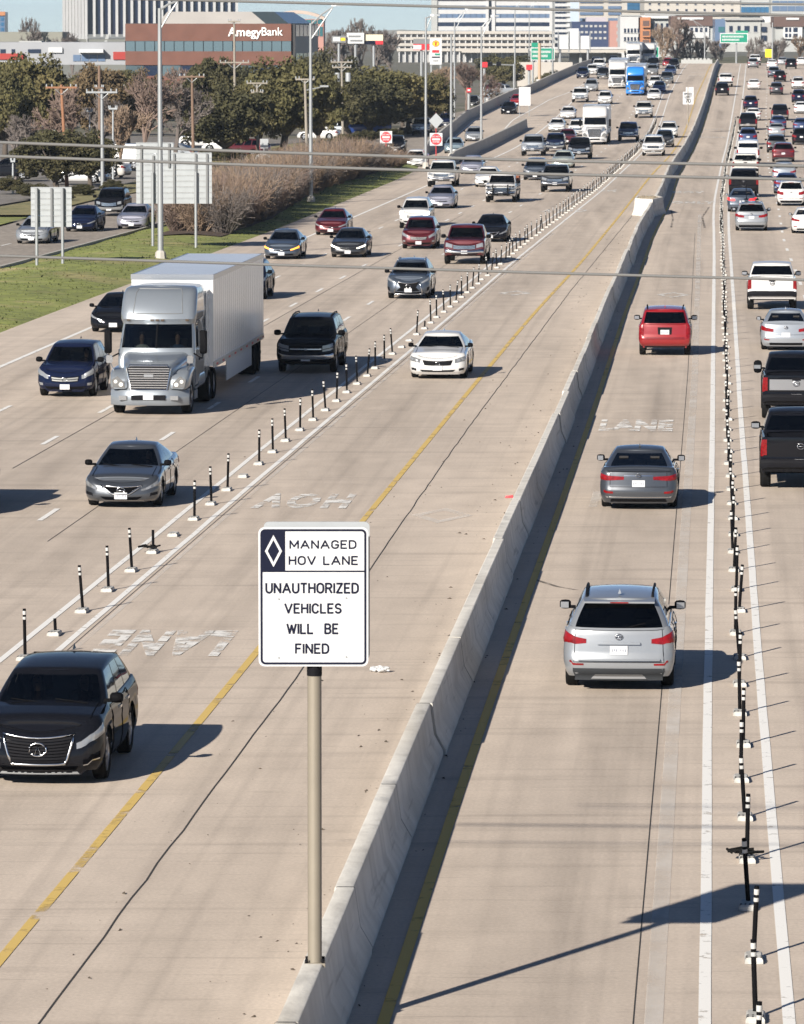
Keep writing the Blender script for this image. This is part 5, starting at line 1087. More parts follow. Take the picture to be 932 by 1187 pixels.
# ================================================================== the traffic
# (pixel x of the near face centre, pixel y of its ground line, kind, paint, direction o/a or heading offset, label)
TR = [
 (44, 913, 'luxury_suv', 'black', 'o', 'glossy black sport utility with big chrome mesh grille at the left edge, nearest vehicle'),
 (140, 590, 'altima', 'gunmetal', 'o', 'dark grey sedan with V shaped chrome grille beside the left delineator posts'),
 (75, 461, 'crossover', 'navy', 'o', 'dark navy crossover just left of the big silver semi truck'),
 (131, 386, 'electric', 'black', 'o', 'black rounded sedan half hidden behind the silver semi cab'),
 (354, 433, 'big_suv', 'black', 'o', 'black boxy full-size utility with chrome bumper in the semi trailer shadow'),
 (507, 440, 'charger', 'white', 'o', 'white muscle sedan with black grille alone in the left carpool lane'),
 (282, 348, 'lexus_suv', 'navy', 'o', 'dark blue crossover mostly hidden behind the white trailer'),
 (473, 347, 'lexus_suv', 'slate', 'o', 'slate blue crossover with spindle grille next to the left posts'),
 (326, 301, 'compact', 'slate', 'o', 'slate grey sedan with lit amber lamps in the outer left lane'),
 (403, 299, 'compact', 'darkgrey', 'o', 'dark grey compact sedan right of the amber-lamped one'),
 (383, 273, 'compact', 'maroon', 'o', 'maroon sedan in the outer lane below the bare hedge'),
 (480, 263, 'crossover', 'white', 'o', 'white crossover directly behind the maroon people carrier'),
 (510, 242, 'compact', 'lavender', 'o', 'lavender silver sedan behind the white crossover'),
 (511, 217, 'pickup', 'white', 'o', 'white pickup with large grille in the outer left lane near the gore'),
 (485, 289, 'crossover', 'maroon', 'o', 'deep maroon people carrier with chrome trim between two lanes of traffic'),
 (538, 307, 'pickup', 'maroon', 'o', 'dark red pickup facing the camera next to the left delineators'),
 (568, 281, 'altima', 'black', 'o', 'black sedan behind the dark red pickup'),
 (580, 235, 'pickup', 'white', 'o', 'white flatbed pickup with black brush guard and rusty load'),
 (564, 217, 'compact', 'white', 'o', 'small white car hidden behind the white flatbed pickup'),
 (546, 202, 'compact', 'lavender', 'o', 'silver-blue sedan passing the near end of the island wall'),
 (643, 223, 'pickup', 'darkgrey', 'o', 'dark grey pickup with black grille beside the left posts'),
 (620, 209, 'crossover', 'slate', 'o', 'blue-grey utility just ahead of the dark grey pickup'),
 (652, 195, 'compact', 'palegreen', 'o', 'pale green-grey sedan behind the dark grey pickup'),
 (671, 185, 'pickup', 'black', 'o', 'black pickup in front of the white fairing truck'),
 (617, 181, 'pickup', 'silverblue', 'o', 'grey pickup in the outer lane near the island wall end'),
 (643, 176, 'boxy_suv', 'navy', 'o', 'navy utility left of the white fairing truck'),
 (657, 167, 'compact', 'maroon', 'o', 'small maroon car tucked beside the white fairing truck'),
 (645, 153, 'compact', 'white', 'o', 'white car on the solid line below the portable white panel'),
 (669, 158, 'boxy_suv', 'white', 'o', 'white boxy utility immediately left of the white fairing truck'),
 (689, 168, 'day_truck', 'white', 'o', 'white truck with tall smooth roof fairing in mid traffic'),
 (728, 164, 'pickup', 'dullblue', 'o', 'dark blue pickup right of the white fairing truck'),
 (757, 181, 'big_suv', 'white', 'o', 'white full-size utility leading the left carpool lane beside the barrier'),
 (770, 171, 'crossover', 'darkgrey', 'o', 'dark grey crossover second in the far carpool queue'),
 (775, 160, 'crossover', 'white', 'o', 'white crossover third in the far carpool queue'),
 (746, 137, 'pickup', 'offwhite', 'o', 'off-white pickup alone between the blue pickup and the blue semi'),
 (758, 116, 'compact', 'white', 'o', 'white sedan nearest in the cluster right of the blue semi'),
 (764, 107, 'compact', 'blue', 'o', 'bright blue sedan in the cluster right of the blue semi'),
 (759, 102, 'crossover', 'white', 'o', 'white crossover behind the bright blue sedan'),
 (773, 97, 'boxy_suv', 'darkgrey', 'o', 'charcoal utility furthest right of the cluster by the left posts'),
 (736, 111, 'semi_low', 'brightblue', 'o', 'bright blue semi truck among distant traffic'),
 (715, 103, 'semi_low', 'white', 'o', 'white semi truck running beside the bright blue one'),
 (701, 121, 'crossover', 'white', 'o', 'white crossover ahead of the two distant semi trucks'),
 (672, 119, 'pickup', 'white', 'o', 'white pickup just inside the left edge line past the gore'),
 (685, 106, 'crossover', 'silver', 'o', 'silver crossover behind the white pickup past the gore'),
 (658, 138, 'compact', 'white', 'o', 'white hatchback in the outer lane between gore and fairing truck'),
 (675, 91, 'crossover', 'navy', 'o', 'navy crossover on the far ramp beside the parapet'),
 (686, 87, 'crossover', 'white', 'o', 'white crossover behind the navy one on the far rise'),
 (694, 82, 'pickup', 'white', 'o', 'white pickup high on the rise left of the semis'),
 (699, 92, 'boxy_suv', 'black', 'o', 'black utility left of the distant white semi'),
 (714, 79, 'crossover', 'silver', 'o', 'silver utility just behind the distant white semi'),
 (756, 87, 'crossover', 'grey', 'o', 'grey crossover behind the bright blue semi'),
 (757, 80, 'big_suv', 'black', 'o', 'black full-size utility behind the grey crossover on the rise'),
 (774, 77, 'compact', 'red', 'o', 'red car at the crest of the oncoming lanes'),
 (781, 80, 'crossover', 'black', 'o', 'black crossover at the crest beside the left posts'),
 (777, 87, 'compact', 'dullblue', 'o', 'dark blue car below the crest beside the left posts'),
 (734, 76, 'semi_low', 'white', 'o', 'white semi truck cresting the rise behind the bright blue one'),
 (751, 75, 'day_truck', 'white', 'o', 'white cab truck cresting the rise beneath the green sign'),
 (711, 76, 'crossover', 'black', 'o', 'black crossover cresting the rise left of the white semi'),
 (690, 76, 'compact', 'darkgrey', 'o', 'dark grey car cresting the rise at far left'),
 (724, 77, 'compact', 'navy', 'o', 'navy car cresting the rise between two white trucks'),
 (-92, 602, 'pickup', 'grey', 'o', 'grey pickup out of sight at the left whose shadow enters the picture'),
 # leaving
 (717, 803, 'family_suv', 'silver', 'a', 'silver sport utility with red tail lights, nearest in the right carpool lane'),
 (740, 592, 'es_sedan', 'gunmetal', 'a', 'dark grey luxury sedan seen from behind in the right carpool lane'),
 (770.5, 413, 'boxy_suv', 'red', 'a', 'bright red boxy utility seen from behind in the right carpool lane'),
 (928, 569, 'pickup', 'black', 'a', 'black pickup cut off by the right edge, nearest there'),
 (923, 488, 'pickup_chrome', 'black', 'a', 'black pickup with silver tailgate panel and tow mirrors at the right edge'),
 (911, 407, 'compact', 'silverblue', 'a', 'silver-blue compact sedan at the right edge behind the white pickup'),
 (895, 360, 'pickup', 'white', 'a', 'white pickup with dark bumper seen from behind in the right lanes'),
 (871, 268, 'lexus_suv', 'silver', 'a', 'silver crossover carrying bicycles on its roof'),
 (860, 246, 'altima', 'slate', 'a', 'slate sedan with lit brake lights next to the bicycle carrier'),
 (862, 229, 'pickup', 'black', 'a', 'black pickup between the white work truck and the slate sedan'),
 (864, 207, 'pickup', 'offwhite', 'a', 'white work pickup with cluttered bed behind the white cargo van'),
 (867, 191, 'van', 'white', 'a', 'white cargo van in the lane next to the right posts'),
 (867, 168, 'crossover', 'dullblue', 'a', 'blue crossover ahead of the white cargo van'),
 (867, 151, 'big_suv', 'black', 'a', 'black full-size utility ahead of the blue crossover'),
 (873, 140, 'compact', 'white', 'a', 'white sedan ahead of the black full-size utility'),
 (870, 127, 'crossover', 'navy', 'a', 'dark navy crossover ahead of the white sedan beside the right posts'),
 (874, 104, 'compact', 'white', 'a', 'lone white sedan in the lane beside the right posts near the crest'),
 (841, 101, 'pickup', 'white', 'a', 'white pickup far up the right carpool lane'),
 (837, 111, 'boxy_suv', 'black', 'a', 'black utility trailing the far white pickup in the carpool lane'),
 (895, 79, 'compact', 'white', 'a', 'white car near the crest beneath the yellow sign'),
 (897, 90, 'crossover', 'slate', 'a', 'slate crossover, left of two dark ones in the second right lane'),
 (904, 95, 'crossover', 'black', 'a', 'black crossover, right of two dark ones in the second right lane'),
 (900, 110, 'crossover', 'darkgrey', 'a', 'charcoal crossover alone in the second right lane'),
 (904, 140, 'big_suv', 'black', 'a', 'black utility in the second lane beside the white sedan'),
 (902, 150, 'compact', 'dullblue', 'a', 'blue car with red lights behind the black second-lane utility'),
 (900, 159, 'compact', 'silver', 'a', 'silver rounded car behind the blue second-lane car'),
 (900, 177, 'crossover', 'darkgrey', 'a', 'dark grey crossover left of the maroon utility'),
 (908, 188, 'family_suv', 'maroon', 'a', 'maroon utility seen from behind in the second right lane'),
 (909, 211, 'compact', 'silverblue', 'a', 'pale silver-blue car behind the maroon utility'),
 (912, 225, 'compact', 'dullblue', 'a', 'blue car partly hidden behind the white crossover'),
 (917, 239, 'crossover', 'white', 'a', 'white crossover seen from behind in the second right lane'),
 (936, 271, 'compact', 'white', 'a', 'white sedan half cut off at the right edge'),
 (925, 103, 'crossover', 'white', 'a', 'white crossover at the right edge, farthest of the third lane queue'),
 (926, 119, 'crossover', 'navy', 'a', 'navy crossover at the right edge below a white one'),
 (929, 132, 'compact', 'white', 'a', 'white car at the right edge below the navy crossover'),
 (929, 153, 'compact', 'dullblue', 'a', 'blue car at the right edge above the black crossover'),
 (929, 168, 'crossover', 'black', 'a', 'black crossover at the right edge level with the blue crossover'),
 (917, 80, 'boxy_suv', 'black', 'a', 'black utility near the crest in the third right lane'),
 (873, 79, 'crossover', 'grey', 'a', 'grey crossover near the crest in the first right lane'),
 (875, 76, 'pickup', 'white', 'a', 'white pickup cresting the rise in the first right lane'),
 (929, 76, 'compact', 'white', 'a', 'white car cresting the rise at the right edge'),
 (907, 76, 'compact', 'silver', 'a', 'silver car cresting the rise in the second right lane'),
 # exit ramp
 (549, 164, 'compact', 'silver', 'o', 'silver car coming down the exit ramp'),
 (589, 132.5, 'compact', 'black', 'o', 'black car on the exit ramp left of the portable white panel'),
 (599, 123, 'compact', 'red', 'o', 'red car half hidden behind the portable white panel'),
 (526, 178, 'compact', 'tealgrey', 'o', 'teal grey sedan at the foot of the exit ramp'),
]
FR = [  # frontage road and parking: px, py, kind, paint, heading in degrees from +Y direction of travel, near face, label
 (36, 283, 'compact', 'silver', 'o', 'silver sedan on the frontage road at the left edge behind the small sign'),
 (92, 269, 'compact', 'navy', 'o', 'navy car on the frontage road beside the silver sedan'),
 (126, 251, 'boxy_suv', 'black', 'o', 'black sport utility farthest back on the near frontage road'),
 (152, 266, 'compact', 'lavender', 'o', 'lavender grey sedan on the frontage road left of the large sign back'),
 (479, 194, 'compact', 'white', 'o', 'white car leaving the ramp tip beside the parapet wall end'),
 (458, 178, 'crossover', 'black', 'o', 'black crossover on the frontage road behind the no entry sign'),
 (418, 187, 'boxy_suv', 'black', 'a', 'black boxy utility behind the small double white sign'),
 (488, 157, 'pickup', 'silverblue', 'o', 'silver-blue pickup on the frontage road under the oaks'),
 (422, 158, 'pickup', 'blue', 95, 'royal blue pickup crossing side-on under the oaks'),
 (516, 148, 'crossover', 'navy', 'o', 'navy crossover on the frontage road left of the parapet'),
 (547, 124, 'crossover', 'black', 'o', 'black crossover on the far frontage road beyond the parapet'),
 (560, 120, 'compact', 'white', 'o', 'white car on the far frontage road beyond the parapet'),
 (584, 111, 'pickup', 'silver', 60, 'silver pickup turning at the far cross street'),
 (571, 107, 'crossover', 'maroon', 60, 'maroon crossover at the far cross street'),
 (92, 212, 'compact', 'white', 80, 'white parked car behind the small sign under the leafy tree'),
 (118, 205, 'compact', 'offwhite', 70, 'off-white parked car right of the leafy tree trunk'),
 (10, 208, 'crossover', 'black', 80, 'black parked car at the left edge under the trees'),
 (285, 182, 'crossover', 'maroon', 60, 'dark red parked crossover under the oaks right of the large sign back'),
 (262, 176, 'compact', 'white', 80, 'white parked car under the oaks above the large sign back'),
 (383, 158, 'crossover', 'silverblue', 70, 'silver-blue parked crossover behind the transformer pole'),
 (240, 173, 'pickup', 'white', 80, 'white parked pickup just above the large sign back'),
 (200, 185, 'compact', 'silver', 70, 'silver parked car behind the large sign back'),
 (138, 196, 'van', 'white', 80, 'white parked van beside the blue canopy'),
 (370, 162, 'compact', 'white', 75, 'white parked car under the dark oak left of the transformer pole'),
]
NAMES = {'luxury_suv': 'sport_utility', 'family_suv': 'sport_utility', 'big_suv': 'sport_utility', 'boxy_suv': 'sport_utility', 'crossover': 'crossover', 'lexus_suv': 'crossover', 'altima': 'sedan', 'charger': 'sedan', 'es_sedan': 'sedan', 'compact': 'sedan', 'electric': 'sedan', 'pickup': 'pickup_truck', 'pickup_chrome': 'pickup_truck', 'van': 'van', 'semi': 'semi_truck', 'semi_low': 'semi_truck', 'day_truck': 'semi_truck', 'box_truck': 'box_truck'}
CATS = {'sport_utility': 'SUV', 'crossover': 'SUV', 'sedan': 'car', 'pickup_truck': 'pickup', 'van': 'van', 'semi_truck': 'truck', 'box_truck': 'truck'}
CARS = {}
def place(px, py, kind, col, d, label, frontage_=False):
    sp = SPEC[kind]; X, Y = G(px, py, not frontage_, -.05 if frontage_ else 0.0)
    ref = c_fR if frontage_ else (c_bar if px > 560 or py > 300 else c_edge)
    if not frontage_ and d == 'o': ref = c_edge if X < c_out(Y) - 6 else c_out
    if not frontage_ and d == 'o' and X < c_edge(Y) - 2: ref = c_wall
    if d in ('o', 'a'):
        s = ref.slope(Y); a = math.atan2(1, s); dirv = Vector((s, 1)).normalized()
        hl_ = sp.half if d == 'o' else sp.halfr
        C = Vector((X, Y)) + dirv * hl_; rz = a + (math.pi if d == 'o' else 0)
        zs = (prof(C.y + 5) - prof(C.y - 5)) / 10 if not frontage_ else 0; pit = math.atan(zs) * (1 if d == 'o' else -1)
    else:
        rz = R(90 + d); C = Vector((X, Y)); pit = 0
    lod = 2 if py > 330 else (1 if py > 225 else 0)
    nm = NAMES[kind]
    t = put(sp, nm, label, CATS[nm], C.x, C.y, rz, paint(col), 'vehicles on the freeway' if not frontage_ else 'vehicles beside the freeway', lod, -.05 if frontage_ else prof(C.y) + .004, pit)
    CARS[label] = t; return t
for e in TR: place(*e)
for e in FR: place(*e, frontage_=True)
# the silver semi in front, placed by its bumper
X, Y = G(172, 482); s = lane_line(2); sl_ = (s(Y + 6) - s(Y - 6)) / 12
SEMI = put(SPEC['semi'], 'semi_truck', 'silver-grey semi truck pulling a long white ribbed trailer', 'truck', X, Y, math.atan2(1, sl_) + math.pi, paint('truckgrey'), 'vehicles on the freeway', 2, .004)
def car(sub): return [o for l, o in CARS.items() if sub in l][0]
# loads and roof racks
c0 = car('bicycles'); th = thing('bicycle_rack', 'pair of dark bicycles lying on the roof of the silver crossover', 'bicycles', c0.location + Vector((0, 0, 1.72)), c0.rotation_euler.z)
for yy in (-.3, .3):
    mb = MB()
    for xx in (-.55, .5): mb.tube([(xx + .31 * math.cos(a), yy + .02 * math.sin(a), .36 + .31 * math.sin(a)) for a in np.linspace(0, 2 * math.pi, 15)], .022, 5, cap=False)
    mb.tube([(-.55, yy, .36), (-.1, yy, .32), (.4, yy, .72), (-.2, yy, .72), (-.1, yy, .32)], .02, 5); mb.tube([(.5, yy, .36), (.38, yy, .78), (.3, yy, .85)], .02, 5); mb.tube([(-.2, yy, .72), (-.24, yy, .85)], .03, 5); mb.obj('bicycle', M_DARK, th)
mb = MB(); mb.box(-.8, .8, -.42, -.2, 0, .05); mb.box(-.8, .8, .2, .42, 0, .05); mb.obj('tray', M_DARK, th)
c1 = car('brush guard'); th = thing('rusty_load', 'rust brown boxes loaded on the bed of the white flatbed pickup', 'load', c1.location + c1.matrix_world.to_3x3() @ Vector((0, 0, .8)), c1.rotation_euler.z)
mb = MB(); mb.box(-2.8, -1.2, -1.0, 1.0, .05, .85); mb.obj('crate', mat('rust', (.22, .075, .04), .9, var=.2), th)
bgd = thing('brush_guard', 'black tubular brush guard on the nose of the white flatbed pickup', 'guard', c1.location, c1.rotation_euler.z)
mb = MB()
for zz in (.6, .85, 1.1): mb.tube([(3.0, -.95, zz), (3.08, -.5, zz), (3.08, .5, zz), (3.0, .95, zz)], .04, 6)
for yy in (-.5, .5): mb.tube([(3.08, yy, .45), (3.08, yy, 1.2)], .045, 6)
mb.obj('bars', M_BLACK, bgd)
c2 = car('cluttered bed'); th = thing('tool_load', 'heap of dark tools in the bed of the white work pickup', 'load', c2.location + Vector((0, 0, .8)), c2.rotation_euler.z)
mb = MB()
for i in range(14): x = -2.7 + 1.5 * RNG.random(); y = -.7 + 1.4 * RNG.random(); mb.box(x, x + .3 + .3 * RNG.random(), y - .1, y + .2, .03, .35 + .5 * RNG.random())
mb.obj('tool', M_DARK, th)
# people
cI = car('nearest vehicle'); person(cI, (-.16, .38, .60), 'driver in a grey shirt at the wheel of the near black sport utility')
person(cI, (-.18, -.38, .60), 'front passenger in a pale shirt in the near black sport utility', mat('pale_shirt', (.5, .48, .44), .9))
person(SEMI, (-3.0, .55, 1.45), 'driver in the cab of the silver semi truck', mat('blue_shirt', (.08, .12, .22), .9)); person(SEMI, (-3.0, -.55, 1.45), 'passenger in a white shirt in the cab of the silver semi truck', mat('white_shirt', (.65, .64, .62), .9))
person(car('dark navy crossover just left'), (-.1, .38, .56), 'driver of the dark navy crossover beside the semi truck')
person(car('muscle sedan'), (-.25, .38, .40), 'driver of the white muscle sedan')
person(car('V shaped'), (-.25, .38, .38), 'driver of the dark grey sedan by the left posts')
for lab, m in (('amber lamps', M_AMBER), ('right of the amber', M_LIT), ('maroon people', M_LIT), ('lavender silver', None)):
    if m is None: continue
    t = car(lab)
    for ch in t.children:
        if ch.name.startswith('headlight'): ch.material_slots[0].link = 'OBJECT'; ch.material_slots[0].material = m
for ch in car('lit brake').children:
    if ch.name.startswith('tail_light'): ch.material_slots[0].link = 'OBJECT'; ch.material_slots[0].material = M_REDLIT
# ================================================================== the big carpool sign on the barrier
Yp = 60.85; Xp = c_bar(Yp) - .0; k_ = Yp / F
base = V(365, 1118, Yp); Xp = base.x
sg_ = thing('carpool_sign', 'large white managed carpool lane sign on a tan post rising from the near barrier', 'sign', (Xp, Yp, .81), 0)
topz = V(365, 610, Yp).z - .81; botz = V(365, 771, Yp).z - .81; lx = V(300, 700, Yp).x - Xp; rx = V(427, 700, Yp).x - Xp
cx = (lx + rx) / 2; cz = (topz + botz) / 2; hw_ = (rx - lx) / 2; hh_ = (topz - botz) / 2
mb = MB(); mb.tube([(0, 0, .0), (0, 0, botz + .1)], .082, 16); mb.obj('post', M_POLE, sg_, angle=40)
mb = MB(); mb.tube([(0, 0, botz - .12), (0, 0, topz - .15)], .088, 16); mb.obj('dark_upper_post', M_DARK, sg_, angle=40)  # dark, slightly wider upper length of the post, starting just below the sign
mb = MB(); mb.box(-.12, .12, -.12, .12, 0, .045); mb.obj('base_plate', M_POLE, sg_)
for bx_, by_ in ((-.095, -.1), (.095, -.1), (-.095, .1), (.095, .1)): mb = MB(); mb.tube([(bx_, by_, .02), (bx_, by_, .09)], .018, 6); mb.obj('bolt', M_DARK, sg_)
def plate(name, poly, y0, y1, m, parent, loc=(0, 0, 0)): mb = MB(); mb.prism(poly, y0, y1, 'y'); return mb.obj(name, m, parent, loc=loc)
FY = -.12
plate('back_panel', [(cx + .035 + p[0], cz + .045 + p[1]) for p in rrect(hw_ - .02, hh_ - .005, .06)], .13, .15, M_SIGNBACK, sg_)
face = plate('sign_face', [(cx + p[0], cz + p[1]) for p in rrect(hw_, hh_, .07)], FY, FY + .012, M_SIGNW, sg_)
def ring2(o1, o2, y0, y1, name, m, parent):
    n = len(o1); mb = MB(); mb.add([(p[0], y0, p[1]) for p in o1] + [(p[0], y0, p[1]) for p in o2] + [(p[0], y1, p[1]) for p in o1] + [(p[0], y1, p[1]) for p in o2],
        [(k, (k + 1) % n, (k + 1) % n + n, k + n) for k in range(n)] + [(k, k + 2 * n, (k + 1) % n + 2 * n, (k + 1) % n) for k in range(n)] + [(k + n, (k + 1) % n + n, (k + 1) % n + 3 * n, k + 3 * n) for k in range(n)]); return mb.obj(name, m, parent)
b0 = [(cx + p[0], cz + p[1]) for p in rrect(hw_ - .022, hh_ - .022, .055)]; b1 = [(cx + p[0], cz + p[1]) for p in rrect(hw_ - .047, hh_ - .047, .035)]
ring2(b0, b1, FY - .004, FY + .001, 'border', M_SIGNK, face)
zt_ = V(0, 661, Yp).z - .81                                             # divider under the heading
mb = MB(); mb.box(lx + .045, rx - .045, FY - .004, FY + .001, zt_ - .009, zt_ + .009); mb.obj('divider', M_SIGNK, face)
xd = V(329.5, 0, Yp).x - Xp
mb = MB(); mb.box(lx + .04, xd, FY - .0045, FY + .001, zt_ + .006, topz - .04); mb.obj('diamond_panel', M_SIGNK, face)
dx, dz_ = (lx + .04 + xd) / 2, (zt_ + topz - .04) / 2
dm = lambda s: [(dx + .098 * s, dz_), (dx, dz_ + .185 * s), (dx - .098 * s, dz_), (dx, dz_ - .185 * s)]
ring2(dm(1), dm(.70), FY - .010, FY - .004, 'diamond', M_SIGNW, face)
def arc(cx, cy, rx, ry, a0, a1, n=9): return [(cx + rx * math.cos(R(a)), cy + ry * math.sin(R(a))) for a in np.linspace(a0, a1, n)]
GL = {'A': (.82, [[(0, 0), (.41, 1), (.82, 0)], [(.14, .33), (.68, .33)]]), 'B': (.62, [[(0, 0), (0, 1), (.34, 1)] + arc(.34, .76, .24, .24, 90, -90) + [(0, .52)], [(.34, .52)] + arc(.34, .26, .28, .26, 90, -90) + [(0, 0)]]),
 'C': (.64, [arc(.32, .68, .32, .32, 20, 180) + arc(.32, .32, .32, .32, 180, 340)]), 'D': (.64, [[(0, 0), (0, 1), (.28, 1)] + arc(.28, .64, .36, .36, 90, 0) + arc(.28, .36, .36, .36, 0, -90) + [(0, 0)]]),
 'E': (.56, [[(.56, 1), (0, 1), (0, 0), (.56, 0)], [(0, .52), (.46, .52)]]), 'F': (.55, [[(.55, 1), (0, 1), (0, 0)], [(0, .52), (.46, .52)]]), 'G': (.66, [arc(.33, .67, .33, .33, 20, 180) + arc(.33, .33, .33, .33, 180, 360) + [(.66, .45), (.38, .45)]]),
 'H': (.64, [[(0, 0), (0, 1)], [(.64, 0), (.64, 1)], [(0, .52), (.64, .52)]]), 'I': (.0, [[(0, 0), (0, 1)]]), 'L': (.54, [[(0, 1), (0, 0), (.54, 0)]]), 'M': (.82, [[(0, 0), (0, 1), (.41, .22), (.82, 1), (.82, 0)]]), 'N': (.66, [[(0, 0), (0, 1), (.66, 0), (.66, 1)]]),
 'O': (.68, [arc(.34, .66, .34, .34, 0, 180) + arc(.34, .34, .34, .34, 180, 360) + [(.68, .66)]]), 'R': (.64, [[(0, 0), (0, 1), (.36, 1)] + arc(.36, .75, .26, .25, 90, -90) + [(0, .50)], [(.34, .50), (.64, 0)]]), 'S': (.60, [arc(.30, .75, .29, .25, 25, 270, 11) + arc(.30, .25, .30, .25, 90, -160, 11)]),
 'T': (.60, [[(0, 1), (.60, 1)], [(.30, 1), (.30, 0)]]), 'U': (.64, [[(0, 1), (0, .32)] + arc(.32, .32, .32, .32, 180, 360) + [(.64, 1)]]), 'V': (.76, [[(0, 1), (.38, 0), (.76, 1)]]), 'W': (1.0, [[(0, 1), (.26, 0), (.5, .9), (.74, 0), (1, 1)]]), 'Z': (.60, [[(0, 1), (.60, 1), (0, 0), (.60, 0)]]), ' ': (.30, [])}
def sign_text(body, px, py, wpx, hpx, parent=None, th=.182):
    """roadway lettering drawn with strokes of one weight"""
    x = 0; W = sum(GL[c][0] for c in body) + .30 * (len(body) - 1); kx = (wpx - hpx * th) * k_ / W; h = hpx * k_ * (1 - th); mb = MB(); r_ = hpx * k_ * th / 2
    x0 = -W * kx / 2; j = 0
    for ch in body:
        w, st = GL[ch]
        for s_ in st:
            P = [(x0 + (x + p[0]) * kx, (p[1] - .5) * h) for p in s_]
            for a, b in zip(P[:-1], P[1:]):
                d = math.hypot(b[0] - a[0], b[1] - a[1])
                if d < 1e-6: continue
                ux, uy = (b[0] - a[0]) / d, (b[1] - a[1]) / d; e = r_ * .55; j += 1; yy = -.003 - (j % 7) * 1e-4
                q = [(a[0] - ux * e - uy * r_, a[1] - uy * e + ux * r_), (b[0] + ux * e - uy * r_, b[1] + uy * e + ux * r_), (b[0] + ux * e + uy * r_, b[1] + uy * e - ux * r_), (a[0] - ux * e + uy * r_, a[1] - uy * e - ux * r_)]
                mb.add([(p[0], yy, p[1]) for p in q] + [(p[0], .0, p[1]) for p in q], [(0, 1, 2, 3), (0, 4, 5, 1), (1, 5, 6, 2), (2, 6, 7, 3), (3, 7, 4, 0)])
        x += w + .30
    o = mb.obj('lettering', M_SIGNK, parent or face); c = V(px, py, Yp); o.location = (c.x - Xp, FY, c.z - .81)
sign_text('MANAGED', 374.5, 630, 78, 10.5); sign_text('HOV LANE', 375, 648.5, 81, 11)
sign_text('UNAUTHORIZED', 362, 680.5, 109, 13); sign_text('VEHICLES', 363, 704, 67, 12.5); sign_text('WILL  BE', 362.5, 727.5, 61, 13); sign_text('FINED', 362, 750.5, 40, 12.5)
for px, py in ((323.5, 693), (401.5, 692), (323.5, 761), (401.5, 760)): c = V(px, py, Yp); mb = MB(); mb.tube([(c.x - Xp, FY - .008, c.z - .81), (c.x - Xp, FY + .002, c.z - .81)], .012, 8); mb.obj('rivet', M_GALV, face)

# ================================================================== other signs
def post_sign(name, label, px0, px1, py0, py1, base_y, posts, m_panel, planks=0, ribs=(), thick=.03, road_=False, panels=None, zg=0.0, mpost=None, Y=None):
    X_, Yb = G((px0 + px1) / 2, base_y, road_, zg) if Y is None else (0, Y)
    zb = zg if not road_ else prof(Yb)
    c = V((px0 + px1) / 2, 0, Yb); t = thing(name, label, 'sign', (c.x, Yb, zb))
    for (a, b, y0, y1) in (panels or [(px0, px1, py0, py1)]):
        p0 = V(a, y1, Yb); p1 = V(b, y0, Yb)
        if planks:
            n = max(1, round((p1.z - p0.z) / planks)); hgt = (p1.z - p0.z) / n
            for i in range(n): mb = MB(); mb.box(p0.x - c.x, p1.x - c.x, -.03, -.012, p0.z - zb + i * hgt, p0.z - zb + (i + 1) * hgt - .012); mb.box(p0.x - c.x, p1.x - c.x, -.05, -.028, p0.z - zb + (i + 1) * hgt - .05, p0.z - zb + (i + 1) * hgt - .02); mb.obj('plank', m_panel, t)
        else: mb = MB(); mb.box(p0.x - c.x, p1.x - c.x, -.03, .0, p0.z - zb, p1.z - zb); mb.obj('panel', m_panel, t)
    for (rx_, y0, y1) in ribs:
        p0 = V(rx_, y1, Yb); p1 = V(rx_, y0, Yb); mb = MB(); mb.box(p0.x - c.x - .05, p0.x - c.x + .05, -.13, -.055, p0.z - zb, p1.z - zb); mb.obj('stiffener', M_GREYTRIM, t)
    for (qx, y0) in posts:
        p1 = V(qx, y0, Yb); mb = MB(); mb.tube([(p1.x - c.x, .06 if not ribs else -.18, -.05), (p1.x - c.x, .06 if not ribs else -.18, p1.z - zb)], .075 if ribs else .045, 10); mb.obj('post', mpost or M_GALV, t, angle=40)
    return t, c, Yb, zb
post_sign('roadside_sign', 'large pale slatted back of a two panel guide sign by the bare hedge', 158, 245.5, 165, 236, 289, [(177, 200), (227, 199)], M_SIGNBACK, .30, [(164, 168, 236), (178, 180, 236), (196, 166, 194), (202, 178, 236), (227, 178, 236), (240, 178, 236)], panels=[(158, 201, 165, 236), (201.4, 245.5, 176.6, 236)])
post_sign('roadside_sign', 'smaller slatted white sign back on two thin posts at the left edge', 36, 83, 216.5, 263, 309, [(42.5, 218), (72.5, 218)], M_SIGNBACK, .28, [(43, 218, 263), (60, 218, 263), (74, 218, 263)])
post_sign('roadside_sign', 'tall white panel seen from behind standing in the ramp gore', 601.5, 615, 101, 122.5, 135, [(602.5, 101), (613.5, 101)], M_SIGNW, road_=True)
post_sign('roadside_sign', 'small square grey sign back beyond the hedge', 301.5, 311, 161, 172, 196, [(306, 161)], M_SIGNBACK)
t, c, Yb, zb = post_sign('roadside_sign', 'pale house shaped sign back beyond the hedge', 296, 313, 183, 190, 197, [(305, 176)], M_SIGNBACK)
p = [V(a, b, Yb) for a, b in ((293, 190), (316, 190), (313, 180), (305, 176), (297, 180))]; mb = MB(); mb.prism([(q.x - c.x, q.z - zb) for q in p], -.06, -.04, 'y'); mb.obj('panel', M_SIGNBACK, t)
post_sign('roadside_sign', 'pair of narrow white sign backs on one post near the frontage road', 412.5, 425, 167, 185, 194, [(418.5, 167)], M_SIGNW, panels=[(412.5, 418, 167, 185), (419.3, 425, 167, 184)])
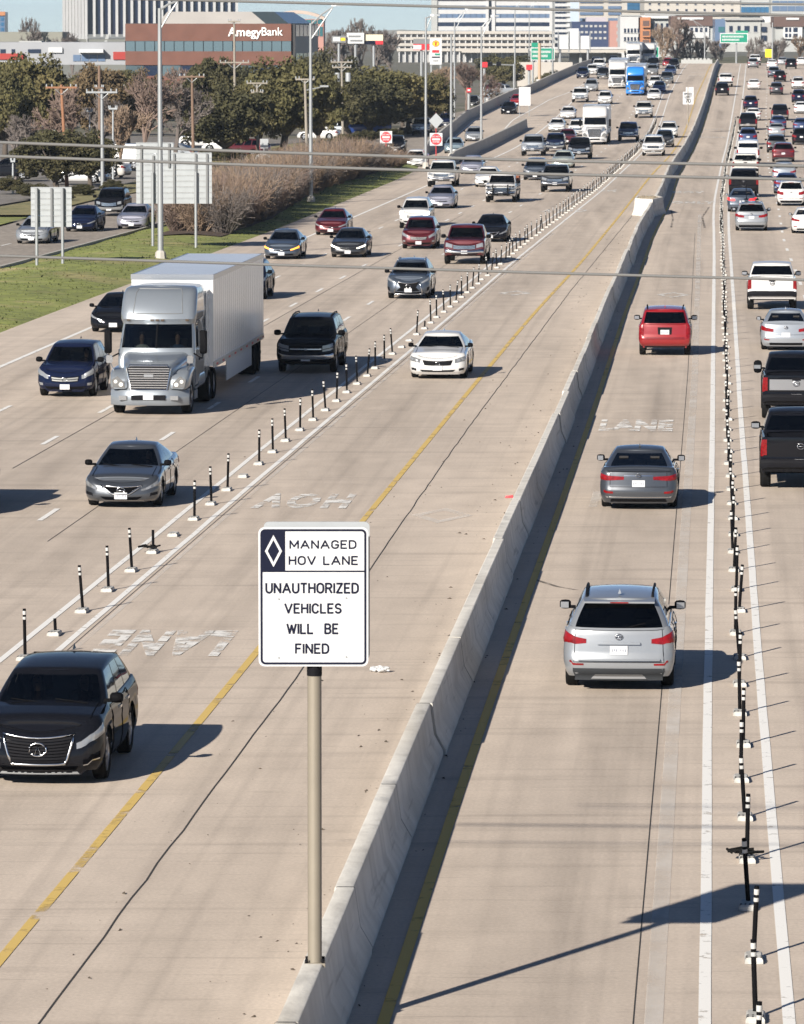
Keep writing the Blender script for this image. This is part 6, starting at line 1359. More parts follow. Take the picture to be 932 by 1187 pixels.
def no_entry(px, py, half, base_y, label, diamond_=None):
    t, c, Yb, zb = post_sign('no_entry_sign', label, px - half, px + half, py - half, py + half, base_y, [(px, (diamond_[0] if diamond_ else py - half))], M_SIGNW, mpost=mat('red_post', (.42, .03, .03), .5))
    o = V(px, py, Yb); r = half * .88 * Yb / F; z = o.z - zb; x = o.x - c.x
    mb = MB(); mb.prism([(x + r * math.cos(a), z + r * math.sin(a)) for a in np.linspace(0, 2 * math.pi, 25)[:-1]], -.045, -.031, 'y'); d = mb.obj('red_disc', M_SIGNR, t)
    mb = MB(); mb.box(x - r * .72, x + r * .72, -.055, -.046, z - r * .17, z + r * .17); mb.obj('white_bar', M_SIGNW, d)
    for s_, w_ in ((.48, 'DO NOT'), (-.5, 'ENTER')):
        me = text_mesh(w_, r * .42, M_SIGNW, .001, .004); q = link('lettering', me, d); q.location = (x, -.048, z + s_ * r); q.rotation_euler = (R(90), 0, 0)
    if diamond_:
        y0, y1, hx = diamond_; p = [V(a, b, Yb) for a, b in ((px + hx, (y0 + y1) / 2), (px, y0), (px - hx, (y0 + y1) / 2), (px, y1))]; mb = MB(); mb.prism([(q.x - c.x, q.z - zb) for q in p], -.03, .0, 'y'); mb.obj('diamond_panel', M_SIGNBACK, t)
no_entry(447.5, 159, 7, 190, 'red do not enter sign nearer the trees, left of the pair')
no_entry(505.5, 161.5, 7.3, 191, 'red do not enter sign beneath a grey diamond panel by the ramp', (131, 149, 8.5))
post_sign('street_name_sign', 'blue street name blade on a thin post under the oaks', 447, 456, 130, 133, 150, [(449, 130)], M_SIGNBLUE)
# speed sign on the barrier
Ys = 560.0; t = thing('speed_limit_sign', 'white speed limit sign standing on the far median barrier', 'sign', (V(798, 0, Ys).x, Ys, prof(Ys) + .8)); c = t.location
for nm, (a, b, y0, y1) in (('upper_panel', (795, 804, 101, 106)), ('panel', (791.5, 804, 106.3, 121))): p0, p1 = V(a, y1, Ys), V(b, y0, Ys); mb = MB(); mb.box(p0.x - c.x, p1.x - c.x, -.04, -.02, p0.z - c.z, p1.z - c.z); pp = mb.obj(nm, M_SIGNW, t)
for w_, py, sz in (('SPEED', 109, .32), ('LIMIT', 112.3, .32), ('70', 117, .62)): me = text_mesh(w_, sz, M_SIGNK, .002, .01); q = link('lettering', me, pp); o_ = V(797.7, py, Ys); q.location = (o_.x - c.x, -.045, o_.z - c.z); q.rotation_euler = (R(90), 0, 0)
mb = MB(); mb.tube([(0, 0, -.05), (0, 0, V(0, 101, Ys).z - c.z)], .06, 8); mb.obj('post', M_WOODL, t)
# green guide signs, far
def green_sign(label, x0, x1, y0, y1, Y, post_px, tab=None, lines=((.66, .75), (.34, .6)), zb=None, arrow=True, post_r=.16, post_top=None):
    a, b = V(x0, y1, Y), V(x1, y0, Y); zb = prof(min(Y, 940)) - 2.0 if zb is None else zb
    t = thing('guide_sign', label, 'sign', ((a.x + b.x) / 2, Y, zb)); cx_ = (a.x + b.x) / 2
    mb = MB(); mb.box(a.x - cx_, b.x - cx_, -.1, 0, a.z - zb, b.z - zb); pn = mb.obj('panel', M_SIGNW, t); mb = MB(); e = .15; mb.box(a.x - cx_ + e, b.x - cx_ - e, -.14, -.10, a.z - zb + e, b.z - zb - e); mb.obj('green_field', M_SIGNG, pn)
    if tab: p0, p1 = V(tab[0], tab[3], Y), V(tab[1], tab[2], Y); mb = MB(); mb.box(p0.x - cx_, p1.x - cx_, -.1, 0, p0.z - zb + .02, p1.z - zb); mb.obj('exit_tab', M_SIGNG, t)
    w = b.x - a.x; h = b.z - a.z
    for f_, wd in lines:
        mb = MB(); x = a.x - cx_ + w * .08
        while x < a.x - cx_ + w * (.08 + wd):
            lw = w * random.uniform(.02, .035); mb.box(x, x + lw, -.17, -.145, a.z - zb + h * (f_ - .09), a.z - zb + h * (f_ + .09)); x += lw * 1.5
        mb.obj('lettering', M_SIGNW, pn)
    for px in post_px: p = V(px, 0, Y); mb = MB(); mb.tube([(p.x - cx_, .35, -.3), (p.x - cx_, .35, (b.z if post_top is None else V(0, post_top, Y).z) - zb)], post_r, 10); mb.obj('post', M_GALV, t, angle=40)
    return t
green_sign('green guide sign on the rise above the right lanes', 834.5, 867, 38.5, 50, 950, [854], (853, 867, 35.5, 38.4))
green_sign('green guide sign beside the tan column left of the ramp', 615, 643, 55, 70, 900, [618, 641], (616, 624, 49.5, 54.8), zb=0)
green_sign('long green overhead sign behind the cresting white trucks', 739, 764, 54, 67, 1060, [740, 763], None, ((.7, .5),), zb=0)
t = thing('column', 'tan monotube column with white footing beside the ramp parapet', 'column', (V(625.5, 0, 880).x, 880, 0)); q = V(625.5, 50, 880); mb = MB(); mb.tube([(0, 0, 0), (0, 0, q.z)], .26, 14); mb.obj('shaft', mat('tan_steel', (.40, .29, .20), .6), t, angle=40); mb = MB(); qb = V(0, 92, 880).z; mb.box(-.5, .5, -.5, .5, 0, max(qb, .6)); mb.obj('footing', M_SIGNW, t)
t = post_sign('yellow_sign', 'plain yellow panel on the crest of the right lanes', 887, 894.5, 57, 66.5, 74, [(890.7, 57)], M_SIGNY, road_=True)
# white framed gantry panel seen from behind
Yg = 1010; a, b = V(647, 57, Yg), V(684, 33, Yg); t = thing('gantry_sign', 'white gridded back of an overhead gantry sign above the far ramp', 'sign', ((a.x + b.x) / 2, Yg, 0)); cx_ = t.location.x
for i in range(3): w = (b.x - a.x) / 3; mb = MB(); mb.box(a.x - cx_ + i * w, a.x - cx_ + (i + 1) * w - .15, -.1, .1, a.z, b.z - (1.4 if i != 1 else 0)); mb.obj('panel', M_SIGNW, t)
for i in range(4): w = (b.x - a.x) / 3; mb = MB(); mb.tube([(a.x - cx_ + i * w, -.3, a.z - .5), (a.x - cx_ + i * w, -.3, b.z - .5)], .1, 6); mb.obj('stiffener', M_GALV, t)
for x in (a.x - cx_ + .4, b.x - cx_ - .4): mb = MB(); mb.tube([(x, .4, 0), (x, .4, a.z + 1)], .22, 8); mb.obj('post', M_GALV, t)
# fuel station pylon
Yf = 800; a, b = V(498.3, 75, Yf), V(512, 44.5, Yf); t = thing('fuel_pylon_sign', 'white pylon sign with yellow and red scallop shell emblem above the oaks', 'sign', ((a.x + b.x) / 2, Yf, 0)); hwf = (b.x - a.x) / 2
mb = MB(); mb.box(-hwf, hwf, -.25, .25, a.z, b.z); pn = mb.obj('panel', M_SIGNW, t)
for sx_ in (-.8, .8): mb = MB(); mb.box(hwf * sx_ - .12, hwf * sx_ + .12, -.1, .1, 0, a.z); mb.obj('post', M_GALV, t)
def shell_poly(r): return [(r * 1.05 * math.sin(q), r * (.12 + .95 * math.cos(q)) * (1 + .05 * math.cos(q * 9))) for q in np.linspace(-2.05, 2.05, 25)] + [(r * .35, -r * .75), (-r * .35, -r * .75)]
o_ = V(505, 51, Yf); r_ = 3.9 * Yf / F
mb = MB(); mb.prism([(p[0], o_.z + p[1]) for p in shell_poly(r_)], -.30, -.251, 'y'); em = mb.obj('shell_emblem', mat('emblem_red', (.62, .05, .03), .5), pn); mb = MB(); mb.prism([(p[0], o_.z + p[1]) for p in shell_poly(r_ * .84)], -.34, -.301, 'y'); mb.obj('shell_field', M_SIGNY, em)
mb = MB()
for q in np.linspace(-1.2, 1.2, 5): mb.box(-.04, .04, -.36, -.341, -r_ * .5, r_ * .8, M=Matrix.Translation((0, 0, o_.z)) @ Matrix.Rotation(q * .7, 4, 'Y'))
mb.obj('shell_ribs', mat('emblem_red', (0, 0, 0)), em)
for (y0, y1, m, x0, x1) in ((58, 61, M_SIGNR, 501, 509), (62, 64, M_SIGNG, 504, 510), (65.5, 67, M_SIGNK, 500.5, 510), (70, 71, M_GREYTRIM, 502, 508)): p0, p1 = V(x0, y1, Yf), V(x1, y0, Yf); mb = MB(); mb.box(p0.x - t.location.x, p1.x - t.location.x, -.29, -.251, p0.z, p1.z); mb.obj('price_band', m, pn)
def billboard(label, x0, x1, y0, y1, Y, m, bars=(), name='billboard'):
    a, b = V(x0, y1, Y), V(x1, y0, Y); t = thing(name, label, 'sign', ((a.x + b.x) / 2, Y, 0)); w = (b.x - a.x) / 2; mb = MB(); mb.box(-w, w, -.2, .2, a.z, b.z); pn = mb.obj('panel', m, t); mb = MB(); mb.tube([(0, .3, 0), (0, .3, a.z + .3)], .2, 8); mb.obj('post', M_GALV, t)
    for (u0, u1, v0, v1, mm) in bars: mb = MB(); mb.box(-w + 2 * w * u0, -w + 2 * w * u1, -.25, -.201, a.z + (b.z - a.z) * v0, a.z + (b.z - a.z) * v1); mb.obj('printed_band', mm, pn)
    return t
M_CREAM = mat('cream', (.62, .56, .40), .6)
billboard('small white and yellow roadside board, left of three over the oaks', 384.5, 401, 41.5, 49.5, 830, M_GREYTRIM, ((.1, .6, .2, .8, M_SIGNW), (.65, .95, .3, .7, M_SIGNY)))
billboard('white roadside board, middle of three over the oaks', 402, 422, 38, 50.5, 830.5, M_SIGNW, ((.1, .8, .6, .75, M_GREYTRIM), (.2, .9, .2, .35, M_GREYTRIM)))
billboard('cream board above a red and black strip, right of three over the oaks', 422.5, 444, 40, 51.5, 831, M_CREAM, ((0, .6, 0, .38, M_SIGNK), (.6, 1, 0, .38, M_SIGNR)))
billboard('pink and dark roadside board left of the fuel pylon', 479, 498, 45, 58, 820, M_SIGNR, ((0, .5, .05, .45, M_SIGNW), (0, 1, .55, 1, M_GREYTRIM)))
billboard('small red square sign by the far signal, left', 558, 565, 72, 78, 780, M_SIGNR, name='red_sign'); billboard('small red square sign by the far signal, right', 610, 617, 75, 81, 780, M_SIGNR, name='red_sign')
billboard('round red and white sign beyond the parapet', 541, 546, 102, 107, 700, M_SIGNR, ((.2, .8, .3, .7, M_SIGNW),), name='red_sign')

# ================================================================== lighting columns, utility poles
def light_pole(label, px, base_y, top_y, arms, Y=None, r=.13, road_=False, zb=None):
    if Y is None: X_, Y = G(px, base_y, road_)
    z0 = (prof(Y) if road_ else -.1) if zb is None else zb
    top = V(px, top_y, Y); t = thing('light_pole', label, 'light pole', (top.x, Y, z0)); h = top.z - z0
    mb = MB(); mb.tube([(0, 0, 0), (0, 0, h)], [r, r * .62], 12); mb.obj('pole', M_GALV, t, angle=40)
    mb = MB(); mb.loft([[(s * math.cos(a), s * math.sin(a), z) for a in np.linspace(0, 2 * math.pi, 9)[:-1]] for z, s in ((0, .32), (.5, .26), (.6, .18))]); mb.obj('base', M_CONC2, t)
    for (ax, ay) in arms:
        e = V(ax, ay, Y); d = Vector((e.x - top.x, 0, e.z - top.z)); mb = MB(); mb.tube([(0, 0, h - .1), (d.x * .5, 0, h + d.z * .55), (d.x, 0, h + d.z)], .06, 6); mb.tube([(0, 0, h - 1.1), (d.x * .5, 0, h + d.z * .45 - .5), (d.x, 0, h + d.z - .02)], .05, 6); ar = mb.obj('arm', M_GALV, t)
        s = 1 if d.x > 0 else -1; mb = MB(); mb.loft([[(d.x + s * x, w * y, h + d.z + .05 + z) for y, z in ((-.16, 0), (.16, 0), (.12, .16), (-.12, .16))] for x, w in ((-.1, .5), (.2, 1), (.7, .8))]); mb.obj('lamp_head', M_GALV, ar)
    return t
light_pole('tall galvanised lighting column rising beside the large sign back', 185, 302, 9.5, [(206, 1)], r=.15)
light_pole('lighting column standing in the bare hedge', 360, 236, 27, [(386, 8)], r=.14)
light_pole('lighting column at the frontage side of the ramp tip', 493.7, 195, 20, [(500, 19.5)])
light_pole('lighting column at the island wall with a bare top', 523, 184, 40, [], r=.13)
light_pole('slim lighting column behind the parapet with arm raised right', 527, 142, 25, [(540, 12)])
light_pole('lighting column on the island wall beside the silver ramp car', 558, 168, 31, [(570, 20)])
light_pole('lighting column beyond the parapet near the cross street', 597, 108, 10, [(604, 1)], r=.16)
light_pole('slim lighting column beside the left green guide sign', 613.5, 100, 10, [(622, 1)])
light_pole('lighting column by the tan column on the ramp', 640.5, 92, 30, [], Y=860)
light_pole('curved lighting column on the crest beyond the barrier', 817, 66, 32, [(804, 24)], Y=955, road_=True)
light_pole('plain lighting column on the right crest', 895.5, 62, 26, [], Y=975, road_=True, r=.16)
def util_pole(label, px0, py0, px1, base_y, arms, m=M_WOOD, trans=False, Y=None, r=.15, cat='utility pole', lamp=None):
    if Y is None: X_, Y = G(px1, base_y, False)
    a = V(px1, base_y, Y); b = V(px0, py0, Y); t = thing('utility_pole', label, cat, (a.x, Y, -.3)); d = b - a; d.y = 0; h0 = a.z + .3
    mb = MB(); mb.tube([(0, 0, 0), (d.x, 0, d.z + h0)], [r, r * .7], 9); mb.obj('pole', m, t, angle=40)
    for (ay, wpx) in arms:
        z = V(0, ay, Y).z + .3; w = wpx * Y / F / 2; f_ = (z) / (d.z + h0); mb = MB(); mb.box(d.x * f_ - w, d.x * f_ + w, -.2, -.06, z - .06, z + .07); ar = mb.obj('crossarm', m if not trans else M_WOODL, t)
        mb = MB(); mb.tube([(d.x * f_ - w * .5, -.13, z), (d.x * f_, -.13, z - w * .45), (d.x * f_ + w * .5, -.13, z)], .03, 5); mb.obj('brace', M_GALV, ar)
        for u in (-.95, -.6, .6, .95): mb = MB(); mb.tube([(d.x * f_ + w * u, -.13, z + .07), (d.x * f_ + w * u, -.13, z + .25)], .05, 6); mb.obj('insulator', M_SIGNBACK, ar)
    if trans:
        for sx_ in (-.55, .55): z = d.z + h0 - 1.9; mb = MB(); mb.tube([(sx_, -.1, z), (sx_, -.1, z + .9)], .27, 12); mb.obj('transformer', M_SIGNBACK, t, angle=40)
    if lamp: e = V(lamp[0], lamp[1], Y); mb = MB(); mb.tube([(d.x * .9, 0, e.z + .1), (e.x - a.x, 0, e.z + .45)], .05, 6); mb.box(e.x - a.x - .5, e.x - a.x + .2, -.12, .12, e.z + .38, e.z + .52); mb.obj('lamp_arm', M_GALV, t)
    return t
util_pole('leaning orange brown wooden pole at far left', 71, 98, 78, 219, [(101.5, 36)], mat('orange_wood', (.25, .12, .065), .85, var=.15))
util_pole('steel utility pole with wide pale crossarm left of the large sign', 118, 103, 119, 222, [(107, 36)], M_GALV)
util_pole('dark wooden pole with short crossarm behind the steel utility pole', 115, 76, 116, 205, [(102, 10)], M_WOOD)
util_pole('brown wooden pole with crossarm above the large sign back', 222.5, 87, 224.5, 200, [(89, 29)], M_WOOD)
util_pole('tall pale pole with long white crossarm in front of the brick bank', 271.5, 24, 272.5, 180, [(72.5, 34), (25, 14)], M_WOODL, Y=520)
util_pole('utility pole with white crossarm and fuses before the big oak', 298, 96, 299, 184, [(96.5, 24), (107, 14)], M_WOODL)
util_pole('utility pole carrying two grey transformers', 396, 73, 397.5, 162, [(72, 25), (78, 22)], M_WOODL, True)
util_pole('pole with a street lamp arm beside the hedge column', 353.5, 91, 356.5, 196, [(92, 22)], M_WOODL, lamp=(378, 102))
util_pole('slim white parking lot lamp, second from the left edge', 38, 106, 38, 178, [(106, 15)], M_SIGNBACK, r=.09, cat='lamp post'); util_pole('slim white parking lot lamp at the left edge', 8, 111, 8, 180, [(111, 16)], M_SIGNBACK, r=.09, cat='lamp post')
util_pole('slim white parking lot lamp above the reddish bare tree', 63, 83, 63, 165, [(83, 7)], M_SIGNBACK, r=.09, cat='lamp post'); util_pole('slim parking lot lamp left of the brick bank', 140.5, 101, 140.5, 170, [(101, 11)], M_SIGNBACK, r=.09, cat='lamp post')
util_pole('slim parking lot lamp with hooked top beside the steel pole', 131, 126, 131, 205, [(126, 10)], M_SIGNBACK, r=.09, cat='lamp post'); util_pole('short lamp in the reddish bare tree', 104, 129, 104, 195, [(129, 7)], M_SIGNBACK, r=.07, cat='lamp post'); util_pole('white bollard lamp at the left edge behind the parked cars', 15, 186, 15, 222, [(187, 5)], M_SIGNBACK, r=.09, cat='lamp post')
# signal mast
Yq = 790; t = thing('traffic_signal', 'horizontal signal mast arm beyond the parapet', 'signal', (V(596, 0, Yq).x, Yq, 0)); q = V(560, 74, Yq); mb = MB(); mb.tube([(0, 0, 0), (0, 0, q.z)], .14, 8); mb.tube([(0, 0, q.z - .2), (q.x - t.location.x, 0, q.z)], .09, 6); mb.obj('mast', M_GALV, t)
for px in (578, 568): q2 = V(px, 74, Yq); mb = MB(); mb.box(q2.x - t.location.x - .35, q2.x - t.location.x + .35, -.15, .15, q2.z - .35, q2.z + .35); mb.obj('signal_head', M_DARK, t)

# ================================================================== cables crossing in front
def cable(label, pts, Y, r):
    P = [V(x, y, Y) for x, y in pts]; d0 = (P[1] - P[0]) * 1.0; d1 = P[-1] - P[-2]; P = [P[0] - d0 * 2] + P + [P[-1] + d1 * 2]
    mb = MB(); mb.tube([(p.x - P[0].x, p.y - P[0].y, p.z - P[0].z) for p in P], r, 8); o = mb.obj('overhead_cable', M_CABLE, None, True); o.location = P[0]; tag(o, label, 'cable', 'cables strung across the view')
cable('grey overhead cable crossing at the skyline, upper of two', [(0, -9), (300, -4), (620, .5), (932, 5)], 57.0, .012)
cable('grey overhead cable crossing at the skyline, lower of two', [(0, -5), (300, 2), (620, 10.5), (932, 18)], 57.3, .0145)
cable('grey overhead cable crossing the tree belt, upper of the close pair', [(0, 165), (310, 176.5), (620, 186), (932, 192.5)], 58.0, .017)
cable('grey overhead cable crossing the tree belt, lower of the close pair', [(0, 181), (310, 192), (620, 201.6), (932, 208)], 58.4, .0165)
cable('grey overhead cable crossing above the semi truck, lowest in view', [(0, 296.5), (320, 307), (620, 316), (932, 324.5)], 58.8, .0155)
# ================================================================== buildings
def bmat(name, c, rough=.7, var=.05, vs=.3): return mat('b_' + name, c, rough, var=var, vscale=vs)
M_BRICK = bmat('brick', (.13, .058, .042), .85, .12, .5); M_BWIN = mat('b_glass', (.16, .22, .25), .08, metal=.6); M_BWIND = mat('b_glass_dark', (.012, .02, .045), .12, spec=.6); M_BWHITE = bmat('white', (.44, .445, .45)); M_BCREAM = bmat('cream_wall', (.40, .375, .34)); M_BGREY = bmat('grey', (.30, .30, .30)); M_BROOF = bmat('roof_grey', (.36, .34, .32)); M_BBROWN = bmat('brown', (.10, .06, .05)); M_BDARK = bmat('charcoal', (.018, .018, .020), .5); M_BORANGE = bmat('orange', (.38, .16, .07)); M_BPINK = bmat('pink_brick', (.36, .19, .16)); M_BRED = bmat('red_fascia', (.30, .025, .018)); M_BBLUE = mat('b_blue_glass', (.05, .16, .30), .15, metal=.4); M_BTEAL = mat('b_teal_glass', (.05, .16, .18), .15, metal=.3); M_BPALE = bmat('pale_grey', (.33, .34, .335)); M_BSLATE = bmat('slate', (.10, .15, .24), .3)
class Bld:
    def __init__(s, name, label, px, Y, rz=0.0, cat='building'):
        s.Y = Y; s.x0 = V(px, 0, Y).x; s.t = thing(name, label, cat, (s.x0, Y, -.3), rz); s.k = Y / F
    def X(s, px): return V(px, 0, s.Y).x - s.x0
    def Z(s, py): return V(0, py, s.Y).z + .3
    def box(s, name, x0, x1, y0, y1, m, d0=0.0, d1=8.0, parent=None):
        mb = MB(); mb.box(s.X(x0), s.X(x1), d0, d1, max(s.Z(y1), 0), s.Z(y0)); return mb.obj(name, m, parent or s.t)
    def windows(s, xs, ys, m=M_BWIND, d=-.12, name='window', frame=None):
        for (a, b) in xs:
            for (c, e) in ys:
                w = s.box(name, a, b, c, e, m, d, .02)
                if frame: mb = MB(); z0, z1 = s.Z(e), s.Z(c); mb.box(s.X(a) - .1, s.X(b) + .1, d - .08, .0, z0 - .12, z0); mb.obj('sill', frame, w)
def spread(a, b, n, fill): w = (b - a) / n; return [(a + i * w + w * (1 - fill) / 2, a + (i + 1) * w - w * (1 - fill) / 2) for i in range(n)]
# white finned office tower, turned so that a narrow flank shows
Yt = 1100; kt = Yt / F; ang = R(-10)
t = thing('office_tower', 'office tower with closely spaced white vertical fins and dark glass at upper left', 'building', (V(100, 0, Yt).x, Yt, -.3), R(12))
Wt, ht = 172 * kt / math.cos(R(12)), V(0, -75, Yt).z; zb_ = V(0, 38, Yt).z
mb = MB(); mb.box(0, Wt, 0, Wt, zb_, ht); mb.obj('core', M_BDARK, t)
n = 20
for i in range(n): mb = MB(); w = Wt / n; mb.box(i * w + .12, (i + 1) * w - .12, -.08, .0, zb_, ht); mb.obj('window_strip', M_BWIND, t)
for i in range(n + 1): mb = MB(); mb.box(i * Wt / n - .23, i * Wt / n + .23, -.75, -.02, zb_ - .5, ht); mb.obj('fin', M_BWHITE, t)
for i in range(0, 8): mb = MB(); mb.box(-.16, -.02, i * Wt / 7 - 1.5, i * Wt / 7 + 1.5, zb_ - 2, ht); mb.obj('fin', M_BWHITE, t)
mb = MB(); mb.box(-1.2, Wt + 1, -1.2, Wt, 0, zb_ - 1.0); mb.obj('podium', bmat('podium', (.17, .175, .16)), t)
for i in range(5): mb = MB(); x = Wt * (.1 + .2 * i); mb.add([(x, -1.6, zb_ - 2.5), (x + .6, -1.6, zb_ - 2.5), (x + 1.6, -.8, zb_), (x + 1, -.8, zb_), (x, -.9, zb_ - 2.5), (x + .6, -.9, zb_ - 2.5), (x + 1.6, -.1, zb_), (x + 1, -.1, zb_)], [(0, 1, 2, 3), (4, 7, 6, 5), (0, 4, 5, 1), (1, 5, 6, 2), (2, 6, 7, 3), (3, 7, 4, 0)]); mb.obj('buttress', M_BPALE, t)
# brick bank
Yk = 720; t = thing('bank_building', 'low brick bank with ribbon windows and sloping metal roof at upper left', 'building', (V(337.5, 0, Yk).x, Yk, -.3), R(-4.5)); kk = Yk / F
Wk = 193 * kk; zz = lambda py: V(0, py, Yk).z + .3; D = 34
mb = MB(); mb.box(-Wk, -.1, .3, D, 0, zz(27)); mb.obj('core', M_BDARK, t)
for nm, a, b in (('upper_brick_band', 27.5, 47.5), ('lower_brick_band', 59.5, 75.5), ('ground_brick_band', 88, 131)): mb = MB(); mb.box(-Wk, 0, 0, D, max(zz(b), 0), zz(a)); mb.obj(nm, M_BRICK, t)
for i in range(17): w = Wk / 17; mb = MB(); mb.box(-Wk + i * w + .04, -Wk + (i + 1) * w - .04, .10, .2, zz(59.5), zz(47.5)); mb.obj('window', M_BWIN, t)
for i in range(18): w = Wk / 17; mb = MB(); mb.box(-Wk + i * w - .04, -Wk + i * w + .04, .04, .16, zz(59.5), zz(47.5)); mb.obj('mullion', M_DARK, t)
for i in range(9): w = Wk / 9; mb = MB(); mb.box(-Wk + i * w + .05, -Wk + (i + 1) * w - .05, .2, .28, zz(88), zz(75.5)); mb.obj('ground_window', M_BWIND if i % 2 else M_BWIN, t)
mb = MB(); x0, x1, x2, x3 = -Wk + 38 * kk, -5 * kk, -Wk + 46 * kk, -24 * kk; mb.add([(x0, .2, zz(27.4)), (x1, .2, zz(27.4)), (x3, 3, zz(13.5)), (x2, 3, zz(13.5)), (x0, D - 1, zz(27.4)), (x1, D - 1, zz(27.4)), (x3, D - 4, zz(13.5)), (x2, D - 4, zz(13.5))], [(0, 1, 2, 3), (2, 6, 7, 3), (0, 3, 7, 4), (4, 7, 6, 5)]); mb.obj('roof', M_BROOF, t)
mb = MB(); mb.add([(x1 - 2.9, .15, zz(27.4)), (x1 + .2, .15, zz(27.4)), (x3 + .2, 2.95, zz(13.5)), (x3 - 2.9, 2.95, zz(13.5)), (x1 + .2, D - 1, zz(27.4)), (x3 + .2, D - 4, zz(13.5))], [(0, 1, 2, 3), (1, 4, 5, 2)]); mb.obj('roof_glazing', mat('b_roof_glass', (.06, .08, .09), .25, metal=.3), t)
mb = MB(); mb.box(.02, .5, .4, D - .5, 0, zz(28)); mb.obj('shaded_side_wall', M_BDARK, t)  # shade of this flank put into its colour: charcoal slab over the brick
for i, (za, zb2) in enumerate(((29, 42), (62, 75))):
    for j in range(6): mb = MB(); mb.box(.5, .56, 1 + j * 5.4, 5.6 + j * 5.4, zz(zb2), zz(za)); mb.obj('side_window', M_BWIND, t)
me = text_mesh('Amegy', 2.1, mat('letter_white', (.82, .82, .80), .5), .08, .028, 'LEFT', .98); xs = [v.co.x for v in me.vertices]; s_ = 39 * kk / (max(xs) - min(xs))
for v in me.vertices: v.co.x *= s_; v.co.y *= s_ * 1.02
o = link('lettering', me, t); o.location = ((264.5 - 337.5) * kk, -.1, zz(37.5)); o.rotation_euler = (R(90), 0, 0)
me = text_mesh('Bank', 2.1, MATS['letter_white'], .08, .01, 'LEFT', .98); xs = [v.co.x for v in me.vertices]; s_ = 24.5 * kk / (max(xs) - min(xs))
for v in me.vertices: v.co.x *= s_; v.co.y *= s_ * 1.05
o = link('lettering', me, t); o.location = ((302.5 - 337.5) * kk, -.1, zz(37.0)); o.rotation_euler = (R(90), 0, 0)
# low retail strip at far left
B = Bld('retail_building', 'long low white retail building with red fascia strips at far left', 0, 900)
B.box('wall', -60, 146, 49, 75, bmat('retail_wall', (.27, .28, .30)), 0, 25); B.box('fascia', -60, 28, 62, 69, M_BRED, -.3, 0); B.box('fascia', 131, 146, 60, 69, M_BRED, -.3, 0); B.box('roof_unit', 20, 46, 47.5, 49, M_BPALE, 4, 10); B.box('roof_unit', 92, 120, 57, 61, M_SIGNW, -2, 2)
B.windows([(0, 6), (13, 17), (32, 47)], [(57, 61.5)]); B.windows(spread(84, 122, 4, .9), [(63.5, 71)], M_BSLATE, name='shutter'); B.box('awning', 56, 72, 55, 61, M_SIGNW, -.4, 0)
B = Bld('office_block', 'small blue glass block cut off at the left edge of the skyline', -8, 1300); B.box('wall', -14, 5.5, 14, 60, M_BSLATE, 0, 10); B.box('cornice', -14, 6, 13.5, 18, M_BORANGE, -.4, 0); B.windows(spread(-14, 5, 4, .7), [(20, 24), (26, 30), (32, 36)], M_BBLUE)
B = Bld('warehouse_building', 'olive grey low building behind the bare tree at far left', 40, 1000); B.box('wall', -10, 72, 37, 60, bmat('olive', (.20, .20, .17)), 0, 20)
# pavilion with curved roof
B = Bld('pavilion_building', 'pale pink curved roof with teal windows behind the bank', 350, 1000); B.box('wall', 330, 375, 22, 60, M_BPINK, 0, 20); B.windows(spread(335, 374, 6, .85), [(22.8, 27.5)], M_BTEAL); B.windows(spread(366, 374.5, 2, .8), [(31, 42)], M_BTEAL)
mb = MB(); rows = []
for u in np.linspace(0, 1, 11): x = B.X(326) + (B.X(376) - B.X(326)) * u; z = B.Z(22) + (B.Z(12) - B.Z(22)) * math.sin(math.pi * (.25 + .7 * u)) ** .8; rows.append([(x, -.8, z - .6), (x, -.8, z), (x, 20, z), (x, 20, z - .6)])
mb.loft(rows); mb.obj('roof', bmat('pink_roof', (.42, .34, .29)), B.t, smooth=False)
# banded offices in the middle
B = Bld('office_block', 'wide office block with white horizontal bands and dark glass at top centre', 575, 2000)
B.box('core', 502, 648, -22, 60, M_BWIND, 1, 40)
for (a, b) in ((504, 566), (573, 640)):
    y = -18
    while y < 42:
        B.box('spandrel', a, b, y, y + 5.0, M_BWHITE, 0, 1.0); 
        B.windows(spread(a, b, 9, .94), [(y + 5.1, y + 9.6)], M_BSLATE if int(y) % 4 else M_BWIND, .55); y += 9.7
for (a, b) in ((500, 507), (563, 566.5), (570, 574), (637, 643)): B.box('pier', a, b, -24, 60, M_BWHITE if a != 500 else M_BPALE, -.6, 1)
B = Bld('parking_garage', 'pale multi storey parking garage in front of the banded office block', 560, 1750); B.box('core', 462, 640, 37, 75, M_BGREY, 2, 30)
for y in (36, 43, 50, 56): B.box('deck', 460, 642, y, y + 3.4, M_BCREAM, 0, 3)
for x in range(462, 642, 7): B.box('column', x, x + 1.4, 38, 72, M_BWHITE, .4, 1.5)
B.box('roof_deck', 535, 612, 56.5, 61, M_BCREAM, -3, 0)
B = Bld('office_block', 'narrow banded white office slice right of the wide banded block', 660, 1900)
B.box('core', 643, 662, -15, 50, M_BPALE, .8, 30)
for y in range(-14, 42, 6): B.box('spandrel', 643, 661, y, y + 3.4, M_BWHITE, 0, .8); B.windows(spread(643, 656, 3, .8), [(y + 3.5, y + 5.9)], M_BWIND, .5)
B.box('stair_core', 661, 671, -15, 30, mat('b_blueish', (.40, .47, .55), .4), -1, 20)
B = Bld('office_block', 'tall pale office with ribbon windows above the navy block', 700, 1950); B.box('core', 671, 728, -20, 60, M_BCREAM, .5, 30); B.windows([(672, 699), (705, 720)], [(y, y + 3.3) for y in range(-14, 24, 7)], M_BSLATE, .2)
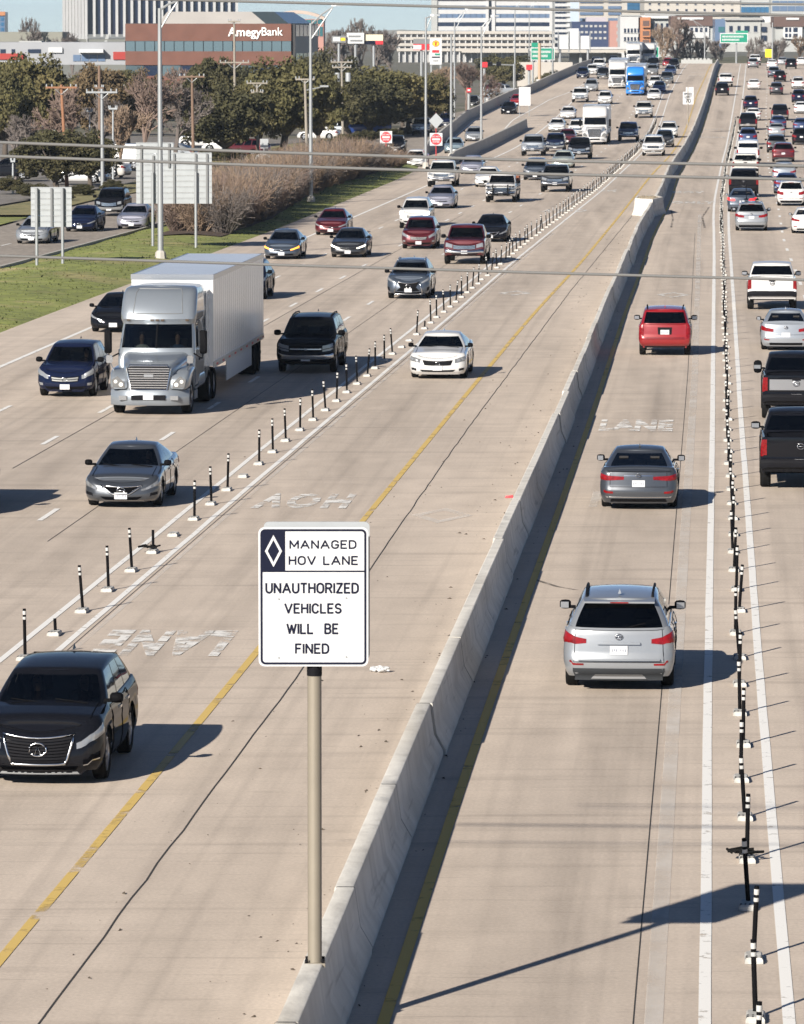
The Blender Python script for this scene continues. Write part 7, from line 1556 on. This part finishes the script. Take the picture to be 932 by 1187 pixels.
B.box('glass_bay', 727, 747, 2, 12, M_BBLUE, -1, .4); B.windows(spread(727.5, 746.5, 3, .92), [(2.5, 6.5), (7.5, 11.5)], M_BBLUE, -1.2); B.box('core', 727, 750, -20, 22, M_BCREAM, .6, 20)
B = Bld('navy_block', 'navy blue glass block with small pale windows below the pale office', 685, 1700); B.box('wall', 663, 706, 25, 60, mat('b_navy', (.03, .045, .10), .3), 0, 20); B.windows(spread(672, 704, 6, .6), [(29, 31.5), (36, 38.5), (43, 45.5)], M_BPALE); B.box('roof_unit', 680, 703, 20, 25, bmat('mauve', (.38, .35, .38)), 2, 12)  # windows are plain pale grey panels
B = Bld('brick_block', 'pink brick stair block right of the navy block', 713, 1690); B.box('wall', 707, 722, 24, 60, M_BPINK, 0, 15); B.windows(spread(714, 721, 2, .6), [(28, 32), (36, 40), (44, 48)], M_BGREY)
B = Bld('cream_building', 'long cream building with small square windows at top right', 800, 1600); B.box('wall', 747, 858, -30, 32, M_BCREAM, 0, 30); B.windows([(x, x + 2.6) for x in np.arange(752, 856, 10.6)], [(-8, -5.4), (3, 5.6), (10.5, 13.1)], M_BWIND, frame=M_BWHITE); B.box('ledge', 747, 858, 15, 17.5, M_BGREY, -1, 0)
B.box('string_course', 747, 858, .2, 1.4, M_BWHITE, -.3, 0)
B = Bld('blue_glass_block', 'blue glass office band right of the cream building', 875, 1600); B.box('wall', 858, 894, -30, 32, M_BPALE, .3, 25); B.windows(spread(859, 893, 6, .92), [(-8, -1), (3, 5.5), (8, 14.5)], M_BBLUE, .1); B.box('ledge', 858, 894, 15, 17.5, M_BGREY, -1, 0)
B = Bld('grey_office_block', 'grey office block with wide ribbon windows at the top right corner', 915, 1590); B.box('wall', 894, 990, -30, 32, M_BPALE, 0, 25); B.windows(spread(895, 985, 10, .95), [(-9, -3), (1, 3.5), (7, 13)], M_BSLATE)
# apartments below
B = Bld('apartment_block', 'white apartment block with small window rows behind the rise', 730, 1300); B.box('wall', 719, 742, 18, 75, M_BWHITE, 0, 15); B.windows([(x, x + 2.2) for x in np.arange(723.5, 741, 3.9)], [(33, 38), (43, 47.5)], M_BWIND, frame=M_BPALE); B.box('parapet', 719, 742, 17, 18.5, M_BPALE, -.3, 0)
B = Bld('apartment_block', 'orange brick apartment bay with balconies behind the rise', 748, 1301); B.box('wall', 740, 754, 20, 75, M_BORANGE, -1, 12); B.windows([(745, 752.5)], [(24, 33), (36, 44), (46, 54)], M_BBROWN, -1.1, 'balcony'); 
for y in (32, 43, 53): B.box('railing', 744.5, 753, y - 1.6, y, M_BORANGE, -1.8, -1.5)
B = Bld('apartment_block', 'pale grey apartment block under a white cornice behind the rise', 764, 1302); B.box('wall', 752, 783, 21, 75, M_BPALE, 0, 15); B.box('cornice', 742, 783, 18, 21.4, M_SIGNW, -1.2, 0); B.windows([(755, 757.5), (759.5, 762), (766, 768.5), (772, 775)], [(27, 36), (43, 47)], M_BWIND, frame=M_BWHITE)
B = Bld('townhouse_row', 'townhouses with dark brown roof and white gables on the right skyline', 805, 1250); B.box('wall', 780, 828, 29, 60, M_BPALE, 0, 12); B.box('roof', 778, 826, 18.5, 30, M_BBROWN, -1, 12); B.box('gable', 798, 822, 30, 44, M_BWHITE, -.6, 0); B.windows(spread(799, 821, 4, .55), [(32, 37)], M_BWIND, -.7)
B.box('white_ridge', 785, 815, 20, 22.5, M_SIGNW, -1.3, -1)
B = Bld('townhouse_row', 'pale grey townhouse with tall windows behind the right green sign', 862, 1240); B.box('wall', 841, 882, 23, 60, M_BPALE, 0, 12); B.box('roof', 840, 884, 21, 23.4, M_BGREY, -.8, 12); B.box('white_wall', 884, 897, 19, 26, M_SIGNW, .2, 8); B.windows([(845.5, 849.5), (855, 858.5), (863, 869), (874, 878)], [(30, 37)], M_BWIND, frame=M_BWHITE); B.box('dark_bay', 829, 841, 22, 55, M_BSLATE, 0, 10); B.windows([(833, 840)], [(31, 37)], M_BTEAL); B.box('grey_wing', 882, 899, 27, 60, M_BGREY, .4, 10); B.windows([(883, 889)], [(31, 37), (41, 47)], M_BWIND, .2, 'balcony')
B = Bld('townhouse_row', 'brown roofed townhouse with white bays at the right edge', 918, 1230); B.box('wall', 899, 960, 30, 60, M_BPALE, 0, 12); B.box('roof', 897, 960, 19, 31, M_BBROWN, -1, 12); B.box('ridge_panel', 911, 926, 20.5, 23, M_SIGNW, -1.3, -1); B.box('white_bay', 908, 930, 31, 45, M_SIGNW, -.8, 0); B.windows([(910, 913), (914.5, 917), (919.5, 924.5)], [(32, 37), (39, 43)], M_BWIND, -.9)
# far overpass
B = Bld('overpass', 'beige concrete overpass beam crossing beyond the rise', 690, 1150, cat='bridge'); B.box('beam', 640, 735, 57, 61, M_BCREAM, 0, 10); B.box('parapet', 640, 735, 54.5, 57, M_BWHITE, -.2, .4)
for x in (648, 672, 700, 726): B.box('pier', x, x + 3, 61, 95, M_BPALE, 2, 6)
B.box('abutment', 662, 722, 62, 95, M_BGREY, 5, 12)
B = Bld('retaining_wall', 'white retaining wall by the left end of the far overpass', 632, 1000, cat='wall'); B.box('wall', 600, 664, 72, 100, M_BCREAM, 0, 2)
B = Bld('guard_wall', 'pale concrete rail with round tops along the crest left of the barrier', 805, 950, cat='wall'); B.box('rail', 790, 826, 69, 75, M_BPALE, 0, .6); B.windows(spread(792, 824, 7, .6), [(67.5, 69)], M_BPALE, .1, 'block')
B = Bld('canopy', 'bright blue canopy in the parking lot under the leafy tree', 118, 470, cat='canopy'); B.box('canopy_top', 103, 134, 191, 200, mat('b_canopy', (.01, .16, .55), .5), 0, 4)
for x in (104, 118, 132): B.box('post', x, x + .8, 198, 215, M_SIGNW, .2, .5)
# distant ridge line closing the horizon
mb = MB(); n = 80; pts = []
for i in range(n + 1): x = -2500 + 5000 * i / n; pts.append((x, 4200, 6 + 4 * math.sin(i * .7) + 3 * math.sin(i * 1.9)))
mb.add([(p[0], p[1], -1) for p in pts] + pts + [(p[0], p[1] + 900, -1) for p in pts], [(i, i + 1, n + 2 + i, n + 1 + i) for i in range(n)] + [(n + 1 + i, n + 2 + i, 2 * n + 3 + i, 2 * n + 2 + i) for i in range(n)]); struct(mb.obj('hills', ground_mat('ridge', [(.11, .12, .12), (.14, .14, .13), (.10, .11, .11)], .01, .05)))
# scrub slope on the right behind the crest
def slope_z(X, Y): return 4.5 * max(0, min(1, (Y - 985) / 120))
struct(sheet('scrub_slope', list(np.arange(985, 1215, 15.0)), lambda Y: list(np.linspace(48, 130, 12)), lambda X, Y: slope_z(X, Y) + .4 * math.sin(X * .5), ground_mat('scrub', [(.11, .095, .06), (.08, .085, .045), (.14, .12, .085)], .2, 1)))

# ================================================================== trees
def leaf_mat(name, c1, c2, c3):
    m = ground_mat(name, [c1, c2, c3], .35, 2.5, .8); n, l = nodes_of(m); b = n['Principled BSDF']; b.inputs['Specular IOR Level'].default_value = .2
    b.inputs['Subsurface Weight'].default_value = 0.0
    return m
LEAF = {'oak': leaf_mat('oak_leaves', (.058, .060, .026), (.098, .088, .038), (.14, .112, .05)), 'dark': leaf_mat('dark_leaves', (.036, .037, .019), (.062, .058, .028), (.092, .080, .040)), 'brown': leaf_mat('brown_leaves', (.085, .064, .038), (.125, .09, .05), (.09, .08, .042))}
M_BARK = mat('bark', (.075, .06, .048), .9, var=.2, vscale=2); M_TWIG = {'red': mat('twig_red', (.17, .122, .10), .9, var=.2, vscale=1), 'grey': mat('twig_grey', (.13, .11, .10), .9, var=.2, vscale=1), 'tan': mat('twig_tan', (.21, .15, .105), .9, var=.2, vscale=1)}
def oak_crown(seed, rx=1.0, rz=.75, nclump=85, leaves=200, cs=.25, ls=.032):
    r = np.random.default_rng(seed); v = []; f = []; cl = []
    while len(cl) < nclump:
        p = r.uniform(-1, 1, 3); d = np.linalg.norm(p)
        if d < 1 and (d > .5 or r.random() < .35) and p[2] > -.75: cl.append(p * np.array([rx, rx, rz]) * (.82 + .26 * r.random()))
    for c in cl:
        s = cs * (.6 + .7 * r.random())
        for k in range(leaves):
            q = r.normal(0, 1, 3); q = c + q / (np.linalg.norm(q) + 1e-6) * s * r.random() ** .4 * np.array([1, 1, .75]); a = r.normal(0, 1, 3); a /= np.linalg.norm(a); b = np.cross(a, r.normal(0, 1, 3)); b /= np.linalg.norm(b) + 1e-6; l = ls * (.6 + .8 * r.random()); i = len(v)
            v += [tuple(q - a * l - b * l * .6), tuple(q + a * l - b * l * .6), tuple(q + a * l + b * l * .6), tuple(q - a * l + b * l * .6)]; f.append((i, i + 1, i + 2, i + 3))
    mb = MB(); mb.v = v; mb.f = f; mb.mi = [0] * len(f); me = bpy.data.meshes.new('crown'); me.from_pydata(v, [], f); return me, cl
def oak_trunk(cl, seed):
    r = np.random.default_rng(seed); mb = MB(); mb.tube([(0, 0, -1.2), (.03, .02, -1.0), (0, .03, -.75)], [.11, .085, .07], 8)
    for c in [cl[i] for i in r.choice(len(cl), 14, replace=False)]:
        m_ = np.array([c[0] * .45, c[1] * .45, -.75 + (c[2] + .75) * .55]) + r.normal(0, .05, 3); mb.tube([(0, .03, -.78), tuple(m_), tuple(c)], [.055, .032, .010], 5)
    return mb.mesh('trunk', M_BARK, True)
OAKS = []
for sd in (1, 2, 3, 4):
    me, cl = oak_crown(sd); OAKS.append((me, oak_trunk(cl, sd)))
def bare_tree(seed, depth=5, spread_=.5, upward=.25, n0=3):
    r = np.random.default_rng(seed); mb = MB()
    def grow(p, d, L, rad, lev):
        m_ = p + d * L * .5 + r.normal(0, .06 * L, 3); e = p + d * L; mb.tube([tuple(p), tuple(m_), tuple(e)], [rad, rad * .8, rad * .6], 5 if lev < 2 else 3, cap=False)
        if lev >= depth: return
        for k in range(n0 + (1 if lev >= 2 else 0)):
            nd = d + r.normal(0, spread_, 3); nd[2] += upward; nd /= np.linalg.norm(nd); grow(e if k else e, nd, L * r.uniform(.58, .82), rad * .68, lev + 1)
            if lev >= 1 and r.random() < .8: nd = d + r.normal(0, spread_ * 1.3, 3); nd /= np.linalg.norm(nd); grow(m_, nd, L * .5, rad * .5, lev + 2)
    grow(np.array([0., 0, 0]), np.array([0, 0, 1.]), .30, .034, 0); return mb
BARE = [bare_tree(s).mesh('branches', M_TWIG['red'], False) for s in (11, 12, 13)]
def bdim(me): c = np.array([v.co for v in me.vertices]); return c.min(0), c.max(0)
BD = [bdim(m) for m in BARE]
def oak(label, px, ytop, ybase, wpx, kind='oak', Y=None, i=[0]):
    if Y is None: X_, Y = G(px, ybase, False)
    a = V(px, ybase, Y); b = V(px, ytop, Y); w = wpx * Y / F / 2; h = b.z + .3; i[0] += 1; cm, tm = OAKS[i[0] % 4]
    t = thing('oak_tree', label, 'tree', (a.x, Y, -.3), random.uniform(0, 6.28), 'trees beside the freeway'); sz = h / (1.2 + .86)
    for nm, me in (('crown', cm), ('trunk', tm)):
        o = link(nm, me, t); o.scale = (w * 1.12, w * 1.12, sz); o.location = (0, 0, 1.2 * sz)
        if nm == 'crown':
            if not len(me.materials): me.materials.append(LEAF['oak'])
            o.material_slots[0].link = 'OBJECT'; o.material_slots[0].material = LEAF[kind]
    return t
def bare(label, px, ytop, ybase, wpx, kind='red', Y=None, i=[0], name='bare_tree', cat='tree', zg=-.3, grp='trees beside the freeway'):
    if Y is None: X_, Y = G(px, ybase, False)
    a = V(px, ybase, Y); b = V(px, ytop, Y); w = wpx * Y / F; h = b.z - zg; i[0] += 1; me = BARE[i[0] % 3]; lo, hi = BD[i[0] % 3]
    t = thing(name, label, cat, (a.x, Y, zg), random.uniform(0, 6.28), grp); o = link('branches', me, t); s = w / max(hi[0] - lo[0], hi[1] - lo[1]); o.scale = (s, s, h / hi[2]); o.material_slots[0].link = 'OBJECT'; o.material_slots[0].material = M_TWIG[kind]
    return t
oak('broad olive oak at far left in front of the white retail building', 34, 60, 182, 96)
oak('olive oak at the left edge beneath the parking lot lamps', 5, 75, 186, 70)
oak('dark small evergreen with forked trunk left of the steel pole', 65, 150, 221, 80, 'dark'); oak('dark evergreen beside the orange brown pole base', 105, 152, 214, 60, 'dark')
oak('brownish oak left of the brick bank', 112, 72, 172, 66, 'brown'); oak('dark oak tucked under the brick bank corner', 148, 90, 170, 50, 'brown')
oak('dark oak in front of the brick bank', 248, 66, 168, 62, 'dark'); oak('large dark oak with low branches above the large sign back', 262, 98, 186, 90, 'dark')
oak('tall olive brown oak beneath the bank lettering', 330, 64, 179, 100); oak('olive oak between the two wooden poles', 300, 86, 180, 64); oak('dense olive oak behind the hedge column', 368, 84, 172, 60)
oak('dark oak behind the transformer pole', 400, 84, 160, 70, 'dark'); oak('wide spreading olive oak over the royal blue pickup', 442, 76, 156, 90); oak('olive oak left of the ramp tip lighting column', 474, 82, 153, 62); oak('dark oak overhanging the frontage cars', 430, 96, 158, 90, 'dark')
oak('grey green oak under the three roadside boards', 378, 58, 140, 70, 'dark'); oak('olive oak below the fuel pylon', 500, 84, 150, 50)
oak('dark green tree at the far cross street, left', 572, 62, 102, 42, 'dark'); oak('dark green tree at the far cross street, right', 602, 64, 102, 34, 'dark'); oak('low green bush tree beside the tan column', 640, 82, 104, 34, 'oak', Y=905); oak('round green tree above the far cross street', 585, 66, 104, 40, 'oak')
bare('reddish bare tree between the lamp posts at left', 84, 98, 196, 80); bare('reddish bare tree behind the tall lighting column', 168, 82, 196, 74); bare('greyish bare tree right of the tall lighting column', 206, 96, 192, 66, 'grey'); bare('brown bare tree at the left edge below the lamps', 18, 132, 205, 70, 'grey'); bare('tan bare tree behind the large sign back', 140, 120, 203, 60, 'tan'); bare('grey bare tree above the parked cars', 118, 110, 192, 56, 'grey')
bare('distant bare tree before the sky at far left', 36, 19, 78, 36, 'grey', Y=1000); bare('small distant bare tree left of the office tower', 84, 36, 78, 40, 'grey', Y=980)
for k_i, (px, yt_, w) in enumerate(((398, 30, 34), (418, 20, 44), (436, 28, 44), (452, 38, 40), (386, 34, 26))): bare('grey bare tree in the hazy clump behind the roadside boards, %s from the left' % ORD[[1, 2, 3, 4, 0][k_i]], px, yt_, 90, w, 'grey', Y=1000 + 12 * k_i)
bare('reddish bare tree right of the fuel pylon', 541, 70, 120, 46, 'red', Y=740); bare('brown bare tree behind the slim lighting columns', 516, 76, 128, 36, 'tan', Y=700); bare('grey bare tree right of the fuel pylon', 560, 84, 118, 30, 'red', Y=760)
for k_i, (px, yt_, w, kd) in enumerate(((768, 26, 30, 'tan'), (784, 18, 36, 'red'), (800, 34, 34, 'grey'), (815, 40, 30, 'grey'), (835, 44, 28, 'grey'), (876, 42, 30, 'grey'), (905, 42, 32, 'grey'), (926, 40, 30, 'tan'))): bare('bare tree on the scrub slope behind the crest, %s from the left' % ORD[k_i], px, yt_, 80, w, kd, Y=1120 + 6 * k_i)
for k_i in range(24):
    px = -6 + k_i * 21.5; Yb_ = 580 + 45 * (k_i % 3); yt_ = 84 + 9 * math.sin(k_i * 2.3) + (0 if px < 380 else 6)
    kd = ('oak', 'brown', 'dark', 'red', 'oak', 'grey', 'dark')[k_i % 7]; lb_ = '%s tree in the far belt, %s from the left'
    if kd in LEAF: oak(lb_ % ({'oak': 'olive', 'brown': 'brownish', 'dark': 'dark green'}[kd], ordinal(k_i + 1)), px, yt_, 140, 46, kd, Y=Yb_)
    else: bare(lb_ % ({'red': 'reddish bare', 'grey': 'greyish bare'}[kd], ordinal(k_i + 1)), px, yt_, 140, 46, kd, Y=Yb_)
# bare hedge along the verge
SH = []
for sd in (31, 32, 33):
    r = np.random.default_rng(sd); mb = MB()
    for kq in range(150):
        a = r.random() * 6.28; b = r.random() ** .6; d = np.array([math.cos(a) * b * .8, math.sin(a) * b * .8, 1.0]); d /= np.linalg.norm(d); L = r.uniform(.45, 1.08); p0 = np.array([math.cos(a) * b * .18, math.sin(a) * b * .18, 0]); mid_ = p0 + d * L * .5 + r.normal(0, .03, 3); mb.tube([tuple(p0), tuple(mid_), tuple(p0 + d * L + r.normal(0, .04, 3))], [.010, .007, .003], 3, cap=False)
        for j in range(9):
            t_ = r.uniform(.25, .98); q = p0 + d * L * t_; dd = d + r.normal(0, .7, 3); dd /= np.linalg.norm(dd); mb.tube([tuple(q), tuple(q + dd * r.uniform(.12, .3))], [.006, .003], 3, cap=False)
    SH.append(mb.mesh('stems', M_TWIG['tan'], False))
cnt = 0
for Y in np.arange(297, 436, 4.4):
    for col in (0, 1, 2):
        u = hedge_u(Y) + (.04, .19, .34)[col]; X = c_fR(Y) + .2 + u * (c_lb(Y) - c_fR(Y)) + random.uniform(-.3, .3); hgt = random.uniform(2.5, 3.3) * (1 if Y < 400 else max(.5, 1 - (Y - 400) / 70)); cnt += 1
        t = thing('bare_shrub', 'leafless verge shrub, %s from the near end, %s row' % (ordinal(int(round((Y - 297) / 4.4)) + 1), ('frontage', 'middle', 'freeway')[col]), 'shrub', (X, Y + random.uniform(-.8, .8), verge_z(X, Y) - .03), random.uniform(0, 6.28), 'bare shrubs of the hedge')
        o = link('stems', SH[cnt % 3], t); s = random.uniform(2.0, 2.8); o.scale = (s, s, hgt); o.material_slots[0].link = 'OBJECT'; o.material_slots[0].material = M_TWIG[('tan', 'red', 'tan', 'grey')[cnt % 4]]
# low dark shrubs along the lots
for k_i, (px, py, w, h) in enumerate(((10, 222, 40, 22), (40, 228, 46, 20), (72, 232, 30, 14), (95, 226, 30, 16), (130, 222, 26, 18), (300, 196, 30, 24), (330, 190, 34, 26), (352, 186, 30, 22), (380, 172, 34, 14), (400, 166, 30, 14), (425, 163, 34, 16), (452, 160, 30, 14), (475, 156, 26, 12), (270, 188, 34, 20), (245, 186, 30, 18), (220, 194, 30, 18), (560, 118, 20, 10), (640, 98, 26, 14))):
    X_, Y = G(px, py, False); t = thing('low_shrub', 'low dark shrub at the edge of the lots, %s counting from the left' % ORD[k_i], 'shrub', (V(px, py, Y).x, Y, -.3), k_i, 'low shrubs by the lots'); s = Y / F
    o = link('foliage', OAKS[k_i % 4][0], t); o.scale = (w * s / 2, w * s / 2, h * s / 2); o.location = (0, 0, h * s * .45 + .2); o.material_slots[0].link = 'OBJECT'; o.material_slots[0].material = LEAF['dark' if k_i not in (5, 6) else 'brown']

# ================================================================== litter and debris
X, Y = G(440, 779); t = thing('litter', 'crumpled white plastic litter lying left of the barrier', 'litter', (X, Y, .005)); r = np.random.default_rng(5)
for i in range(4):
    bm = bmesh.new(); bmesh.ops.create_icosphere(bm, subdivisions=2, radius=.085)
    for v in bm.verts: v.co *= .6 + .7 * r.random(); v.co.z *= .6
    me = bpy.data.meshes.new('scrap'); bm.to_mesh(me); bm.free(); o = link('scrap', me, t, M_SIGNW); o.location = ((-.12, .0, .1, .02)[i], (0, .06, -.03, -.08)[i], .05)
X, Y = G(590, 577); t = thing('litter', 'small red plastic scrap at the foot of the barrier', 'litter', (X, Y, .005)); mb = MB(); mb.loft([[(-.1, -.05, 0), (.1, -.06, 0), (.12, .05, .02), (-.08, .06, .01)], [(-.08, -.03, .05), (.09, -.05, .07), (.1, .04, .06), (-.06, .05, .04)]]); mb.obj('scrap', M_SIGNR, t)
def tyre_scrap(X, Y, label, n=10):
    t = thing('tyre_scrap', label, 'debris', (X, Y, .11)); mb = MB(); r = np.random.default_rng(int(Y * 10))
    for i in range(n): a = r.random() * 6.28; d = r.random() * .22; mb.tube([(d * math.cos(a), d * math.sin(a), 0), (d * math.cos(a) + .12 * r.normal(), d * math.sin(a) + .1 * r.normal(), .06 * r.random()), (d * math.cos(a + .5) + .2 * r.normal() * .7, d * math.sin(a + .5), .02)], .022, 5)
    mb.obj('rubber_strip', M_RUBBER, t)
Yd = 97.6 + 3.98 * 5; tyre_scrap((c_out(Yd) + c_inn(Yd)) / 2, Yd, 'torn tyre rubber heaped on a broken left row delineator'); Yd = 57.9 + 3.98 * 4; tyre_scrap((c_A(Yd) + c_B(Yd)) / 2 + .05, Yd, 'torn tyre rubber wrapped around a right row delineator')
mb = MB(); r = np.random.default_rng(9)
for i in range(900):
    Y = 60 + 260 * r.random() ** 1.3; mode = r.random()
    X = c_bar(Y) - .38 - 1.2 * r.random() ** 2.2 if mode < .6 else (c_joint(Y) + r.normal(0, .35) if mode < .8 else (c_bar(Y) + .33 + .25 * r.random() if mode < .9 else (c_out(Y) + c_inn(Y)) / 2 + r.normal(0, .3)))
    s = .012 + .045 * r.random() ** 3; a = r.random() * 6.28; mb.add([(X + s * math.cos(a), Y + 1.6 * s * math.sin(a), .006), (X - s * .6 * math.sin(a), Y + s * math.cos(a), .006), (X - s * math.cos(a), Y - 1.6 * s * math.sin(a), .006), (X + .2 * s, Y - .2 * s, .006 + s * .5)], [(0, 1, 3), (1, 2, 3), (2, 0, 3), (0, 2, 1)])
o = mb.obj('road_debris', mat('debris', (.07, .055, .04), .9, var=.4, vscale=5)); o['kind'] = 'stuff'; tag(o, 'dry leaves and grit scattered along the barrier foot', 'debris')

# ================================================================== thin winter haze over the whole place
mb = MB(); mb.box(-4200, 4200, -400, 9200, -1.6, 48); hz = mb.obj('haze', []); hz['kind'] = 'stuff'; tag(hz, 'thin pale winter haze hanging over the whole scene', 'haze')
hm = bpy.data.materials.new('haze'); hm.use_nodes = True; n, l = nodes_of(hm)
for x in list(n):
    if x.type == 'BSDF_PRINCIPLED': n.remove(x)
pv = n.new('ShaderNodeVolumePrincipled'); pv.inputs['Color'].default_value = (.74, .86, 1.0, 1); pv.inputs['Density'].default_value = .00008; pv.inputs['Anisotropy'].default_value = .2
l.new(pv.outputs[0], n['Material Output'].inputs['Volume']); hz.data.materials.clear(); hz.data.materials.append(hm)
